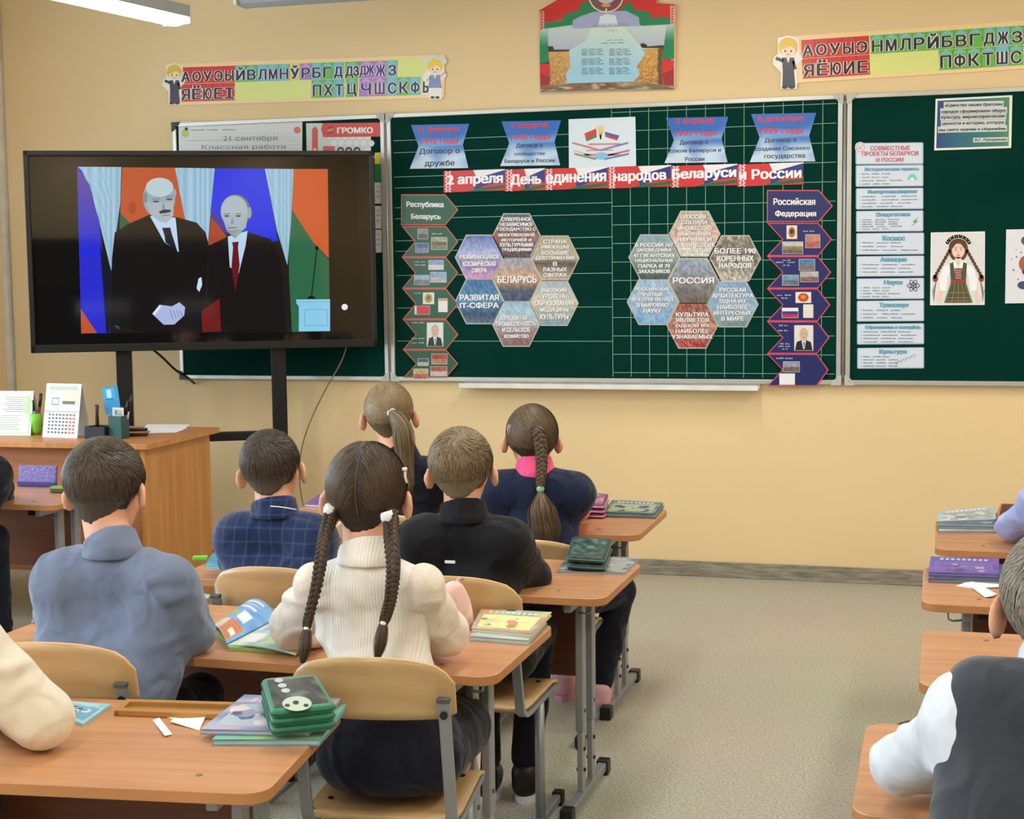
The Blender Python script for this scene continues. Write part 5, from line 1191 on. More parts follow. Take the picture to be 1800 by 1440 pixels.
# ================================================================ TELEVISION ON ITS STAND
TL, TR = np.array([-4.24, 6.385, 0]), np.array([-2.73, 7.09, 0])
TV_Y0, TV_Y1 = 6.385, 7.09
pl = at(40, 262, TV_Y0); pr = at(657, 268, TV_Y1); bl = at(55, 618, TV_Y0); br = at(657, 612, TV_Y1)
dv = nrm(np.array([pr[0]-pl[0], pr[1]-pl[1], 0])); nv_ = np.array([dv[1], -dv[0], 0.0]); zt, zb = (pl[2]+pr[2])/2, (bl[2]+br[2])/2
wv = np.hypot(pr[0]-pl[0], pr[1]-pl[1]); cv = np.array([(pl[0]+pr[0])/2, (pl[1]+pr[1])/2, 0]); rzv = math.atan2(dv[1], dv[0])
tv = empty('television', tuple(cv), rzv, 'black flat television on a floor stand showing two men shaking hands', 'television')
def tvb(c, d): return MB().box(c, d)
hv = zt-zb; zc = (zt+zb)/2
M_TVB = mat('matt_black_bezel', (14, 14, 16), 0.35, var=0.05)
tvb((0, 0.035, zc), (wv, 0.055, hv)).build('cabinet', M_TVB, tv, bevel=0.006)
bz = 0.024
for c, d in (((0, 0.002, zt-bz/2), (wv, 0.018, bz)), ((0, 0.002, zb+bz*0.8), (wv, 0.018, bz*1.6)), ((-wv/2+bz/2, 0.002, zc), (bz, 0.018, hv)), ((wv/2-bz/2, 0.002, zc), (bz, 0.018, hv))):
    tvb(c, d).build('bezel', M_TVB, tv, bevel=0.003)
m, nt, p = nodes('glossy_black_glass'); p.inputs['Base Color'].default_value = (0.006, 0.006, 0.006, 1); p.inputs['Roughness'].default_value = 0.04; p.inputs['Specular IOR Level'].default_value = 0.6
M_TVG = m
tvb((0, 0.006, zc), (wv-2*bz, 0.004, hv-2.4*bz)).build('screen_glass', M_TVG, tv)
for x in (-0.41, 0.345):
    tvb((x, 0.10, 0.62), (0.075, 0.05, 1.20)).build('stand_post', M_TVB, tv, bevel=0.004)
    tvb((x, 0.05, 0.035), (0.06, 0.60, 0.05)).build('stand_foot', M_TVB, tv, bevel=0.006)
tvb((-0.03, 0.085, 0.695), (0.82, 0.04, 0.045)).build('stand_crossbar', M_TVB, tv, bevel=0.004)
tvb((-0.03, 0.10, 0.10), (0.74, 0.04, 0.05)).build('stand_crossbar', M_TVB, tv, bevel=0.004)
SP = Plane(cv+nv_*(-0.0035)+np.array([0, 0, zc]), nv_)
# picture on the screen
Z8 = (3.4615, 100, 270); a = Print(SP, Z8, thick=0.0002, dl=0.00012)
quad = [(122, 80), (1648, 92), (1662, 1082), (148, 1095)]
a.poly(quad, (30, 22, 20), 0); cur = lambda u, v: mixc((136, 178, 204), (166, 204, 226), 0.5+0.5*math.sin(u*38+2*math.sin(u*9)))
a.grad([(130, 80), (392, 82), (385, 300), (330, 715), (250, 380), (140, 110)], cur, 40, 6, 1)
a.poly([(122, 80), (150, 100), (215, 240), (262, 470), (300, 760), (325, 1092), (148, 1095)], (40, 44, 206), 2)
a.grad([(124, 90), (200, 190), (262, 440), (262, 620), (136, 620)], lambda u, v: mixc((96, 70, 150), (30, 40, 220), v), 6, 8, 3)
a.poly([(145, 945), (245, 1092), (148, 1095)], (196, 84, 50), 3); a.grad([(262, 560), (330, 720), (320, 1090), (300, 1090), (280, 800)], lambda u, v: (16, 22, 40), 4, 6, 4)
a.poly([(398, 84), (718, 86), (780, 400), (740, 620), (380, 620), (385, 360)], (188, 84, 46), 2); a.poly([(385, 360), (520, 500), (500, 700), (370, 700)], (44, 94, 66), 3); a.ell(460, 330, 26, 40, (170, 66, 40), 3, 12)
a.grad([(718, 86), (960, 90), (920, 540), (860, 560), (780, 400)], cur, 40, 6, 3)
a.poly([(960, 90), (1265, 92), (1320, 380), (1345, 530), (1200, 560), (960, 440), (935, 360)], (16, 46, 226), 4)
a.poly([(940, 380), (1030, 500), (1030, 560), (920, 560)], (170, 66, 40), 5); a.grad([(935, 330), (1010, 420), (1040, 500), (940, 390)], lambda u, v: (60, 52, 150), 4, 4, 5)
a.grad([(1265, 92), (1440, 94), (1425, 420), (1402, 680), (1340, 470)], cur, 30, 6, 3)
a.poly([(1438, 94), (1648, 94), (1655, 640), (1560, 540), (1430, 340)], (204, 92, 48), 3); a.poly([(1430, 340), (1560, 540), (1656, 650), (1660, 1082), (1420, 1086), (1410, 620)], (44, 104, 72), 2)
a.poly([(1200, 520), (1345, 525), (1410, 700), (1430, 1086), (1200, 1090)], (34, 24, 20), 3)
a.poly([(350, 860), (395, 885), (378, 1075), (340, 1040)], (30, 90, 56), 5); a.poly([(880, 960), (990, 880), (998, 1080), (885, 1088)], (110, 26, 24), 8)
# left man
a.poly([(352, 480), (430, 430), (570, 370), (720, 385), (850, 420), (905, 480), (925, 560), (880, 1088), (560, 1090), (330, 1040), (335, 640)], (18, 14, 16), 6)
a.poly([(566, 380), (722, 390), (742, 600), (655, 540)], (190, 216, 240), 7); a.poly([(640, 452), (690, 450), (700, 490), (735, 600), (660, 540), (655, 500)], (24, 26, 48), 8)
a.poly([(530, 360), (566, 374), (655, 545), (735, 605), (560, 640)], (34, 24, 22), 8) if False else None
a.ell(622, 270, 98, 122, (150, 170, 184), 8, 26); a.poly([(545, 300), (712, 290), (708, 380), (668, 422), (625, 414), (575, 376)], (168, 182, 192), 9)
a.ell(625, 205, 84, 58, (186, 206, 212), 9, 22); a.ell(538, 268, 12, 34, (120, 140, 144), 9, 12); a.ell(718, 240, 8, 26, (150, 170, 174), 9, 12)
for x, y in ((604, 292), (684, 278)): a.ell(x, y, 20, 6, (66, 80, 84), 10, 12); a.line(x-26, y-14, x+24, y-18, 7, (120, 140, 140), 10)
a.poly([(646, 290), (660, 338), (640, 338)], (128, 148, 146), 10); a.poly([(622, 352), (650, 340), (692, 342), (692, 356), (660, 362), (626, 366)], (44, 50, 50), 11); a.line(640, 378, 686, 374, 5, (110, 110, 112), 11)
# right man
a.poly([(925, 560), (1040, 505), (1170, 480), (1300, 520), (1360, 640), (1400, 1088), (1000, 1088), (920, 880)], (22, 16, 18), 6)
a.poly([(1040, 505), (1160, 470), (1148, 560), (1106, 730), (1052, 690)], (186, 214, 238), 7); a.poly([(1066, 540), (1106, 536), (1102, 570), (1112, 680), (1086, 845), (1062, 690), (1072, 570)], (104, 20, 30), 8)
a.ell(1086, 352, 92, 104, (110, 122, 118), 8, 24); a.ell(1080, 350, 82, 94, (172, 186, 196), 9, 24); a.poly([(1004, 370), (1164, 370), (1150, 450), (1084, 506), (1030, 460)], (164, 178, 188), 9); a.ell(1172, 360, 13, 36, (150, 168, 164), 10, 12)
for x in (1034, 1104): a.ell(x, 380, 16, 6, (70, 82, 84), 10, 12); a.line(x-20, 367, x+20, 365, 5, (110, 122, 120), 10)
a.poly([(1066, 382), (1078, 428), (1056, 428)], (130, 148, 146), 10); a.line(1036, 454, 1094, 450, 6, (110, 96, 96), 10); a.poly([(1030, 470), (1140, 460), (1084, 516)], (130, 148, 146), 9)
# hands, cuffs, lectern, microphone
a.poly([(580, 975), (625, 920), (700, 930), (745, 905), (780, 935), (775, 985), (715, 1040), (650, 1042)], (172, 184, 226), 9)
for k in range(4): a.line(688+k*20, 950+k*2, 706+k*20, 1010-k*6, 3, (96, 104, 150), 10)
a.poly([(580, 975), (625, 920), (636, 932), (596, 984)], (220, 232, 250), 10); a.poly([(850, 820), (862, 760), (880, 752), (884, 800), (866, 842)], (206, 222, 246), 9)
a.poly([(1455, 888), (1662, 886), (1662, 1080), (1472, 1082), (1472, 930), (1458, 912)], (140, 206, 236), 7); a.outline([(1508, 950), (1644, 948), (1644, 1046), (1508, 1048)], 4, (100, 170, 206), 8); a.line(1456, 904, 1662, 902, 4, (110, 180, 214), 8)
a.line(1582, 580, 1548, 880, 6, (10, 20, 16), 8); a.ell(1582, 576, 11, 14, (10, 16, 14), 9, 12); a.poly([(1520, 884), (1535, 868), (1562, 868), (1578, 884)], (14, 20, 20), 8)
a.ell(1751, 934, 19, 19, (236, 236, 246), 3, 18)
V = np.array(a.V)
o = link_mesh('picture', V-nv_*0, a.F, vmat('lit_screen_picture', 0.06, 0.5, emit=1.0), None, tuple(cv), False, None, a.C)
o.location = (0, 0, 0); o.data.transform(Matrix.Rotation(-rzv, 4, 'Z')); o.parent = tv
# cables
def cable(name, pts, r, m, label):
    mb = MB(); mb.tube(smooth_path(pts, 30), r, 8); mid = tuple(np.mean(np.array(pts), 0))
    return props(mb.build(name, m, None, mid, True), label, 'cable')
cable('power_cable', [at(258, 606, 7.00), at(285, 628, 7.05), at(308, 650, 7.12), at(330, 664, 7.18), at(338, 671, 7.25), at(342, 674, 7.275)], 0.006, M_BLACK, 'black power cable hanging from the television to the wall')
cable('thin_cable', [at(612, 600, 7.12), at(600, 636, 7.14), at(575, 680, 7.16), at(548, 735, 7.17), at(530, 790, 7.17), at(527, 850, 7.17), at(540, 930, 7.15), (at(545, 960, 7.12)[0], 7.12, 0.012)], 0.0035, mat('grey_brown_cable', (136, 118, 98), 0.5), 'thin grey cable hanging down right of the television')
# ================================================================ LAMPS
M_LAMPBODY = mat('lamp_housing_grey', (176, 186, 192), 0.4, 0.2, var=0.03)
m, nt, p = nodes('lit_lamp_diffuser'); p.inputs['Emission Color'].default_value = (1.0, 0.97, 0.88, 1); p.inputs['Emission Strength'].default_value = 2.2; p.inputs['Base Color'].default_value = (0.8, 0.8, 0.78, 1); M_LIT = m
def lamp(name, p0, p1, w, h, label, group, drop=True, lit=True):
    p0 = np.array(p0, float); p1 = np.array(p1, float); c = (p0+p1)/2; L_ = np.linalg.norm(p1-p0); a_ = math.atan2(p1[1]-p0[1], p1[0]-p0[0])
    r_ = empty(name, tuple(c), a_, label, 'lamp', group)
    MB().prism([(-L_/2, -w/2), (L_/2, -w/2), (L_/2, w/2), (-L_/2, w/2)], h*0.25, h).build('housing', M_LAMPBODY, r_, bevel=0.006)
    V = []; n = 8
    for x in (-L_/2+0.01, L_/2-0.01):
        for k in range(n+1): t = math.pi*k/n; V.append((x, -math.cos(t)*w*0.48, h*0.3-math.sin(t)*h*0.55))
    Fc = [(k, k+1, n+2+k, n+1+k) for k in range(n)]+[tuple(range(n+1))[::-1], tuple(range(n+1, 2*n+2))]
    link_mesh('diffuser', V, Fc, M_LIT if lit else M_LAMPBODY, r_)
    for x in (-L_/2, L_/2): MB().box((x, 0, h*0.35), (0.016, w*1.02, h*1.05)).build('end_cap', M_WHITE, r_, bevel=0.004)
    if drop:
        for x in (-L_*0.42, L_*0.42): MB().tube([(x, 0, h), (x, 0, ZC-c[2]-0.002)], 0.003, 6).build('suspension_wire', M_STEEL, r_)
    return r_
e1 = atz(312, 40, 2.60); e0 = atz(120, -3, 2.60); dd = nrm(e0-e1); e0 = e1+dd*1.25
lamp('pendant_lamp', e0, e1, 0.15, 0.07, 'lit linear lamp hanging on a wire at the top left corner', 'linear ceiling lamps')
zl_ = at(424, 5, 6.75)
lamp('board_lamp', (zl_[0], 6.75, zl_[2]-0.005), (zl_[0]+1.30, 6.75, zl_[2]-0.005), 0.14, 0.09, 'grey lamp parallel to the wall, cut by the top of the frame', 'linear ceiling lamps', lit=False)
for i_, (x, y) in enumerate(LAMP_ROWS):  # housings for the same unseen lamps, added rear row included
    lamp('pendant_lamp', (x, y-0.62, 2.955), (x, y+0.62, 2.955), 0.16, 0.06, 'unseen lit linear lamp under the classroom ceiling', 'linear ceiling lamps above the frame')
# ================================================================ TEACHER'S DESK AND WHAT STANDS ON IT
TZ = 0.80
c0 = atz(243, 781, TZ)
td = empty('teacher_desk', (c0[0], c0[1], 0), math.radians(1.5), 'beech teacher desk with side panel standing before the television', 'desk')
MB().prism(rounded(-1.45, 0.0, 0.045, 0.70, 0.02, 3), TZ-0.024, TZ, 0, 1).build('desktop', [M_TDESKH, M_TDESK], td, bevel=0.002)
MB().box((0.0, 0.34, (TZ-0.024)/2), (0.022, 0.62, TZ-0.026)).build('side_panel', M_TDESK, td, bevel=0.002)
MB().box((-1.40, 0.34, (TZ-0.024)/2), (0.022, 0.62, TZ-0.026)).build('side_panel', M_TDESK, td, bevel=0.002)
MB().box((-0.70, 0.10, 0.50), (1.37, 0.018, 0.55)).build('front_panel', M_TDESKH, td, bevel=0.002)
def stand_thing(name, px, y_px, Yoff, label, cat, rz=0.0):
    """an empty on the teacher desk, at the depth Yoff behind its near edge"""
    q = atz(px, y_px, TZ); return empty(name, (q[0], q[1], TZ), rz, label, cat)
def quadprint(par, V4, fn, cells, mat_=None):
    """small printed face: V4 corner points (bl, br, tr, tl) in the parent's space, cells = list of (u0, v0, u1, v1, colour)"""
    V4 = np.array(V4, float); nn = nrm(np.cross(V4[1]-V4[0], V4[3]-V4[0])); V, Fc, C = [], [], []
    for k, (u0, v0, u1, v1, c) in enumerate(cells):
        b = len(V); off = nn*(0.0004+0.00005*k)
        for u, v in ((u0, v0), (u1, v0), (u1, v1), (u0, v1)): V.append((V4[0]*(1-u)+V4[1]*u)*(1-v)+(V4[3]*(1-u)+V4[2]*u)*v+off); C.append(lin(c))
        Fc.append((b, b+1, b+2, b+3))
    return link_mesh('printed_face', V, Fc, mat_ or M_PRINT, par, (0, 0, 0) if par is None else (0, 0, 0), False, None, C)
def tent_card(px0, px1, py_b, py_t, cells, label, rz, name='desk_calendar', cat='calendar', paper=(226, 230, 226)):
    q0, q1 = atz(px0, py_b, TZ), atz(px1, py_b+3, TZ); w = np.linalg.norm(q1-q0); c = (q0+q1)/2; ht = at((px0+px1)/2, py_t, c[1]+0.03)[2]-TZ
    r_ = empty(name, (c[0], c[1], TZ), rz, label, cat); mm = mat_cache('card_%d_%d_%d' % paper, paper, 0.5)
    for s, nm in ((1, 'front_leaf'), (-1, 'back_leaf')):
        b = MB(); y0, y1 = (0.0, 0.045) if s == 1 else (0.10, 0.052)
        b.add([(-w/2, y0, 0), (w/2, y0, 0), (w/2, y1, ht), (-w/2, y1, ht), (-w/2, y0+0.0015, 0), (w/2, y0+0.0015, 0), (w/2, y1+0.0015, ht), (-w/2, y1+0.0015, ht)],
              [(0, 1, 2, 3), (7, 6, 5, 4), (0, 4, 5, 1), (1, 5, 6, 2), (2, 6, 7, 3), (3, 7, 4, 0)]); b.build(nm, mm, r_)
    quadprint(r_, [(-w/2, -0.0005, 0.0), (w/2, -0.0005, 0.0), (w/2, 0.0445, ht), (-w/2, 0.0445, ht)], None, cells)
    return r_
cert = [(0.05, .04, .95, .97, (206, 220, 196)), (0.1, .08, .9, .93, (226, 232, 222))]+[(0.2+0.05*(k % 3), .85-.045*k, .8-0.06*(k % 2), .865-.045*k, (140, 156, 140)) for k in range(8)]+[(0.14, .44-.05*k, .72-.1*(k % 2), .452-.05*k, (150, 162, 150)) for k in range(7)]+[(0.78, .5, .9, .9, (190, 214, 160)), (0.12, .1, .2, .3, (200, 214, 190))]
tent_card(-2, 46, 764, 688, cert, 'white certificate card with green border at the left end of the teacher desk', 0.1, 'certificate_card', 'card')
cal = [(0.08, .52, .94, .97, (206, 214, 206)), (0.45, .66, .9, .86, (220, 214, 180)), (0.5, .62, .86, .68, (90, 96, 100)), (0.2, .6, .4, .74, (120, 126, 130)), (0.22, .62, .38, .72, (226, 228, 226)), (0.1, .88, .9, .95, (176, 190, 170)), (0.0, .475, 1, .49, (150, 150, 150))]
cal += [(0.14+.1*i, .08+.065*j, .19+.1*i, .115+.065*j, (90, 96, 110) if i < 6 else (190, 80, 80)) for i in range(8) for j in range(6)]
tent_card(77, 133, 768, 675, cal, 'white desk calendar with a month grid between green cup and black tray', -0.1)
r_ = stand_thing('green_cup', 64, 764, 0, 'lime green cup holding dark pens beside the calendar', 'cup')
b = MB(); b.lathe([(0.018, 0), (0.026, 0.02), (0.030, 0.055), (0.027, 0.095), (0.024, 0.095), (0.026, 0.06), (0.02, 0.012)], n=20); b.build('cup_body', mat('lime_green_plastic', (130, 206, 56), 0.35), r_, smooth=True)
def pen(root_pos, d, L_, r, col, label, name='pen'):
    d = nrm(d); p0 = np.array(root_pos, float); e_ = empty(name, tuple(p0), 0, label, 'pen')
    m_ = mat_cache('pen_%d_%d_%d' % col, col, 0.35)
    MB().tube([d*0.004, d*L_*0.62], r, 8).build('barrel', m_, e_, smooth=True); MB().tube([d*L_*0.62, d*L_], [r*1.15, r*1.1], 8).build('pen_cap', mat_cache('pen_cap_dark', (26, 26, 32), 0.35) if sum(col) > 150 else mat_cache('pen_cap_silver', (186, 188, 192), 0.3, metal=0.6), e_, smooth=True)
    MB().tube([np.zeros(3), d*0.005], [0.0012, r*0.9], 8).build('tip', mat_cache('pen_cap_silver', (186, 188, 192), 0.3, metal=0.6), e_); return e_
gl = np.array(r_.location)
pen(gl+np.array((0.004, 0.004, 0.03)), (0.10, 0.1, 1), 0.155, 0.0062, (120, 24, 50), 'tall dark red marker in the green cup')
pen(gl+np.array((-0.006, 0, 0.03)), (-0.05, 0, 1), 0.115, 0.0045, (30, 34, 50), 'dark blue pen in the green cup')
pen(gl+np.array((0.0, -0.006, 0.03)), (0.02, -0.1, 1), 0.125, 0.0045, (150, 156, 166), 'silver pen in the green cup')
# black desk tray
r_ = stand_thing('desk_tray', 168, 772, 0, 'black plastic desk tray right of the calendar', 'tray', -0.08)
for c, d in (((0, 0.04, 0.003), (0.10, 0.09, 0.006)), ((0, -0.004, 0.028), (0.10, 0.004, 0.05)), ((0, 0.084, 0.028), (0.10, 0.004, 0.05)), ((-0.05, 0.04, 0.028), (0.004, 0.09, 0.05)), ((0.05, 0.04, 0.028), (0.004, 0.09, 0.05)), ((0, 0.04, 0.028), (0.10, 0.004, 0.045))):
    MB().box(c, d).build('tray_wall', M_BLACK, r_, bevel=0.001)
tl_ = np.array(r_.location)
b = MB(); b.lathe([(0.010, 0), (0.011, 0.03), (0.006, 0.034), (0.0055, 0.04)], n=12); q = tl_+np.array((0.002, 0.015, 0.008))
e_ = empty('stamp', tuple(q), 0, 'stamp with silver body and tall dark handle standing in the black tray', 'stamp'); b.build('stamp_base', mat_cache('pen_cap_silver', (186, 188, 192), 0.3, metal=0.6), e_, smooth=True)
MB().lathe([(0.006, 0.038), (0.0085, 0.07), (0.0065, 0.10), (0.010, 0.135), (0.006, 0.14)], n=12).build('handle', mat_cache('dark_brown_handle', (50, 26, 24), 0.3), e_, smooth=True)
e_ = stand_thing('wooden_block', 134, 762, 0, 'small orange wooden block behind the calendar', 'block', 0.1); MB().box((0, 0.04, 0.026), (0.035, 0.04, 0.052)).build('block_body', mat_cache('orange_wood', (206, 132, 50), 0.5), e_, bevel=0.003)
# teal pen cup
r_ = stand_thing('pen_cup', 203, 772, 0, 'square dark teal pen cup holding cards and purple pens', 'cup', -0.1)
for c, d in (((0, 0, 0.05), (0.066, 0.003, 0.10)), ((0, 0.055, 0.05), (0.066, 0.003, 0.10)), ((-0.033, 0.0275, 0.05), (0.003, 0.055, 0.10)), ((0.033, 0.0275, 0.05), (0.003, 0.055, 0.10)), ((0, 0.0275, 0.002), (0.066, 0.055, 0.004))):
    MB().box(c, d).build('cup_wall', mat_cache('dark_teal_plastic', (40, 84, 84), 0.35), r_, bevel=0.001)
pc = np.array(r_.location)
def card_in_cup(off, w, h_, col, label, lean, name, cells):
    e_ = empty(name, tuple(pc+np.array(off)), 0, label, 'card'); b = MB(); b.box((0, 0, h_/2), (w, 0.002, h_), R=np.array(Matrix.Rotation(lean, 3, 'Y'))); b.build('card_body', mat_cache('c_%d_%d_%d' % col, col, 0.45), e_)
    R_ = np.array(Matrix.Rotation(lean, 3, 'Y')); Vq = [np.array(v)@R_.T+np.array((0, -0.001, 0)) for v in ((-w/2, 0, 0), (w/2, 0, 0), (w/2, 0, h_), (-w/2, 0, h_))]; Vq = [v+np.array((0, 0, 0)) for v in Vq]
    quadprint(e_, Vq, None, cells)
card_in_cup((-0.030, 0.030, 0.105), 0.076, 0.120, (40, 136, 186), 'blue booklet sticking up from the teal pen cup', -0.12, 'blue_booklet', [(0.12, .5, .88, .95, (60, 160, 206)), (0.35, .6, .65, .9, (170, 214, 232)), (0.2, .52, .8, .56, (30, 90, 150))])
card_in_cup((0.006, 0.018, 0.02), 0.054, 0.115, (206, 212, 206), 'white printed card in front of the blue booklet in the pen cup', 0.02, 'white_card', [(0.15, .7, .85, .92, (170, 180, 176)), (0.2, .74, .4, .9, (120, 126, 126)), (0.5, .72, .8, .76, (130, 140, 140))])
for k, (dx, cl, l_) in enumerate(((0.016, (60, 40, 130), 'indigo marker in the teal pen cup'), (0.026, (120, 70, 150), 'purple marker at the right of the teal pen cup'), (0.022, (206, 190, 196), 'pale pink pen at the right of the teal pen cup'))):
    pen(pc+np.array((dx*0.7, 0.022+0.010*k, 0.006)), (0.10+0.07*k, 0.02, 1), 0.135+0.025*k, 0.0058, cl, l_)
e_ = stand_thing('stapler', 238, 768, 0, 'black stapler lying at the foot of the pen cup', 'stapler', 0.3)
MB().box((0, 0.02, 0.008), (0.10, 0.028, 0.012)).build('base', M_BLACK, e_, bevel=0.003); MB().prism([(-0.05, 0.008), (0.045, 0.010), (0.05, 0.03), (-0.05, 0.032)], 0.022, 0.036).build('arm', M_BLACK, e_, bevel=0.004); MB().box((-0.045, 0.02, 0.02), (0.012, 0.02, 0.03)).build('hinge', M_STEEL2, e_, bevel=0.002)
# white papers on the desk
for k, (pts, l_) in enumerate((([(250, 757), (320, 757), (334, 746), (258, 746)], 'upper white sheet lying on the teacher desk corner'), ([(262, 761), (310, 760), (330, 752), (270, 752)], 'lower white sheet under the other sheet on the teacher desk'))):
    z_ = TZ+0.003-0.0015*k; q = [atz(x, y, z_) for x, y in pts]; b = MB(); n_ = 4; c = np.mean(q, 0)
    b.add([tuple(v) for v in q]+[tuple(v-np.array((0, 0, 0.0012))) for v in q], [(0, 1, 2, 3), (7, 6, 5, 4), (0, 4, 5, 1), (1, 5, 6, 2), (2, 6, 7, 3), (3, 7, 4, 0)])
    props(b.build('paper_sheet', M_PAPER, None, tuple(c)), l_, 'paper')
# ================================================================ BOOKS AND CASES ON THE SCHOOL DESKS
def smooth_noise(seed, cols, k=3.0):
    r_ = random.Random(seed); ph = [r_.uniform(0, 6) for _ in range(6)]
    def fn(u, v):
        a = 0.5+0.5*math.sin(k*2.1*u+k*3*v+ph[0]+1.6*math.sin(k*2.7*v+ph[1])); b_ = 0.5+0.5*math.sin(k*3.4*v-k*1.3*u+ph[2]+1.3*math.sin(k*2.2*u+ph[3]))
        x = (a*0.6+b_*0.4)*(len(cols)-1); i = min(int(x), len(cols)-2); return mixc(cols[i], cols[i+1], x-i)
    return fn
def book(name, pts, z0, th, cols, label, cat='book', page=(226, 224, 214), seed=1, cover=None, art=None, group=None, spine=None, k=3.0):
    """pts: near-left, near-right, far-right, far-left corners of the top cover as the photo shows them, lying at height z0+th"""
    z1 = z0+th; q = [atz(x, y, z1) for x, y in pts]; c = np.mean(q, 0); loc = (c[0], c[1], z0)
    r_ = empty(name, loc, 0, label, cat, group); cc = cover or cols[0]; cm = mat_cache('cover_%d_%d_%d' % tuple(cc), tuple(cc), 0.3, coat=0.3)
    def slab(s, za, zb):
        v = [c+(p_-c)*s for p_ in q]; return [(p_[0], p_[1], za) for p_ in v]+[(p_[0], p_[1], zb) for p_ in v]
    ff = [(3, 2, 1, 0), (4, 5, 6, 7), (0, 1, 5, 4), (1, 2, 6, 5), (2, 3, 7, 6), (3, 0, 4, 7)]; t = min(0.0016, th*0.25)
    MB().add(slab(1.0, z0, z0+t), ff).build('back_cover', cm, r_, loc); MB().add(slab(0.975, z0+t, z1-t), ff).build('pages', mat_cache('page_%d_%d_%d' % page, page, 0.7, stretch=(1, 1, 60), var=0.15, vs=10), r_, loc)
    MB().add(slab(1.0, z1-t, z1), ff).build('front_cover', cm, r_, loc)
    P = Print(Plane((0, 0, z1), (0, 0, 1)), thick=0.0002, dl=0.0002); P.grad(pts, smooth_noise(seed, cols, k), 16, 12, 0)
    if art: art(P)
    r2 = random.Random(seed*7+1)
    def uv(u, v):
        a = [pts[0][i]*(1-u)+pts[1][i]*u for i in (0, 1)]; b = [pts[3][i]*(1-u)+pts[2][i]*u for i in (0, 1)]; return (a[0]*(1-v)+b[0]*v, a[1]*(1-v)+b[1]*v)
    if (pts[1][0]-pts[0][0]) > 70:   # a printed cover: picture panel, blots, title and strokes
        cc2 = [mixc(c_, (255, 250, 235), r2.uniform(.1, .5)) for c_ in cols]+[mixc(c_, (30, 30, 60), r2.uniform(.1, .4)) for c_ in cols]
        P.poly([uv(.08, .12), (uv(.92, .12)), uv(.92, .74), uv(.08, .74)], r2.choice(cc2), 1)
        for q_ in range(16):
            u, v, s_ = r2.uniform(.12, .8), r2.uniform(.16, .6), r2.uniform(.03, .11); n_ = r2.choice((4, 5, 7))
            P.poly([uv(u+s_*math.cos(6.283*t/n_+q_), v+s_*1.1*math.sin(6.283*t/n_+q_)) for t in range(n_)], r2.choice(cc2), 1.2+0.1*q_)
        for q_ in range(9):
            u = .14+q_*.08; P.poly([uv(u, .80), uv(u+.05, .80), uv(u+.055, .92), uv(u+.004, .92)], mixc(cols[-1], (250, 250, 250), .6), 3)
    P.build('cover_print', M_GLOSSPRINT, r_); return r_
Zt = DH
# desk 1
book('notebook', [(75, 1245), (146, 1273), (195, 1238), (110, 1231)], Zt, 0.006, [(140, 200, 220), (160, 212, 228), (120, 186, 212)], 'light blue notebook partly under the cream sleeve', seed=3, art=lambda P: [P.line(105+k*9, 1240+k*2, 118+k*9, 1236+k*3, 1.6, (50, 70, 100), 2) for k in range(5)])
book('book', [(372, 1300), (562, 1300), (610, 1238), (440, 1232)], Zt, 0.012, [(70, 150, 180), (110, 190, 200), (150, 200, 90), (90, 170, 200)], 'turquoise book at the bottom of the pile under the green pencil case', seed=4, page=(170, 190, 190))
book('book', [(352, 1282), (545, 1286), (600, 1228), (430, 1221)], Zt+0.0125, 0.010, [(120, 130, 170), (170, 180, 210), (200, 170, 190), (110, 140, 180)], 'violet-blue book on top of the pile under the green pencil case', seed=5, page=(190, 196, 206))
# green pencil case with a football picture
def soft_box(name, pts, z0, z1, m_, label, cat, layers=3, zip_m=None, top_cols=None, seed=2, art=None, rad=0.018):
    q = [atz(x, y, z1) for x, y in pts]; c = np.mean(q, 0); loc = (c[0], c[1], z0); r_ = empty(name, loc, 0, label, cat)
    def rr(s, n=4):
        out = []
        for i in range(4):
            p_, a, b_ = q[i], q[i-1], q[(i+1) % 4]
            u, v = nrm(a-p_)*rad, nrm(b_-p_)*rad
            for k in range(n+1):
                t = k/n; w = p_+u*(1-t)**2+v*t**2+(0 if True else 0); out.append(w)
        return [c+(p_-c)*s for p_ in out]
    H_ = z1-z0; lh = H_/layers
    for L_ in range(layers):
        prof = [(0.955, 0.02), (0.995, 0.22), (1.0, 0.5), (0.995, 0.78), (0.955, 0.98)]; b = MB(); rings = []
        for s, h_ in prof: rings += [(p_[0], p_[1], z0+lh*(L_+h_)) for p_ in rr(s)]
        n = len(rr(1)); Fc = [(i*n+k, i*n+(k+1) % n, (i+1)*n+(k+1) % n, (i+1)*n+k) for i in range(4) for k in range(n)]+[tuple(range(n))[::-1], tuple(4*n+k for k in range(n))]
        b.add(rings, Fc); b.build('compartment', m_, r_, loc, True)
        if zip_m and L_ < layers-0: 
            zb = MB(); ring = [(p_[0], p_[1], z0+lh*(L_+0.5)) for p_ in rr(1.004)]; ring.append(ring[0]); zb.tube(ring, 0.0022, 5); zb.build('zip', zip_m, r_, loc, True)
    if top_cols:
        P = Print(Plane((0, 0, z1), (0, 0, 1)), thick=0.0003, dl=0.0003); cx_ = sum(p_[0] for p_ in pts)/4; cy_ = sum(p_[1] for p_ in pts)/4
        ins = [(cx_+(x-cx_)*0.84, cy_+(y-cy_)*0.84) for x, y in pts]; P.grad(ins, smooth_noise(seed, top_cols, 4), 18, 12, 0)
        if art: art(P)
        P.build('printed_lid', M_GLOSSPRINT, r_)
    return r_
M_GCASE = mat('green_case_fabric', (14, 116, 84), 0.5, bump=0.15, bs=400, sheen=0.2)
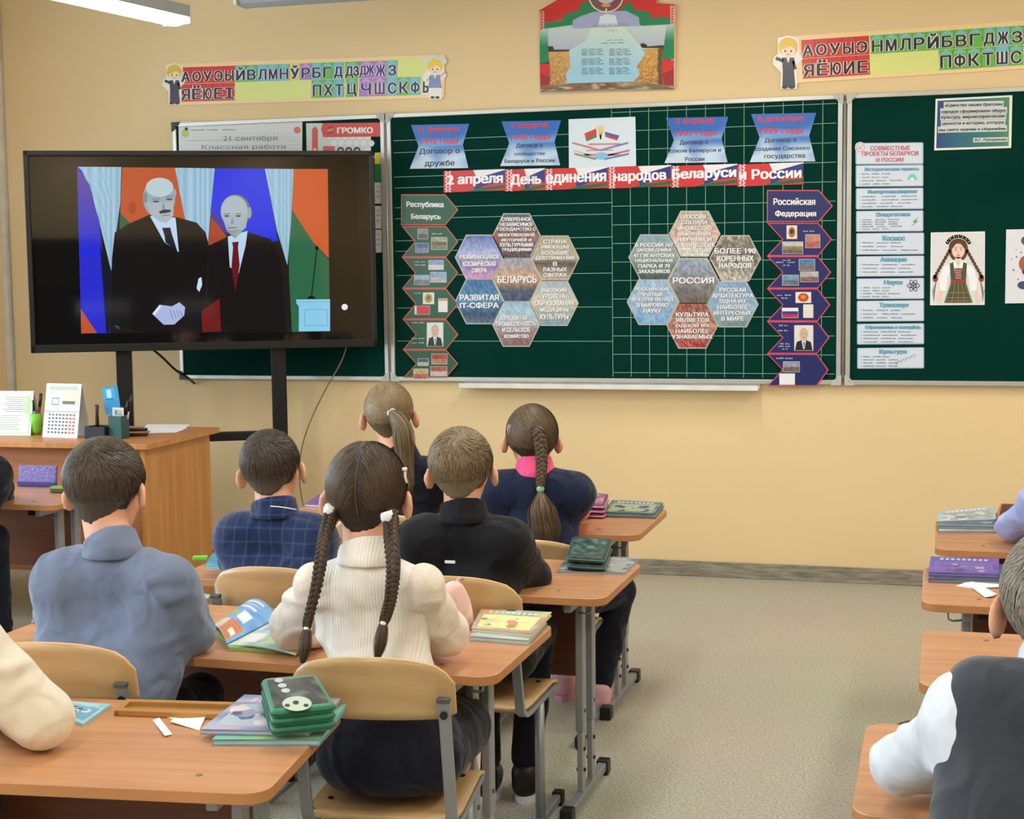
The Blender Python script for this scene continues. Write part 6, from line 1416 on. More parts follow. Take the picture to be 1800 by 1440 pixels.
def football(P):
    P.ell(522, 1237, 26, 13, (190, 206, 190), 2, 20); P.ell(520, 1235, 6, 4, (40, 50, 50), 3, 6); P.ell(505, 1240, 5, 3, (40, 50, 50), 3, 6); P.ell(538, 1240, 5, 3, (40, 50, 50), 3, 6)
    for k in range(3): P.ell(490+6*k, 1196+k*9, 8, 4, (190, 200, 206), 2, 12)
soft_box('pencil_case', [(476, 1250), (590, 1238), (556, 1184), (459, 1192)], Zt+0.023, Zt+0.073, M_GCASE, 'green zipped pencil case with a football picture on the nearest desk', 'pencil case', 3, mat_cache('dark_green_zip', (10, 84, 62), 0.5), [(40, 46, 48), (80, 88, 88), (56, 62, 60), (120, 130, 122)], 6, football)
# wooden pencil ledge, screw cap, paper scraps
q = [atz(x, y, Zt+0.010) for x, y in ((200, 1250), (418, 1258), (432, 1236), (222, 1230))]; c = np.mean(q, 0)
le = empty('pencil_ledge', (c[0], c[1], Zt), 0, 'long wooden pencil ledge at the far edge of the nearest desk', 'ledge')
def qbox(qq, z0, z1, name, m_, par, loc, bevel=0.002):
    MB().add([(p_[0], p_[1], z0) for p_ in qq]+[(p_[0], p_[1], z1) for p_ in qq], [(3, 2, 1, 0), (4, 5, 6, 7), (0, 1, 5, 4), (1, 2, 6, 5), (2, 3, 7, 6), (3, 0, 4, 7)]).build(name, m_, par, loc, bevel=bevel)
lp = lambda a, b_, t: a+(b_-a)*t
lc_ = (c[0], c[1], Zt); M_LEDGE = mat_cache('ledge_wood', (176, 128, 66), 0.4)
qbox([q[0], q[1], lp(q[1], q[2], .25), lp(q[0], q[3], .25)], Zt, Zt+0.012, 'front_lip', M_LEDGE, le, lc_)
qbox([lp(q[0], q[3], .8), lp(q[1], q[2], .8), q[2], q[3]], Zt, Zt+0.012, 'rear_lip', M_LEDGE, le, lc_)
qbox([q[0], lp(q[0], q[1], .05), lp(q[3], q[2], .05), q[3]], Zt, Zt+0.0115, 'end_lip', M_LEDGE, le, lc_)
qbox([lp(q[0], q[3], .2), lp(q[1], q[2], .2), lp(q[1], q[2], .85), lp(q[0], q[3], .85)], Zt, Zt+0.003, 'groove', mat_cache('ledge_groove', (150, 106, 54), 0.5), le, lc_)
def scrap(pts, label, z_=None, lift=0.004, m_=None, name='paper_scrap'):
    z_ = z_ or Zt+0.001; n = len(pts); q = [atz(x, y, z_)+np.array((0, 0, lift*(k % 2))) for k, (x, y) in enumerate(pts)]; c = np.mean(q, 0)
    b = MB(); b.add([tuple(v) for v in q]+[tuple(v-np.array((0, 0, 0.0006))) for v in q], [tuple(range(n)), tuple(range(2*n-1, n-1, -1))]+[(k, n+k, n+(k+1) % n, (k+1) % n) for k in range(n)])
    return props(b.build(name, m_ or M_PAPER, None, tuple(c)), label, 'paper')
scrap([(268, 1266), (280, 1265), (303, 1291), (290, 1297)], 'small narrow white paper strip on the nearest desk')
scrap([(282, 1258), (312, 1254), (318, 1260), (362, 1262), (350, 1284), (300, 1272), (304, 1264)], 'crumpled torn white paper next to the book pile on the nearest desk')
0 and props(MB().tube([atz(362, 1350, Zt-0.0005), atz(362, 1350, Zt+0.002)], 0.009, 14).build('screw_cover', mat_cache('dull_brass_cap', (150, 116, 84), 0.45), None, tuple(atz(362, 1350, Zt))), 'round metal screw cover near the right end of the nearest desk', 'cover')
# desk 2: open book, pile, booklet
def open_book():
    c = atz(440, 1108, Zt+0.01); r_ = empty('open_book', (c[0], c[1], Zt), 0, 'open picture textbook with a curled blue page between the boy and the girl', 'book')
    def page(name, e0, e1, s0, s1, lift, cols, seed, arts):
        """page from the spine s0..s1 to the outer edge e0..e1, arching by lift"""
        V, C, Fc = [], [], []; nu, nv = 46, 34; s0, s1, e0, e1 = (np.array(v) for v in (s0, s1, e0, e1)); fn = smooth_noise(seed, cols, 3.2)
        for j in range(nv+1):
            for i in range(nu+1):
                u, v = i/nu, j/nv; p_ = (s0*(1-u)+e0*u)*(1-v)+(s1*(1-u)+e1*u)*v; z_ = lift*math.sin(math.pi*min(1, u*1.0))**0.8 if u < 1 else 0
                V.append((p_[0], p_[1], Zt+0.010+z_*(0.6+0.4*v)+p_[2]-p_[2])); col = fn(u, v)
                for (u0, v0, u1, v1, cc) in arts:
                    if u0 <= u <= u1 and v0 <= v <= v1: col = cc if (int(v*34) % 2 or cc[0] < 200 or (u1-u0) < .35) else mixc(cc, (110, 130, 150), .5)
                C.append(lin(col))
        for j in range(nv):
            for i in range(nu): k = j*(nu+1)+i; Fc.append((k, k+1, k+nu+2, k+nu+1))
        o = link_mesh(name, V, Fc, M_GLOSSPRINT, r_, (c[0], c[1], Zt), True, None, C); md = o.modifiers.new('thickness', 'SOLIDIFY'); md.thickness = 0.004; md.offset = -1
    z0 = Zt+0.01
    s0, s1 = atz(398, 1128, z0), atz(478, 1098, z0)
    s0, s1 = atz(398, 1134, z0), atz(488, 1088, z0)
    page('left_page', atz(374, 1104, z0), atz(432, 1062, z0), s0, s1, 0.026, [(90, 140, 206), (120, 170, 220), (90, 150, 210)], 8, [(0.08, 0.0, .55, .34, (226, 130, 70)), (0.55, 0.02, .95, .3, (236, 226, 180)), (0.2, .4, .5, .6, (226, 236, 240)), (0.6, .42, .9, .56, (130, 180, 90)), (0.3, .8, .8, .84, (230, 238, 245)), (0.3, .7, .8, .74, (230, 238, 245)), (0.3, .9, .8, .94, (230, 238, 245)), (0.1, .1, .3, .2, (240, 240, 230))])
    page('right_page', atz(520, 1150, z0), atz(560, 1100, z0), s0, s1, 0.012, [(190, 214, 170), (220, 228, 210), (150, 186, 190), (210, 220, 150)], 9, [(0.15, .5, .4, .75, (150, 170, 206)), (0.5, .2, .8, .6, (190, 206, 120)), (0.1, .1, .35, .4, (226, 230, 226)), (0.45, .7, .9, .9, (130, 150, 190))])
    q = [atz(376, 1106, Zt+0.006), atz(520, 1146, Zt+0.006), atz(556, 1100, Zt+0.006), atz(440, 1070, Zt+0.006)]
    q = [atz(400, 1140, Zt+0.006), atz(524, 1146, Zt+0.006), atz(556, 1100, Zt+0.006), atz(470, 1094, Zt+0.006)]
    qbox(q, Zt, Zt+0.010, 'page_block', mat_cache('page_greenish', (150, 186, 120), 0.6, stretch=(1, 1, 60)), r_, (c[0], c[1], Zt), 0.001)
    q = [atz(376, 1108, Zt+0.006), atz(402, 1138, Zt+0.006), atz(470, 1094, Zt+0.006), atz(438, 1070, Zt+0.006)]
    qbox(q, Zt, Zt+0.010, 'page_block', mat_cache('page_greenish', (150, 186, 120), 0.6, stretch=(1, 1, 60)), r_, (c[0], c[1], Zt), 0.001)
open_book()
book('book', [(826, 1118), (928, 1126), (962, 1088), (846, 1082)], Zt, 0.012, [(150, 180, 190), (190, 206, 206)], 'pale blue lower book of the pile right of the braided girl', seed=10, page=(200, 210, 214))
book('book', [(828, 1104), (934, 1114), (970, 1076), (846, 1070)], Zt+0.0125, 0.010, [(226, 190, 120), (206, 130, 120), (130, 190, 200), (216, 216, 120), (120, 180, 190)], 'colourful yellow and pink top book of the pile right of the braided girl', seed=11, page=(206, 220, 224), k=4.5)
book('booklet', [(318, 1056), (350, 1062), (372, 1046), (336, 1040)], Zt, 0.006, [(150, 190, 200), (190, 210, 210)], 'pale turquoise booklet right of the boy in the blue shirt', seed=12)
pen(atz(56, 1094, Zt+0.005), (-0.1, 1.0, 0), 0.10, 0.004, (150, 160, 176), 'silver pen lying at the left end of the second desk')
# desk 3
book('notebook', [(360, 994), (398, 998), (410, 976), (378, 972)], Zt, 0.007, [(60, 150, 170), (100, 180, 190)], 'turquoise notebook left of the plaid jacket', seed=13, page=(190, 214, 220))
book('notebook', [(364, 986), (398, 990), (408, 970), (380, 966)], Zt+0.0075, 0.005, [(50, 120, 170), (90, 160, 190)], 'blue notebook lying on the turquoise notebook left of the plaid jacket', seed=14)
e_ = empty('green_eraser', tuple(atz(358, 984, Zt)), 0.4, 'small bright green eraser beside the turquoise notebook', 'eraser'); MB().box((-0.01, 0, 0.006), (0.045, 0.025, 0.012)).build('eraser_body', mat_cache('bright_green', (110, 200, 60), 0.5), e_, bevel=0.003)
book('notebook', [(978, 1004), (1098, 1007), (1124, 980), (1000, 976)], Zt, 0.007, [(176, 182, 190), (60, 66, 74), (190, 196, 200), (90, 96, 104)], 'grey and black notebook under the camouflage pencil case', seed=15, page=(196, 200, 206))
soft_box('pencil_case', [(996, 976), (1062, 980), (1076, 946), (1006, 942)], Zt+0.0075, Zt+0.052, mat('dark_camouflage_fabric', (40, 62, 60), 0.5, var=0.7, vs=60, bump=0.2, bs=200), 'dark green camouflage pencil case on the third desk', 'pencil case', 2, mat_cache('teal_zip', (70, 120, 116), 0.5), [(40, 60, 60), (90, 120, 110), (30, 46, 48), (120, 150, 140)], 16)
# desk 4
book('book', [(536, 886), (592, 889), (610, 872), (560, 869)], Zt, 0.010, [(110, 80, 150), (140, 100, 170)], 'purple book at the left end of the farthest middle desk', seed=17)
book('book', [(1058, 906), (1152, 909), (1168, 888), (1074, 884)], Zt, 0.007, [(90, 110, 120), (120, 130, 120)], 'lower grey book under the patterned book on the farthest middle desk', seed=18, page=(160, 164, 160))
book('book', [(1060, 900), (1150, 903), (1166, 883), (1076, 879)], Zt+0.0075, 0.006, [(70, 110, 150), (150, 160, 120), (60, 90, 110), (110, 140, 160)], 'blue-green patterned book at the right end of the farthest middle desk', seed=19, page=(190, 190, 180), k=5)
soft_box('pencil_case', [(1012, 886), (1062, 888), (1070, 868), (1022, 865)], Zt, Zt+0.050, mat('plum_fabric', (110, 50, 84), 0.5), 'striped pink and plum pencil case on the farthest middle desk', 'pencil case', 3, mat_cache('pale_pink_trim', (220, 170, 196), 0.5), [(120, 60, 90), (206, 150, 180), (110, 50, 90)], 20)
e_ = empty('sticky_notes', tuple(atz(1048, 900, Zt)), 0.1, 'yellow sticky note pad before the striped pencil case', 'note pad'); MB().box((0, 0, 0.004), (0.05, 0.03, 0.008)).build('pad', mat_cache('sticky_yellow', (236, 196, 96), 0.6), e_, bevel=0.001)
# right row, desk A: book pile
book('book', [(1650, 934), (1760, 934), (1775, 910), (1656, 908)], Zt, 0.009, [(150, 156, 160), (190, 194, 196)], 'bottom grey book of the pile on the farthest right desk', seed=21, page=(190, 192, 190))
book('book', [(1648, 924), (1758, 926), (1772, 902), (1652, 900)], Zt+0.0095, 0.010, [(110, 126, 134), (150, 160, 164)], 'middle dark-edged book of the pile on the farthest right desk', seed=22, page=(170, 176, 180))
book('book', [(1648, 917), (1752, 913), (1748, 890), (1650, 899)], Zt+0.020, 0.008, [(150, 170, 200), (180, 196, 206), (150, 180, 190), (190, 200, 190)], 'top pale blue covered book of the pile on the farthest right desk', seed=23, page=(190, 200, 206))
soft_box('pencil_case', [(1752, 908), (1800, 908), (1806, 886), (1758, 884)], Zt, Zt+0.048, mat('orange_case', (206, 96, 40), 0.5), 'orange and black pencil case behind the light blue sleeve', 'pencil case', 2, M_BLACK, [(40, 30, 30), (60, 40, 34), (30, 26, 26)], 24)
# desk B
book('folder', [(1632, 1018), (1756, 1022), (1764, 992), (1636, 988)], Zt, 0.010, [(60, 70, 90), (90, 100, 120)], 'dark blue lower folder under the purple folder', 'folder', seed=25, page=(150, 156, 170))
book('folder', [(1632, 1006), (1756, 1010), (1756, 982), (1636, 978)], Zt+0.0105, 0.010, [(92, 70, 160), (126, 84, 176), (104, 80, 170), (80, 90, 180)], 'purple glossy folder lying on the dark blue folder in the right row', 'folder', seed=26, page=(140, 140, 180), k=2)
scrap([(1680, 1030), (1704, 1024), (1772, 1028), (1770, 1034), (1710, 1034)], 'white paper strip across the desk with the purple folder')
scrap([(1696, 1024), (1706, 1022), (1752, 1044), (1746, 1050), (1732, 1050)], 'folded white paper strip pointing down on the desk with the purple folder', Zt+0.003)
scrap([(1756, 1036), (1776, 1034), (1778, 1039), (1762, 1042)], 'tiny white paper piece nearest the grey-haired head', Zt+0.001)
# left row desk: shiny purple folder standing, green item
c = atz(78, 853, Zt); e_ = empty('purple_case', (c[0], min(c[1], 5.425), Zt), 0.05, 'glittery purple case standing on the left desk', 'case')
w_ = 0.175; MB().box((0, 0.01, 0.045), (w_, 0.018, 0.088), R=np.array(Matrix.Rotation(-0.15, 3, 'X'))).build('case_body', mat('glitter_purple', (120, 104, 170), 0.35, var=0.5, vs=120, bump=0.4, bs=160), e_, bevel=0.006)
MB().box((0, -0.002, 0.012), (w_*1.01, 0.012, 0.02)).build('lower_band', mat_cache('blue_violet_band', (70, 60, 130), 0.4), e_, bevel=0.003)
e_ = empty('pen_box', tuple(atz(108, 866, Zt)), 0.1, 'flat green and brown box right of the glittery case on the left desk', 'box'); MB().box((0.01, 0, 0.008), (0.10, 0.04, 0.012)).build('box_base', mat_cache('dark_olive', (90, 90, 60), 0.5), e_, bevel=0.003); MB().box((0.01, 0, 0.020), (0.105, 0.042, 0.010)).build('lid', mat_cache('soft_green', (140, 166, 90), 0.5), e_, bevel=0.003)
# black bag hanging at desk C, clear bag behind it
f = Field((-0.33, 2.86, 0.30), (0.15, 3.30, 0.64), 0.008); f.ell((-0.03, 3.02, 0.55), (0.085, 0.09, 0.055), None, 0.03); f.ell((0.0, 3.03, 0.46), (0.075, 0.08, 0.09), None, 0.03); f.disp(wrinkle(0.004, 60, (0.6, 0.3, 0.7), 9))
e_ = empty('black_bag', (-0.03, 3.02, 0.36), 0, 'black bag hanging at the corner of the right desk behind the white sleeve', 'bag'); M_BAG = mat('black_bag_fabric', (26, 27, 30), 0.6, bump=0.2, bs=200)
f.obj('bag_body', M_BAG, e_, (-0.03, 3.02, 0.36)); MB().tube(smooth_path([(-0.09, 2.96, 0.57), (-0.10, 2.95, 0.50), (-0.08, 2.94, 0.44), (-0.045, 2.95, 0.42)], 14), 0.006, 6).build('strap', M_BAG, e_, (-0.03, 3.02, 0.36), True)
f = Field((-0.3, 2.6, 0.25), (0.2, 3.1, 0.6), 0.008); f.ell((-0.085, 2.87, 0.43), (0.05, 0.06, 0.075), None, 0.03); f.disp(wrinkle(0.006, 70, (0.8, 0.2, 0.5), 12))
e_ = empty('clear_bag', (-0.085, 2.87, 0.35), 0, 'clear bluish plastic bag hanging below the black bag', 'bag'); f.obj('bag_body', mat('clear_plastic', (176, 186, 206), 0.15, alpha=0.7), e_, (-0.085, 2.87, 0.35))
# ================================================================ CHAIRS
put_chair(-1.132, 3.02, 0.14, 'plywood school chair of the girl with two braids').scale = (0.95, 1, 0.955)
put_chair(-1.800, 2.955, 0.10, 'plywood school chair under the boy in the blue-grey shirt').scale = (0.95, 1, 0.965)
put_chair(-1.180, 3.825, 0.00, 'plywood school chair under the boy in the black jacket')
put_chair(-1.70, 3.835, 0.03, 'plywood school chair of the boy in the navy plaid jacket')
put_chair(-1.255, 4.72, 0.05, 'plywood school chair of the girl in the pink blouse').scale = (1, 1, 0.87)
put_chair(-1.73, 4.70, 0.10, 'plywood school chair of the girl with the ponytail')
put_chair(-1.86, 2.10, 0.12, 'plywood school chair of the child in the cream sweater')
put_chair(-3.62, 4.72, 0.0, 'plywood school chair at the left edge of the room')
put_chair(0.27, 3.22, 0.05, 'plywood school chair pushed in at the empty right desk')
put_chair(0.52, 4.73, 0.0, 'plywood school chair of the child in the light blue shirt')
put_chair(0.16, 2.08, 0.05, 'plywood school chair of the child in the dark grey vest')
# ================================================================ THE CHILDREN
def cloth(name, col, rough=0.85, knit=None, plaid=None, bump=0.25, bs=260, sheen=0.25, var=0.08):
    m, nt, p = nodes(name); N = nt.nodes; L = nt.links; c = lin(col)
    tc = N.new('ShaderNodeTexCoord'); n1 = N.new('ShaderNodeTexNoise'); n1.inputs['Scale'].default_value = 9; n1.inputs['Detail'].default_value = 5; L.new(tc.outputs['Object'], n1.inputs['Vector'])
    cr = N.new('ShaderNodeValToRGB'); e = cr.color_ramp.elements; e[0].position, e[1].position = 0.3, 0.7; e[0].color = (*[v*(1-var) for v in c], 1); e[1].color = (*[min(1, v*(1+var)) for v in c], 1)
    L.new(n1.outputs['Fac'], cr.inputs['Fac']); out = cr.outputs[0]
    b = N.new('ShaderNodeBump'); b.inputs['Strength'].default_value = bump; b.inputs['Distance'].default_value = 0.0015
    if knit:
        w = N.new('ShaderNodeTexWave'); w.wave_type = 'BANDS'; w.bands_direction = 'X'; w.inputs['Scale'].default_value = knit; w.inputs['Distortion'].default_value = 0.15; b.inputs['Distance'].default_value = 0.0015
        L.new(tc.outputs['Object'], w.inputs['Vector']); L.new(w.outputs['Fac'], b.inputs['Height']); b.inputs['Strength'].default_value = 0.5
    else:
        n2 = N.new('ShaderNodeTexNoise'); n2.inputs['Scale'].default_value = bs; L.new(tc.outputs['Object'], n2.inputs['Vector']); L.new(n2.outputs['Fac'], b.inputs['Height'])
    n3 = N.new('ShaderNodeTexNoise'); n3.inputs['Scale'].default_value = 12; n3.inputs['Detail'].default_value = 1.2; n3.inputs['Distortion'].default_value = 0.9; L.new(tc.outputs['Object'], n3.inputs['Vector'])
    b3 = N.new('ShaderNodeBump'); b3.inputs['Strength'].default_value = 0.55; b3.inputs['Distance'].default_value = 0.030; L.new(n3.outputs['Fac'], b3.inputs['Height']); L.new(b3.outputs[0], b.inputs['Normal'])
    if plaid:
        for ax, sc in (('X', plaid), ('Z', plaid*0.9)):
            w = N.new('ShaderNodeTexWave'); w.wave_type = 'BANDS'; w.bands_direction = ax; w.inputs['Scale'].default_value = sc; L.new(tc.outputs['Object'], w.inputs['Vector'])
            r2 = N.new('ShaderNodeValToRGB'); r2.color_ramp.elements[0].position = 0.90; r2.color_ramp.elements[1].position = 0.99; r2.color_ramp.elements[0].color = (0, 0, 0, 1); r2.color_ramp.elements[1].color = (0.35, 0.35, 0.35, 1); L.new(w.outputs['Fac'], r2.inputs['Fac'])
            mx = N.new('ShaderNodeMix'); mx.data_type = 'RGBA'; L.new(r2.outputs[0], mx.inputs[0]); L.new(out, mx.inputs[6]); mx.inputs[7].default_value = (*[min(1, v*3.2+0.02) for v in c], 1); out = mx.outputs[2]
    L.new(out, p.inputs['Base Color']); L.new(b.outputs[0], p.inputs['Normal']); p.inputs['Roughness'].default_value = rough; p.inputs['Sheen Weight'].default_value = sheen; p.inputs['Specular IOR Level'].default_value = 0.25
    return m
C_KNIT = cloth('white_rib_knit', (240, 238, 234), knit=46); C_CREAM = cloth('cream_sweater', (228, 222, 206), bump=0.3, bs=180); C_BLUE = cloth('blue_grey_chambray', (110, 123, 151), bump=0.2, bs=420, var=0.14)
C_NAVYP = cloth('navy_plaid_wool', (22, 40, 78), plaid=9); C_BLACK = cloth('black_jacket_wool', (15, 17, 24), sheen=0.1); C_NAVY = cloth('navy_knit_vest', (20, 32, 60), knit=42, sheen=0.15); C_PINK = cloth('bright_pink_blouse', (236, 84, 140))
C_SKIRT = cloth('navy_skirt', (16, 20, 38), sheen=0.1); C_TIGHT = cloth('pale_pink_tights', (226, 206, 200)); C_VEST = cloth('dark_grey_vest', (54, 60, 70), bump=0.35, bs=160, var=0.15); C_WHITE = cloth('white_shirt', (214, 222, 236), bump=0.1); C_LBLUE = cloth('light_blue_shirt', (156, 170, 226), bump=0.1)
C_DNAVY = cloth('dark_navy_jacket', (16, 20, 36), sheen=0.1); C_SOCK = cloth('black_socks', (22, 22, 26)); C_LACE = cloth('cream_lace', (230, 220, 210), bump=0.8, bs=150)
M_SCR = mat('white_scrunchie', (236, 236, 240), 0.7, bump=0.5, bs=300)
# girl with two braids
N_ = at(647, 975, 2.98); H_ = at(646, 868, 3.045)
g = person('girl with two long braids and white ribbed sweater, seated at the second desk', N_, H_, (-1.125, 2.955, 0.485), 0.12, 0.17, 0.10, 0.02, EL=at(515, 1098, 3.12), ER=at(783, 1112, 3.13), WL=at(600, 1110, 3.27), WR=at(690, 1112, 3.27),
           top=('sweater', C_KNIT, 'lace_sleeves', C_LACE), low=('skirt', C_SKIRT), skirt=True, sock=('tights', C_TIGHT), shw=0.108, puff=1, collar=(C_KNIT, 0.061, 0.020), h=0.0065, KR=(-1.055, 3.23, 0.465), AR=(-1.07, 3.28, 0.085), wr_amp=0.0022, hem=0.60, S=1.0)
HC = [(52, 42, 34), (92, 76, 60)]
LT, RT = np.array((-0.066, -0.052, -0.062)), np.array((0.054, -0.068, -0.058))
hair(g['root'], g['loc'], g['H'], g['R'], 'tails', HC, 1.04, 0.010, [LT, RT], 5200, parting=True, nape=0.004, width=0.0009)
mb = MB(); pp = [g['L']((0.000+0.002*math.sin(t*3), -0.014-0.105*math.sin(t), 0.018+0.1005*math.cos(t))) for t in np.linspace(0.15, 2.25, 24)]; pv = []
for i, q in enumerate(pp):
    w = 0.0007; pv += [q-g['R'][:, 0]*w, q+g['R'][:, 0]*w]
link_mesh('hair_parting', pv, [(2*i, 2*i+1, 2*i+3, 2*i+2) for i in range(len(pp)-1)], mat_cache('scalp', (104, 86, 68), 0.6), g['root'], g['loc'])
lt, rt_ = at(581, 897, 2.965), at(682, 909, 2.955)
tie(g, 'hair_tie', lt, (0.3, 0, 1), 0.0135, M_SCR); tie(g, 'hair_tie', rt_, (-0.3, 0, 1), 0.0135, M_SCR)
b1 = [lt+np.array((0.004, 0.01, 0.006)), at(574, 930, 2.940), at(566, 975, 2.903), at(556, 1030, 2.878), at(543, 1085, 2.873), at(540, 1106, 2.873)]; b2 = [rt_+np.array((0, 0.012, 0.006)), at(688, 945, 2.930), at(692, 1000, 2.880), at(686, 1050, 2.865), at(678, 1085, 2.865), at(675, 1096, 2.865)]
braid('braid', g['root'], g['loc'], b1, 0.0165, 0.0085, HC, 9.5, 1); braid('braid', g['root'], g['loc'], b2, 0.0175, 0.0090, HC, 9.5, 2)
for (c_, e_, nm) in ((b1[-1], at(532, 1166, 2.85), 'l'), (b2[-1], at(662, 1160, 2.85), 'r')):
    tie(g, 'hair_tie', c_, (0.15, 0, 1), 0.0080, M_SCR, 0.006); mb = MB(); C = []; pth = smooth_path([c_+np.array((0, 0, 0.004)), (c_+e_)/2+np.array((0.002, -0.004, 0)), e_], 12)
    rf = 0.004+0.012*np.sin(np.linspace(0.3, 2.9, 12)); b0 = len(mb.V); mb.tube(pth, rf*0.75, 8); C += [lin((50, 40, 34))]*len(mb.V); strands_along(mb, [(52, 42, 34), (104, 86, 70)], C, pth, rf, 150, 0.0007, 3); link_mesh('braid_tail', mb.V, mb.F, M_HAIR, g['root'], g['loc'], True, None, C)
clip = MB(); q = at(712, 838, 3.015); clip.tube([q+np.array((0, 0, 0.016)), q, q+np.array((0.004, 0, -0.014))], 0.003, 6); clip.lathe([(0.0001, -0.004), (0.006, -0.002), (0.006, 0.003), (0.0001, 0.005)], tuple(q+np.array((0, -0.002, 0.016))), 10); clip.build('hair_clip', mat_cache('white_clip', (236, 226, 214), 0.3), g['root'], g['loc'], True)
# boy in blue-grey shirt
N_ = at(198, 964, 3.00); H_ = at(188, 857, 3.07)
g = person('boy with short brown hair in a blue-grey shirt, seated at the second desk', N_, H_, (-1.795, 2.925, 0.485), 0.02, 0.08, 0.12, -0.03, EL=at(92, 1080, 3.10), ER=at(345, 1112, 3.08), WL=at(200, 1095, 3.25), WR=at(270, 1105, 3.27),
           top=('shirt', C_BLUE), low=('trousers', C_DNAVY), sock=('socks', C_SOCK), shw=0.130, sleeve=0.004, loose=0.040, collar=(C_BLUE, 0.061, 0.026), h=0.0065, wr_amp=0.0036, hem=0.43)
hair(g['root'], g['loc'], g['H'], g['R'], 'short', [(66, 60, 54), (74, 64, 52), (104, 90, 74)], 1.02, 0.013, n=6500, nape=0.004)
# boy in navy plaid jacket
N_ = at(483, 897, 3.88); H_ = at(478, 822, 3.92)
g = person('boy with cropped dark hair in a navy plaid jacket, seated at the third desk', N_, H_, (-1.745, 3.79, 0.490), 0.06, 0.16, 0.05, -0.10, EL=at(408, 985, 3.98), ER=at(572, 985, 3.98),
           top=('jacket', C_NAVYP), low=('trousers', C_DNAVY), sock=('socks', C_SOCK), shw=0.112, sleeve=0.000, loose=0.022, collar=(C_NAVYP, 0.062, 0.030), wr_amp=0.0016, hem=0.43)
hair(g['root'], g['loc'], g['H'], g['R'], 'short', [(84, 72, 62), (62, 54, 46), (80, 70, 60)], 1.0, 0.008, n=4200, nape=0.0)
sc = MB(); q = [at(477+13*k/6, 889+1.6*k/6*1.5, 3.802) for k in range(7)]; sc.tube([at(x, y, yy) for x, y, yy in ((476, 890, 3.812), (490, 891, 3.809), (505, 893, 3.810), (521, 896, 3.818))], 0.0028, 6, flat=0.4); sc.build('shirt_collar', M_PAPER, g['root'], g['loc'], True)
# boy in black jacket
N_ = at(815, 905, 3.87); H_ = at(812, 824, 3.92)
g = person('boy with short light brown hair in a black jacket, seated at the third desk', N_, H_, (-1.165, 3.785, 0.490), 0.08, 0.12, 0.05, -0.05, EL=at(735, 990, 3.98), ER=at(938, 1012, 4.00),
           top=('jacket', C_BLACK), low=('trousers', C_BLACK), sock=('socks', C_SOCK), shw=0.122, sleeve=0.010, loose=0.012, collar=(C_BLACK, 0.062, 0.032), wr_amp=0.0022, hem=0.42, AL=(-1.24, 4.02, 0.085), AR=(-1.13, 4.05, 0.085), shoe=(24, 24, 26))
hair(g['root'], g['loc'], g['H'], g['R'], 'short', [(112, 100, 82), (118, 102, 76), (156, 138, 108)], 1.04, 0.010, n=5200, nape=0.0)
q = at(791, 988, 3.762); MB().box(tuple(q), (0.028, 0.004, 0.007)).build('white_tag', M_PAPER, g['root'], g['loc'])
# girl with ponytail
N_ = at(705, 800, 4.80); H_ = at(684, 728, 4.85)
g = person('girl with ash-blonde ponytail and glasses in a black jacket, seated at the farthest middle desk', N_, H_, (-1.78, 4.66, 0.495), 0.20, 0.32, 0.05, -0.04, top=('jacket', C_DNAVY), low=('skirt', C_SKIRT), skirt=True, sock=('tights', C_SOCK), shw=0.105, sleeve=0.003, collar=(C_DNAVY, 0.06, 0.02), hem=0.43)
hair(g['root'], g['loc'], g['H'], g['R'], 'tails', [(104, 88, 66), (150, 130, 98)], 1.02, 0.008, [np.array((0.012, -0.112, 0.006))], 3800, nape=0.004, width=0.0011)
tc_ = g['L']((0.012, -0.114, 0.010)); tie(g, 'hair_tie', tc_, (0, -0.8, 0.5), 0.014, mat_cache('lilac_tie', (196, 190, 206), 0.6), 0.006)
mb = MB(); C = []; pth = smooth_path([tc_, at(706, 752, 4.70), at(712, 800, 4.70), at(722, 868, 4.70)], 16); rf = np.interp(np.linspace(0, 1, 16), [0, .15, .5, 1], [0.012, 0.030, 0.042, 0.016]); mb.tube(pth, rf*0.70, 8); C += [lin((84, 70, 52))]*len(mb.V)
strands_along(mb, [(92, 78, 58), (150, 130, 98)], C, pth, rf, 520, 0.0009, 5); link_mesh('ponytail', mb.V, mb.F, M_HAIR, g['root'], g['loc'], True, None, C)
gm = MB(); L = g['L']
for s in (-1, 1):
    gm.tube([L((s*0.084, 0.0, 0.004)), L((s*0.082, 0.05, 0.004)), L((s*0.062, 0.098, 0.002))], 0.0018, 6)
    gm.tube([L((s*0.033+0.023*math.cos(t), 0.100, 0.0+0.018*math.sin(t))) for t in np.linspace(0, 2*math.pi, 17)], 0.0015, 6)
gm.tube([L((-0.012, 0.102, 0.003)), L((0.012, 0.102, 0.003))], 0.0015, 6); gm.build('glasses', mat_cache('dark_glasses_frame', (60, 50, 60), 0.3), g['root'], g['loc'], True)
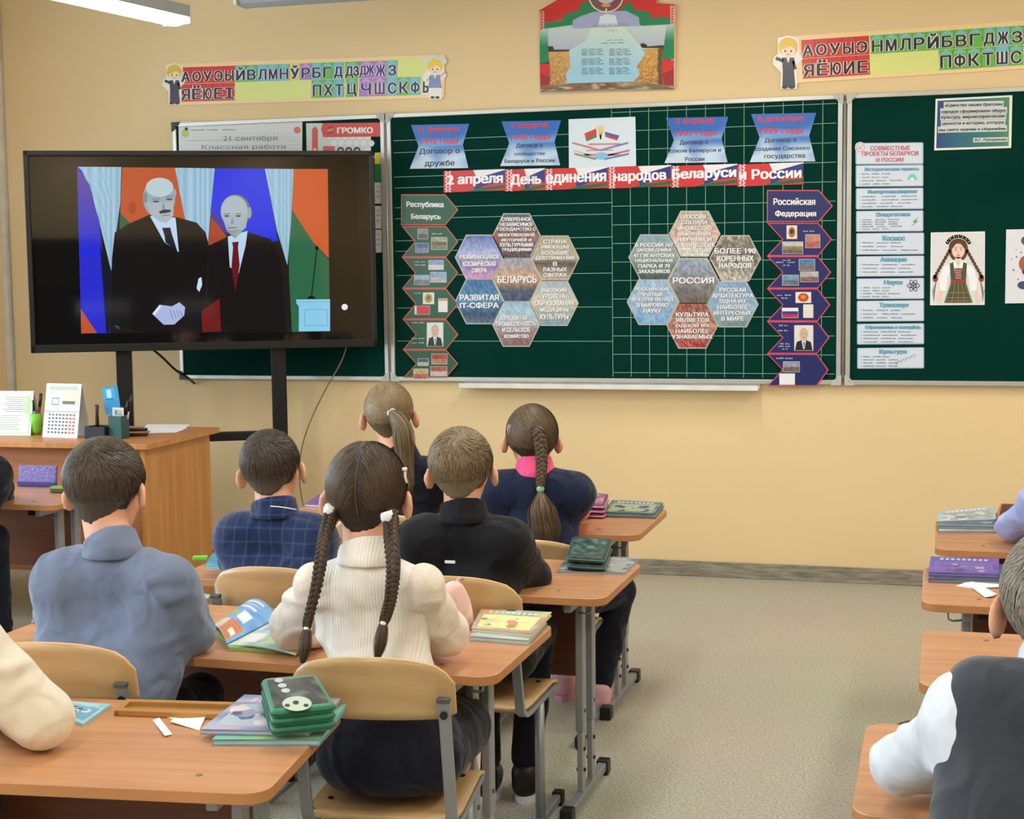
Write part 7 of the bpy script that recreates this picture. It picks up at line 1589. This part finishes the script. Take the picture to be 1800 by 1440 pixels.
# girl with one braid
N_ = at(942, 828, 4.78); H_ = at(934, 770, 4.83)
g = person('girl with one long brown braid, pink blouse and navy vest', N_, H_, (-1.245, 4.69, 0.455), 0.10, 0.42, 0.05, 0.03, EL=at(880, 905, 4.98), ER=at(1014, 895, 4.97), top=('blouse', C_PINK), vest=('vest', C_NAVY, 0.10), low=('trousers', C_DNAVY), sock=('socks', mat_cache('pink_socks', (216, 170, 180), 0.7)),
           shw=0.124, sleeve=0.004, collar=(C_PINK, 0.060, 0.040), hem=0.40, seat=0.36, KR=(-1.050, 4.97, 0.415), AR=(-1.110, 4.93, 0.085), AL=(-1.27, 5.06, 0.085), shoe=(222, 170, 180), sole=(206, 150, 160))
H3 = [(62, 50, 38), (110, 90, 68)]
hair(g['root'], g['loc'], g['H'], g['R'], 'tails', H3, 1.03, 0.010, [np.array((0.03, -0.095, -0.052))], 4200, nape=0.004, width=0.0011)
braid('braid', g['root'], g['loc'], [at(946, 755, 4.725), at(951, 785, 4.715), at(952, 812, 4.705), at(951, 838, 4.69), at(950, 856, 4.685)], 0.022, 0.013, H3, 4.5, 3)
tie(g, 'hair_tie', at(950, 859, 4.685), (0, 0, 1), 0.011, mat_cache('pale_green_tie', (150, 206, 180), 0.5), 0.010)
mb = MB(); C = []; pth = smooth_path([at(950, 864, 4.685), at(952, 895, 4.66), at(957, 930, 4.66), at(964, 968, 4.655)], 16); rf = np.interp(np.linspace(0, 1, 16), [0, .35, .7, 1], [0.008, 0.050, 0.058, 0.028]); mb.tube(pth, rf*0.62, 8); C += [lin((66, 52, 40))]*len(mb.V)
strands_along(mb, [(66, 52, 40), (136, 110, 82)], C, pth, rf, 520, 0.0010, 6); link_mesh('loose_hair_end', mb.V, mb.F, M_HAIR, g['root'], g['loc'], True, None, C)
for k, cl in enumerate(((206, 150, 160), (180, 180, 196))):
    q = [g['L'](v) for v in ((-0.083, -0.035-0.016*k, 0.045), (-0.086, -0.032-0.016*k, 0.03), (-0.084, -0.028-0.016*k, 0.012))]; q2 = [v+np.array((0.006, -0.003, 0)) for v in q]
    MB().tube(q+[q2[2], q2[1], q2[0], q[0]], 0.0016, 5).build('hair_clip', mat_cache('clip_%d' % k, cl, 0.3), g['root'], g['loc'], True)
# child in cream sweater, cut by the left edge
N_ = at(-205, 1040, 2.27); H_ = N_+np.array((0.0, 0.06, 0.10))
g = person('child in a cream sweater at the lower left, mostly outside the frame', N_, H_, (-1.83, 2.12, 0.490), 0.15, EL=(-2.06, 2.24, 0.685), ER=(-1.575, 2.36, 0.697), WL=(-1.86, 2.46, 0.665), WR=(-1.76, 2.50, 0.668),
           top=('sweater', C_CREAM), low=('trousers', C_DNAVY), sock=('socks', C_SOCK), shw=0.125, sleeve=0.016, wr_amp=0.004, collar=(C_CREAM, 0.06, 0.03))
hair(g['root'], g['loc'], g['H'], g['R'], 'short', [(70, 58, 46), (74, 62, 48), (104, 88, 66)], 1.03, 0.012, n=2500)
# child at the left edge in dark navy
N_ = at(-62, 795, 4.80); H_ = N_+np.array((0, 0.06, 0.10))
g = person('child in a dark navy jacket at the left edge, forearm resting on the left desk', N_, H_, (-3.62, 4.72, 0.490), 0.0, EL=(-3.88, 5.0, 0.69), ER=at(4, 858, 5.04), WL=(-3.70, 5.12, 0.668), WR=at(8, 880, 5.14), top=('jacket', C_DNAVY), low=('trousers', C_DNAVY), sock=('socks', C_SOCK), shw=0.115, sleeve=0.004, bodyscale=1.05)
hair(g['root'], g['loc'], g['H'], g['R'], 'short', [(70, 58, 46), (74, 62, 48), (104, 88, 66)], 1.0, 0.010, n=2000)
# child in light blue shirt, right edge
N_ = at(1905, 838, 4.75); H_ = N_+np.array((0, 0.06, 0.10))
g = person('child in a light blue shirt, elbow on the farthest right desk', N_, H_, (0.53, 4.72, 0.490), 0.0, EL=at(1778, 925, 4.92), ER=(0.78, 4.90, 0.69), WL=(0.52, 5.08, 0.67), top=('shirt', C_LBLUE), low=('trousers', C_DNAVY), sock=('socks', C_SOCK), shw=0.115, sleeve=0.006, wr_amp=0.002)
hair(g['root'], g['loc'], g['H'], g['R'], 'short', [(80, 70, 56), (80, 70, 56), (110, 96, 76)], 1.0, 0.010, n=2000)
# child in dark grey vest, right bottom
N_ = at(1872, 1180, 2.22); H_ = at(1868, 1062, 2.28)
g = person('child with cropped grey-blond hair, white shirt and dark grey vest', N_, H_, (0.17, 2.10, 0.490), 0.0, 0.05, 0.05, 0.0, EL=at(1582, 1345, 2.46), ER=(0.42, 2.36, 0.69), WL=(0.10, 2.58, 0.668), WR=(0.22, 2.56, 0.668),
           top=('shirt', C_WHITE), vest=('vest', C_VEST, 0.0), low=('trousers', C_DNAVY), sock=('socks', C_SOCK), shw=0.122, loose=0.020, sleeve=0.006, wr_amp=0.0016, collar=(C_WHITE, 0.061, 0.034), h=0.0065)
hair(g['root'], g['loc'], g['H'], g['R'], 'short', [(132, 126, 116), (128, 120, 108), (160, 152, 138)], 1.04, 0.009, n=5000)
# pink backpack on the black-jacket boy's chair
f = Field((-1.5, 3.1, 0.40), (-1.0, 3.7, 0.86), 0.007); pc_ = at(797, 1050, 3.44)
f.ell(pc_+np.array((0, 0, -0.06)), (0.048, 0.045, 0.10), None, 0.03); f.disp(wrinkle(0.0018, 120, (0.9, 0, 0.3), 7))
e_ = empty('pink_bag', (pc_[0], pc_[1], pc_[2]-0.16), 0, 'small pale pink bag hanging on the chair of the boy in the black jacket', 'bag'); f.obj('bag_body', cloth('pale_pink_fabric', (226, 190, 184)), e_, tuple(e_.location))
MB().tube(smooth_path([pc_+np.array(v) for v in ((0.0, 0.01, 0.02), (0.0, 0.04, 0.035), (0, 0.075, 0.03))], 10), 0.005, 6).build('strap', mat_cache('pale_pink_strap', (206, 160, 160), 0.7), e_, tuple(e_.location), True)
# dark bookcase against the back wall (seen mirrored in the screen)
bc = empty('bookcase', (-1.2, YB+0.2, 0), 0, 'dark brown open bookcase against the back wall, mirrored in the television', 'bookcase'); M_DK = mat('dark_brown_board', (44, 32, 26), 0.5)
for x in (-2.70, -1.62, -0.54, 0.54, 1.62, 2.70): MB().box((x, 0, 0.95), (0.022, 0.36, 1.90)).build('side_board', M_DK, bc)
for z in (0.04, 0.50, 0.96, 1.42, 1.89): MB().box((0, 0, z), (5.42, 0.36, 0.022)).build('shelf', M_DK, bc)
MB().box((0, -0.175, 0.95), (5.42, 0.01, 1.90)).build('back_board', M_DK, bc)
b0 = None
for k in range(14):
    if b0 is None:
        b0 = empty('binder', (0, 0, 0), 0, 'upright office binder in the bookcase at the back wall', 'binder', 'binders in the bookcase at the back wall'); MB().box((0, 0, 0.16), (0.07, 0.27, 0.32)).build('cover', mat('grey_blue_binder', (70, 84, 100), 0.5), b0, bevel=0.003); MB().box((0, 0.137, 0.20), (0.05, 0.002, 0.12)).build('spine_card', M_PAPER, b0); o = b0
    else: o = copy_tree(b0)
    o.location = (-1.15+k*0.085+(0.35 if k > 6 else 0)-0.15, YB+0.2, 0.972)
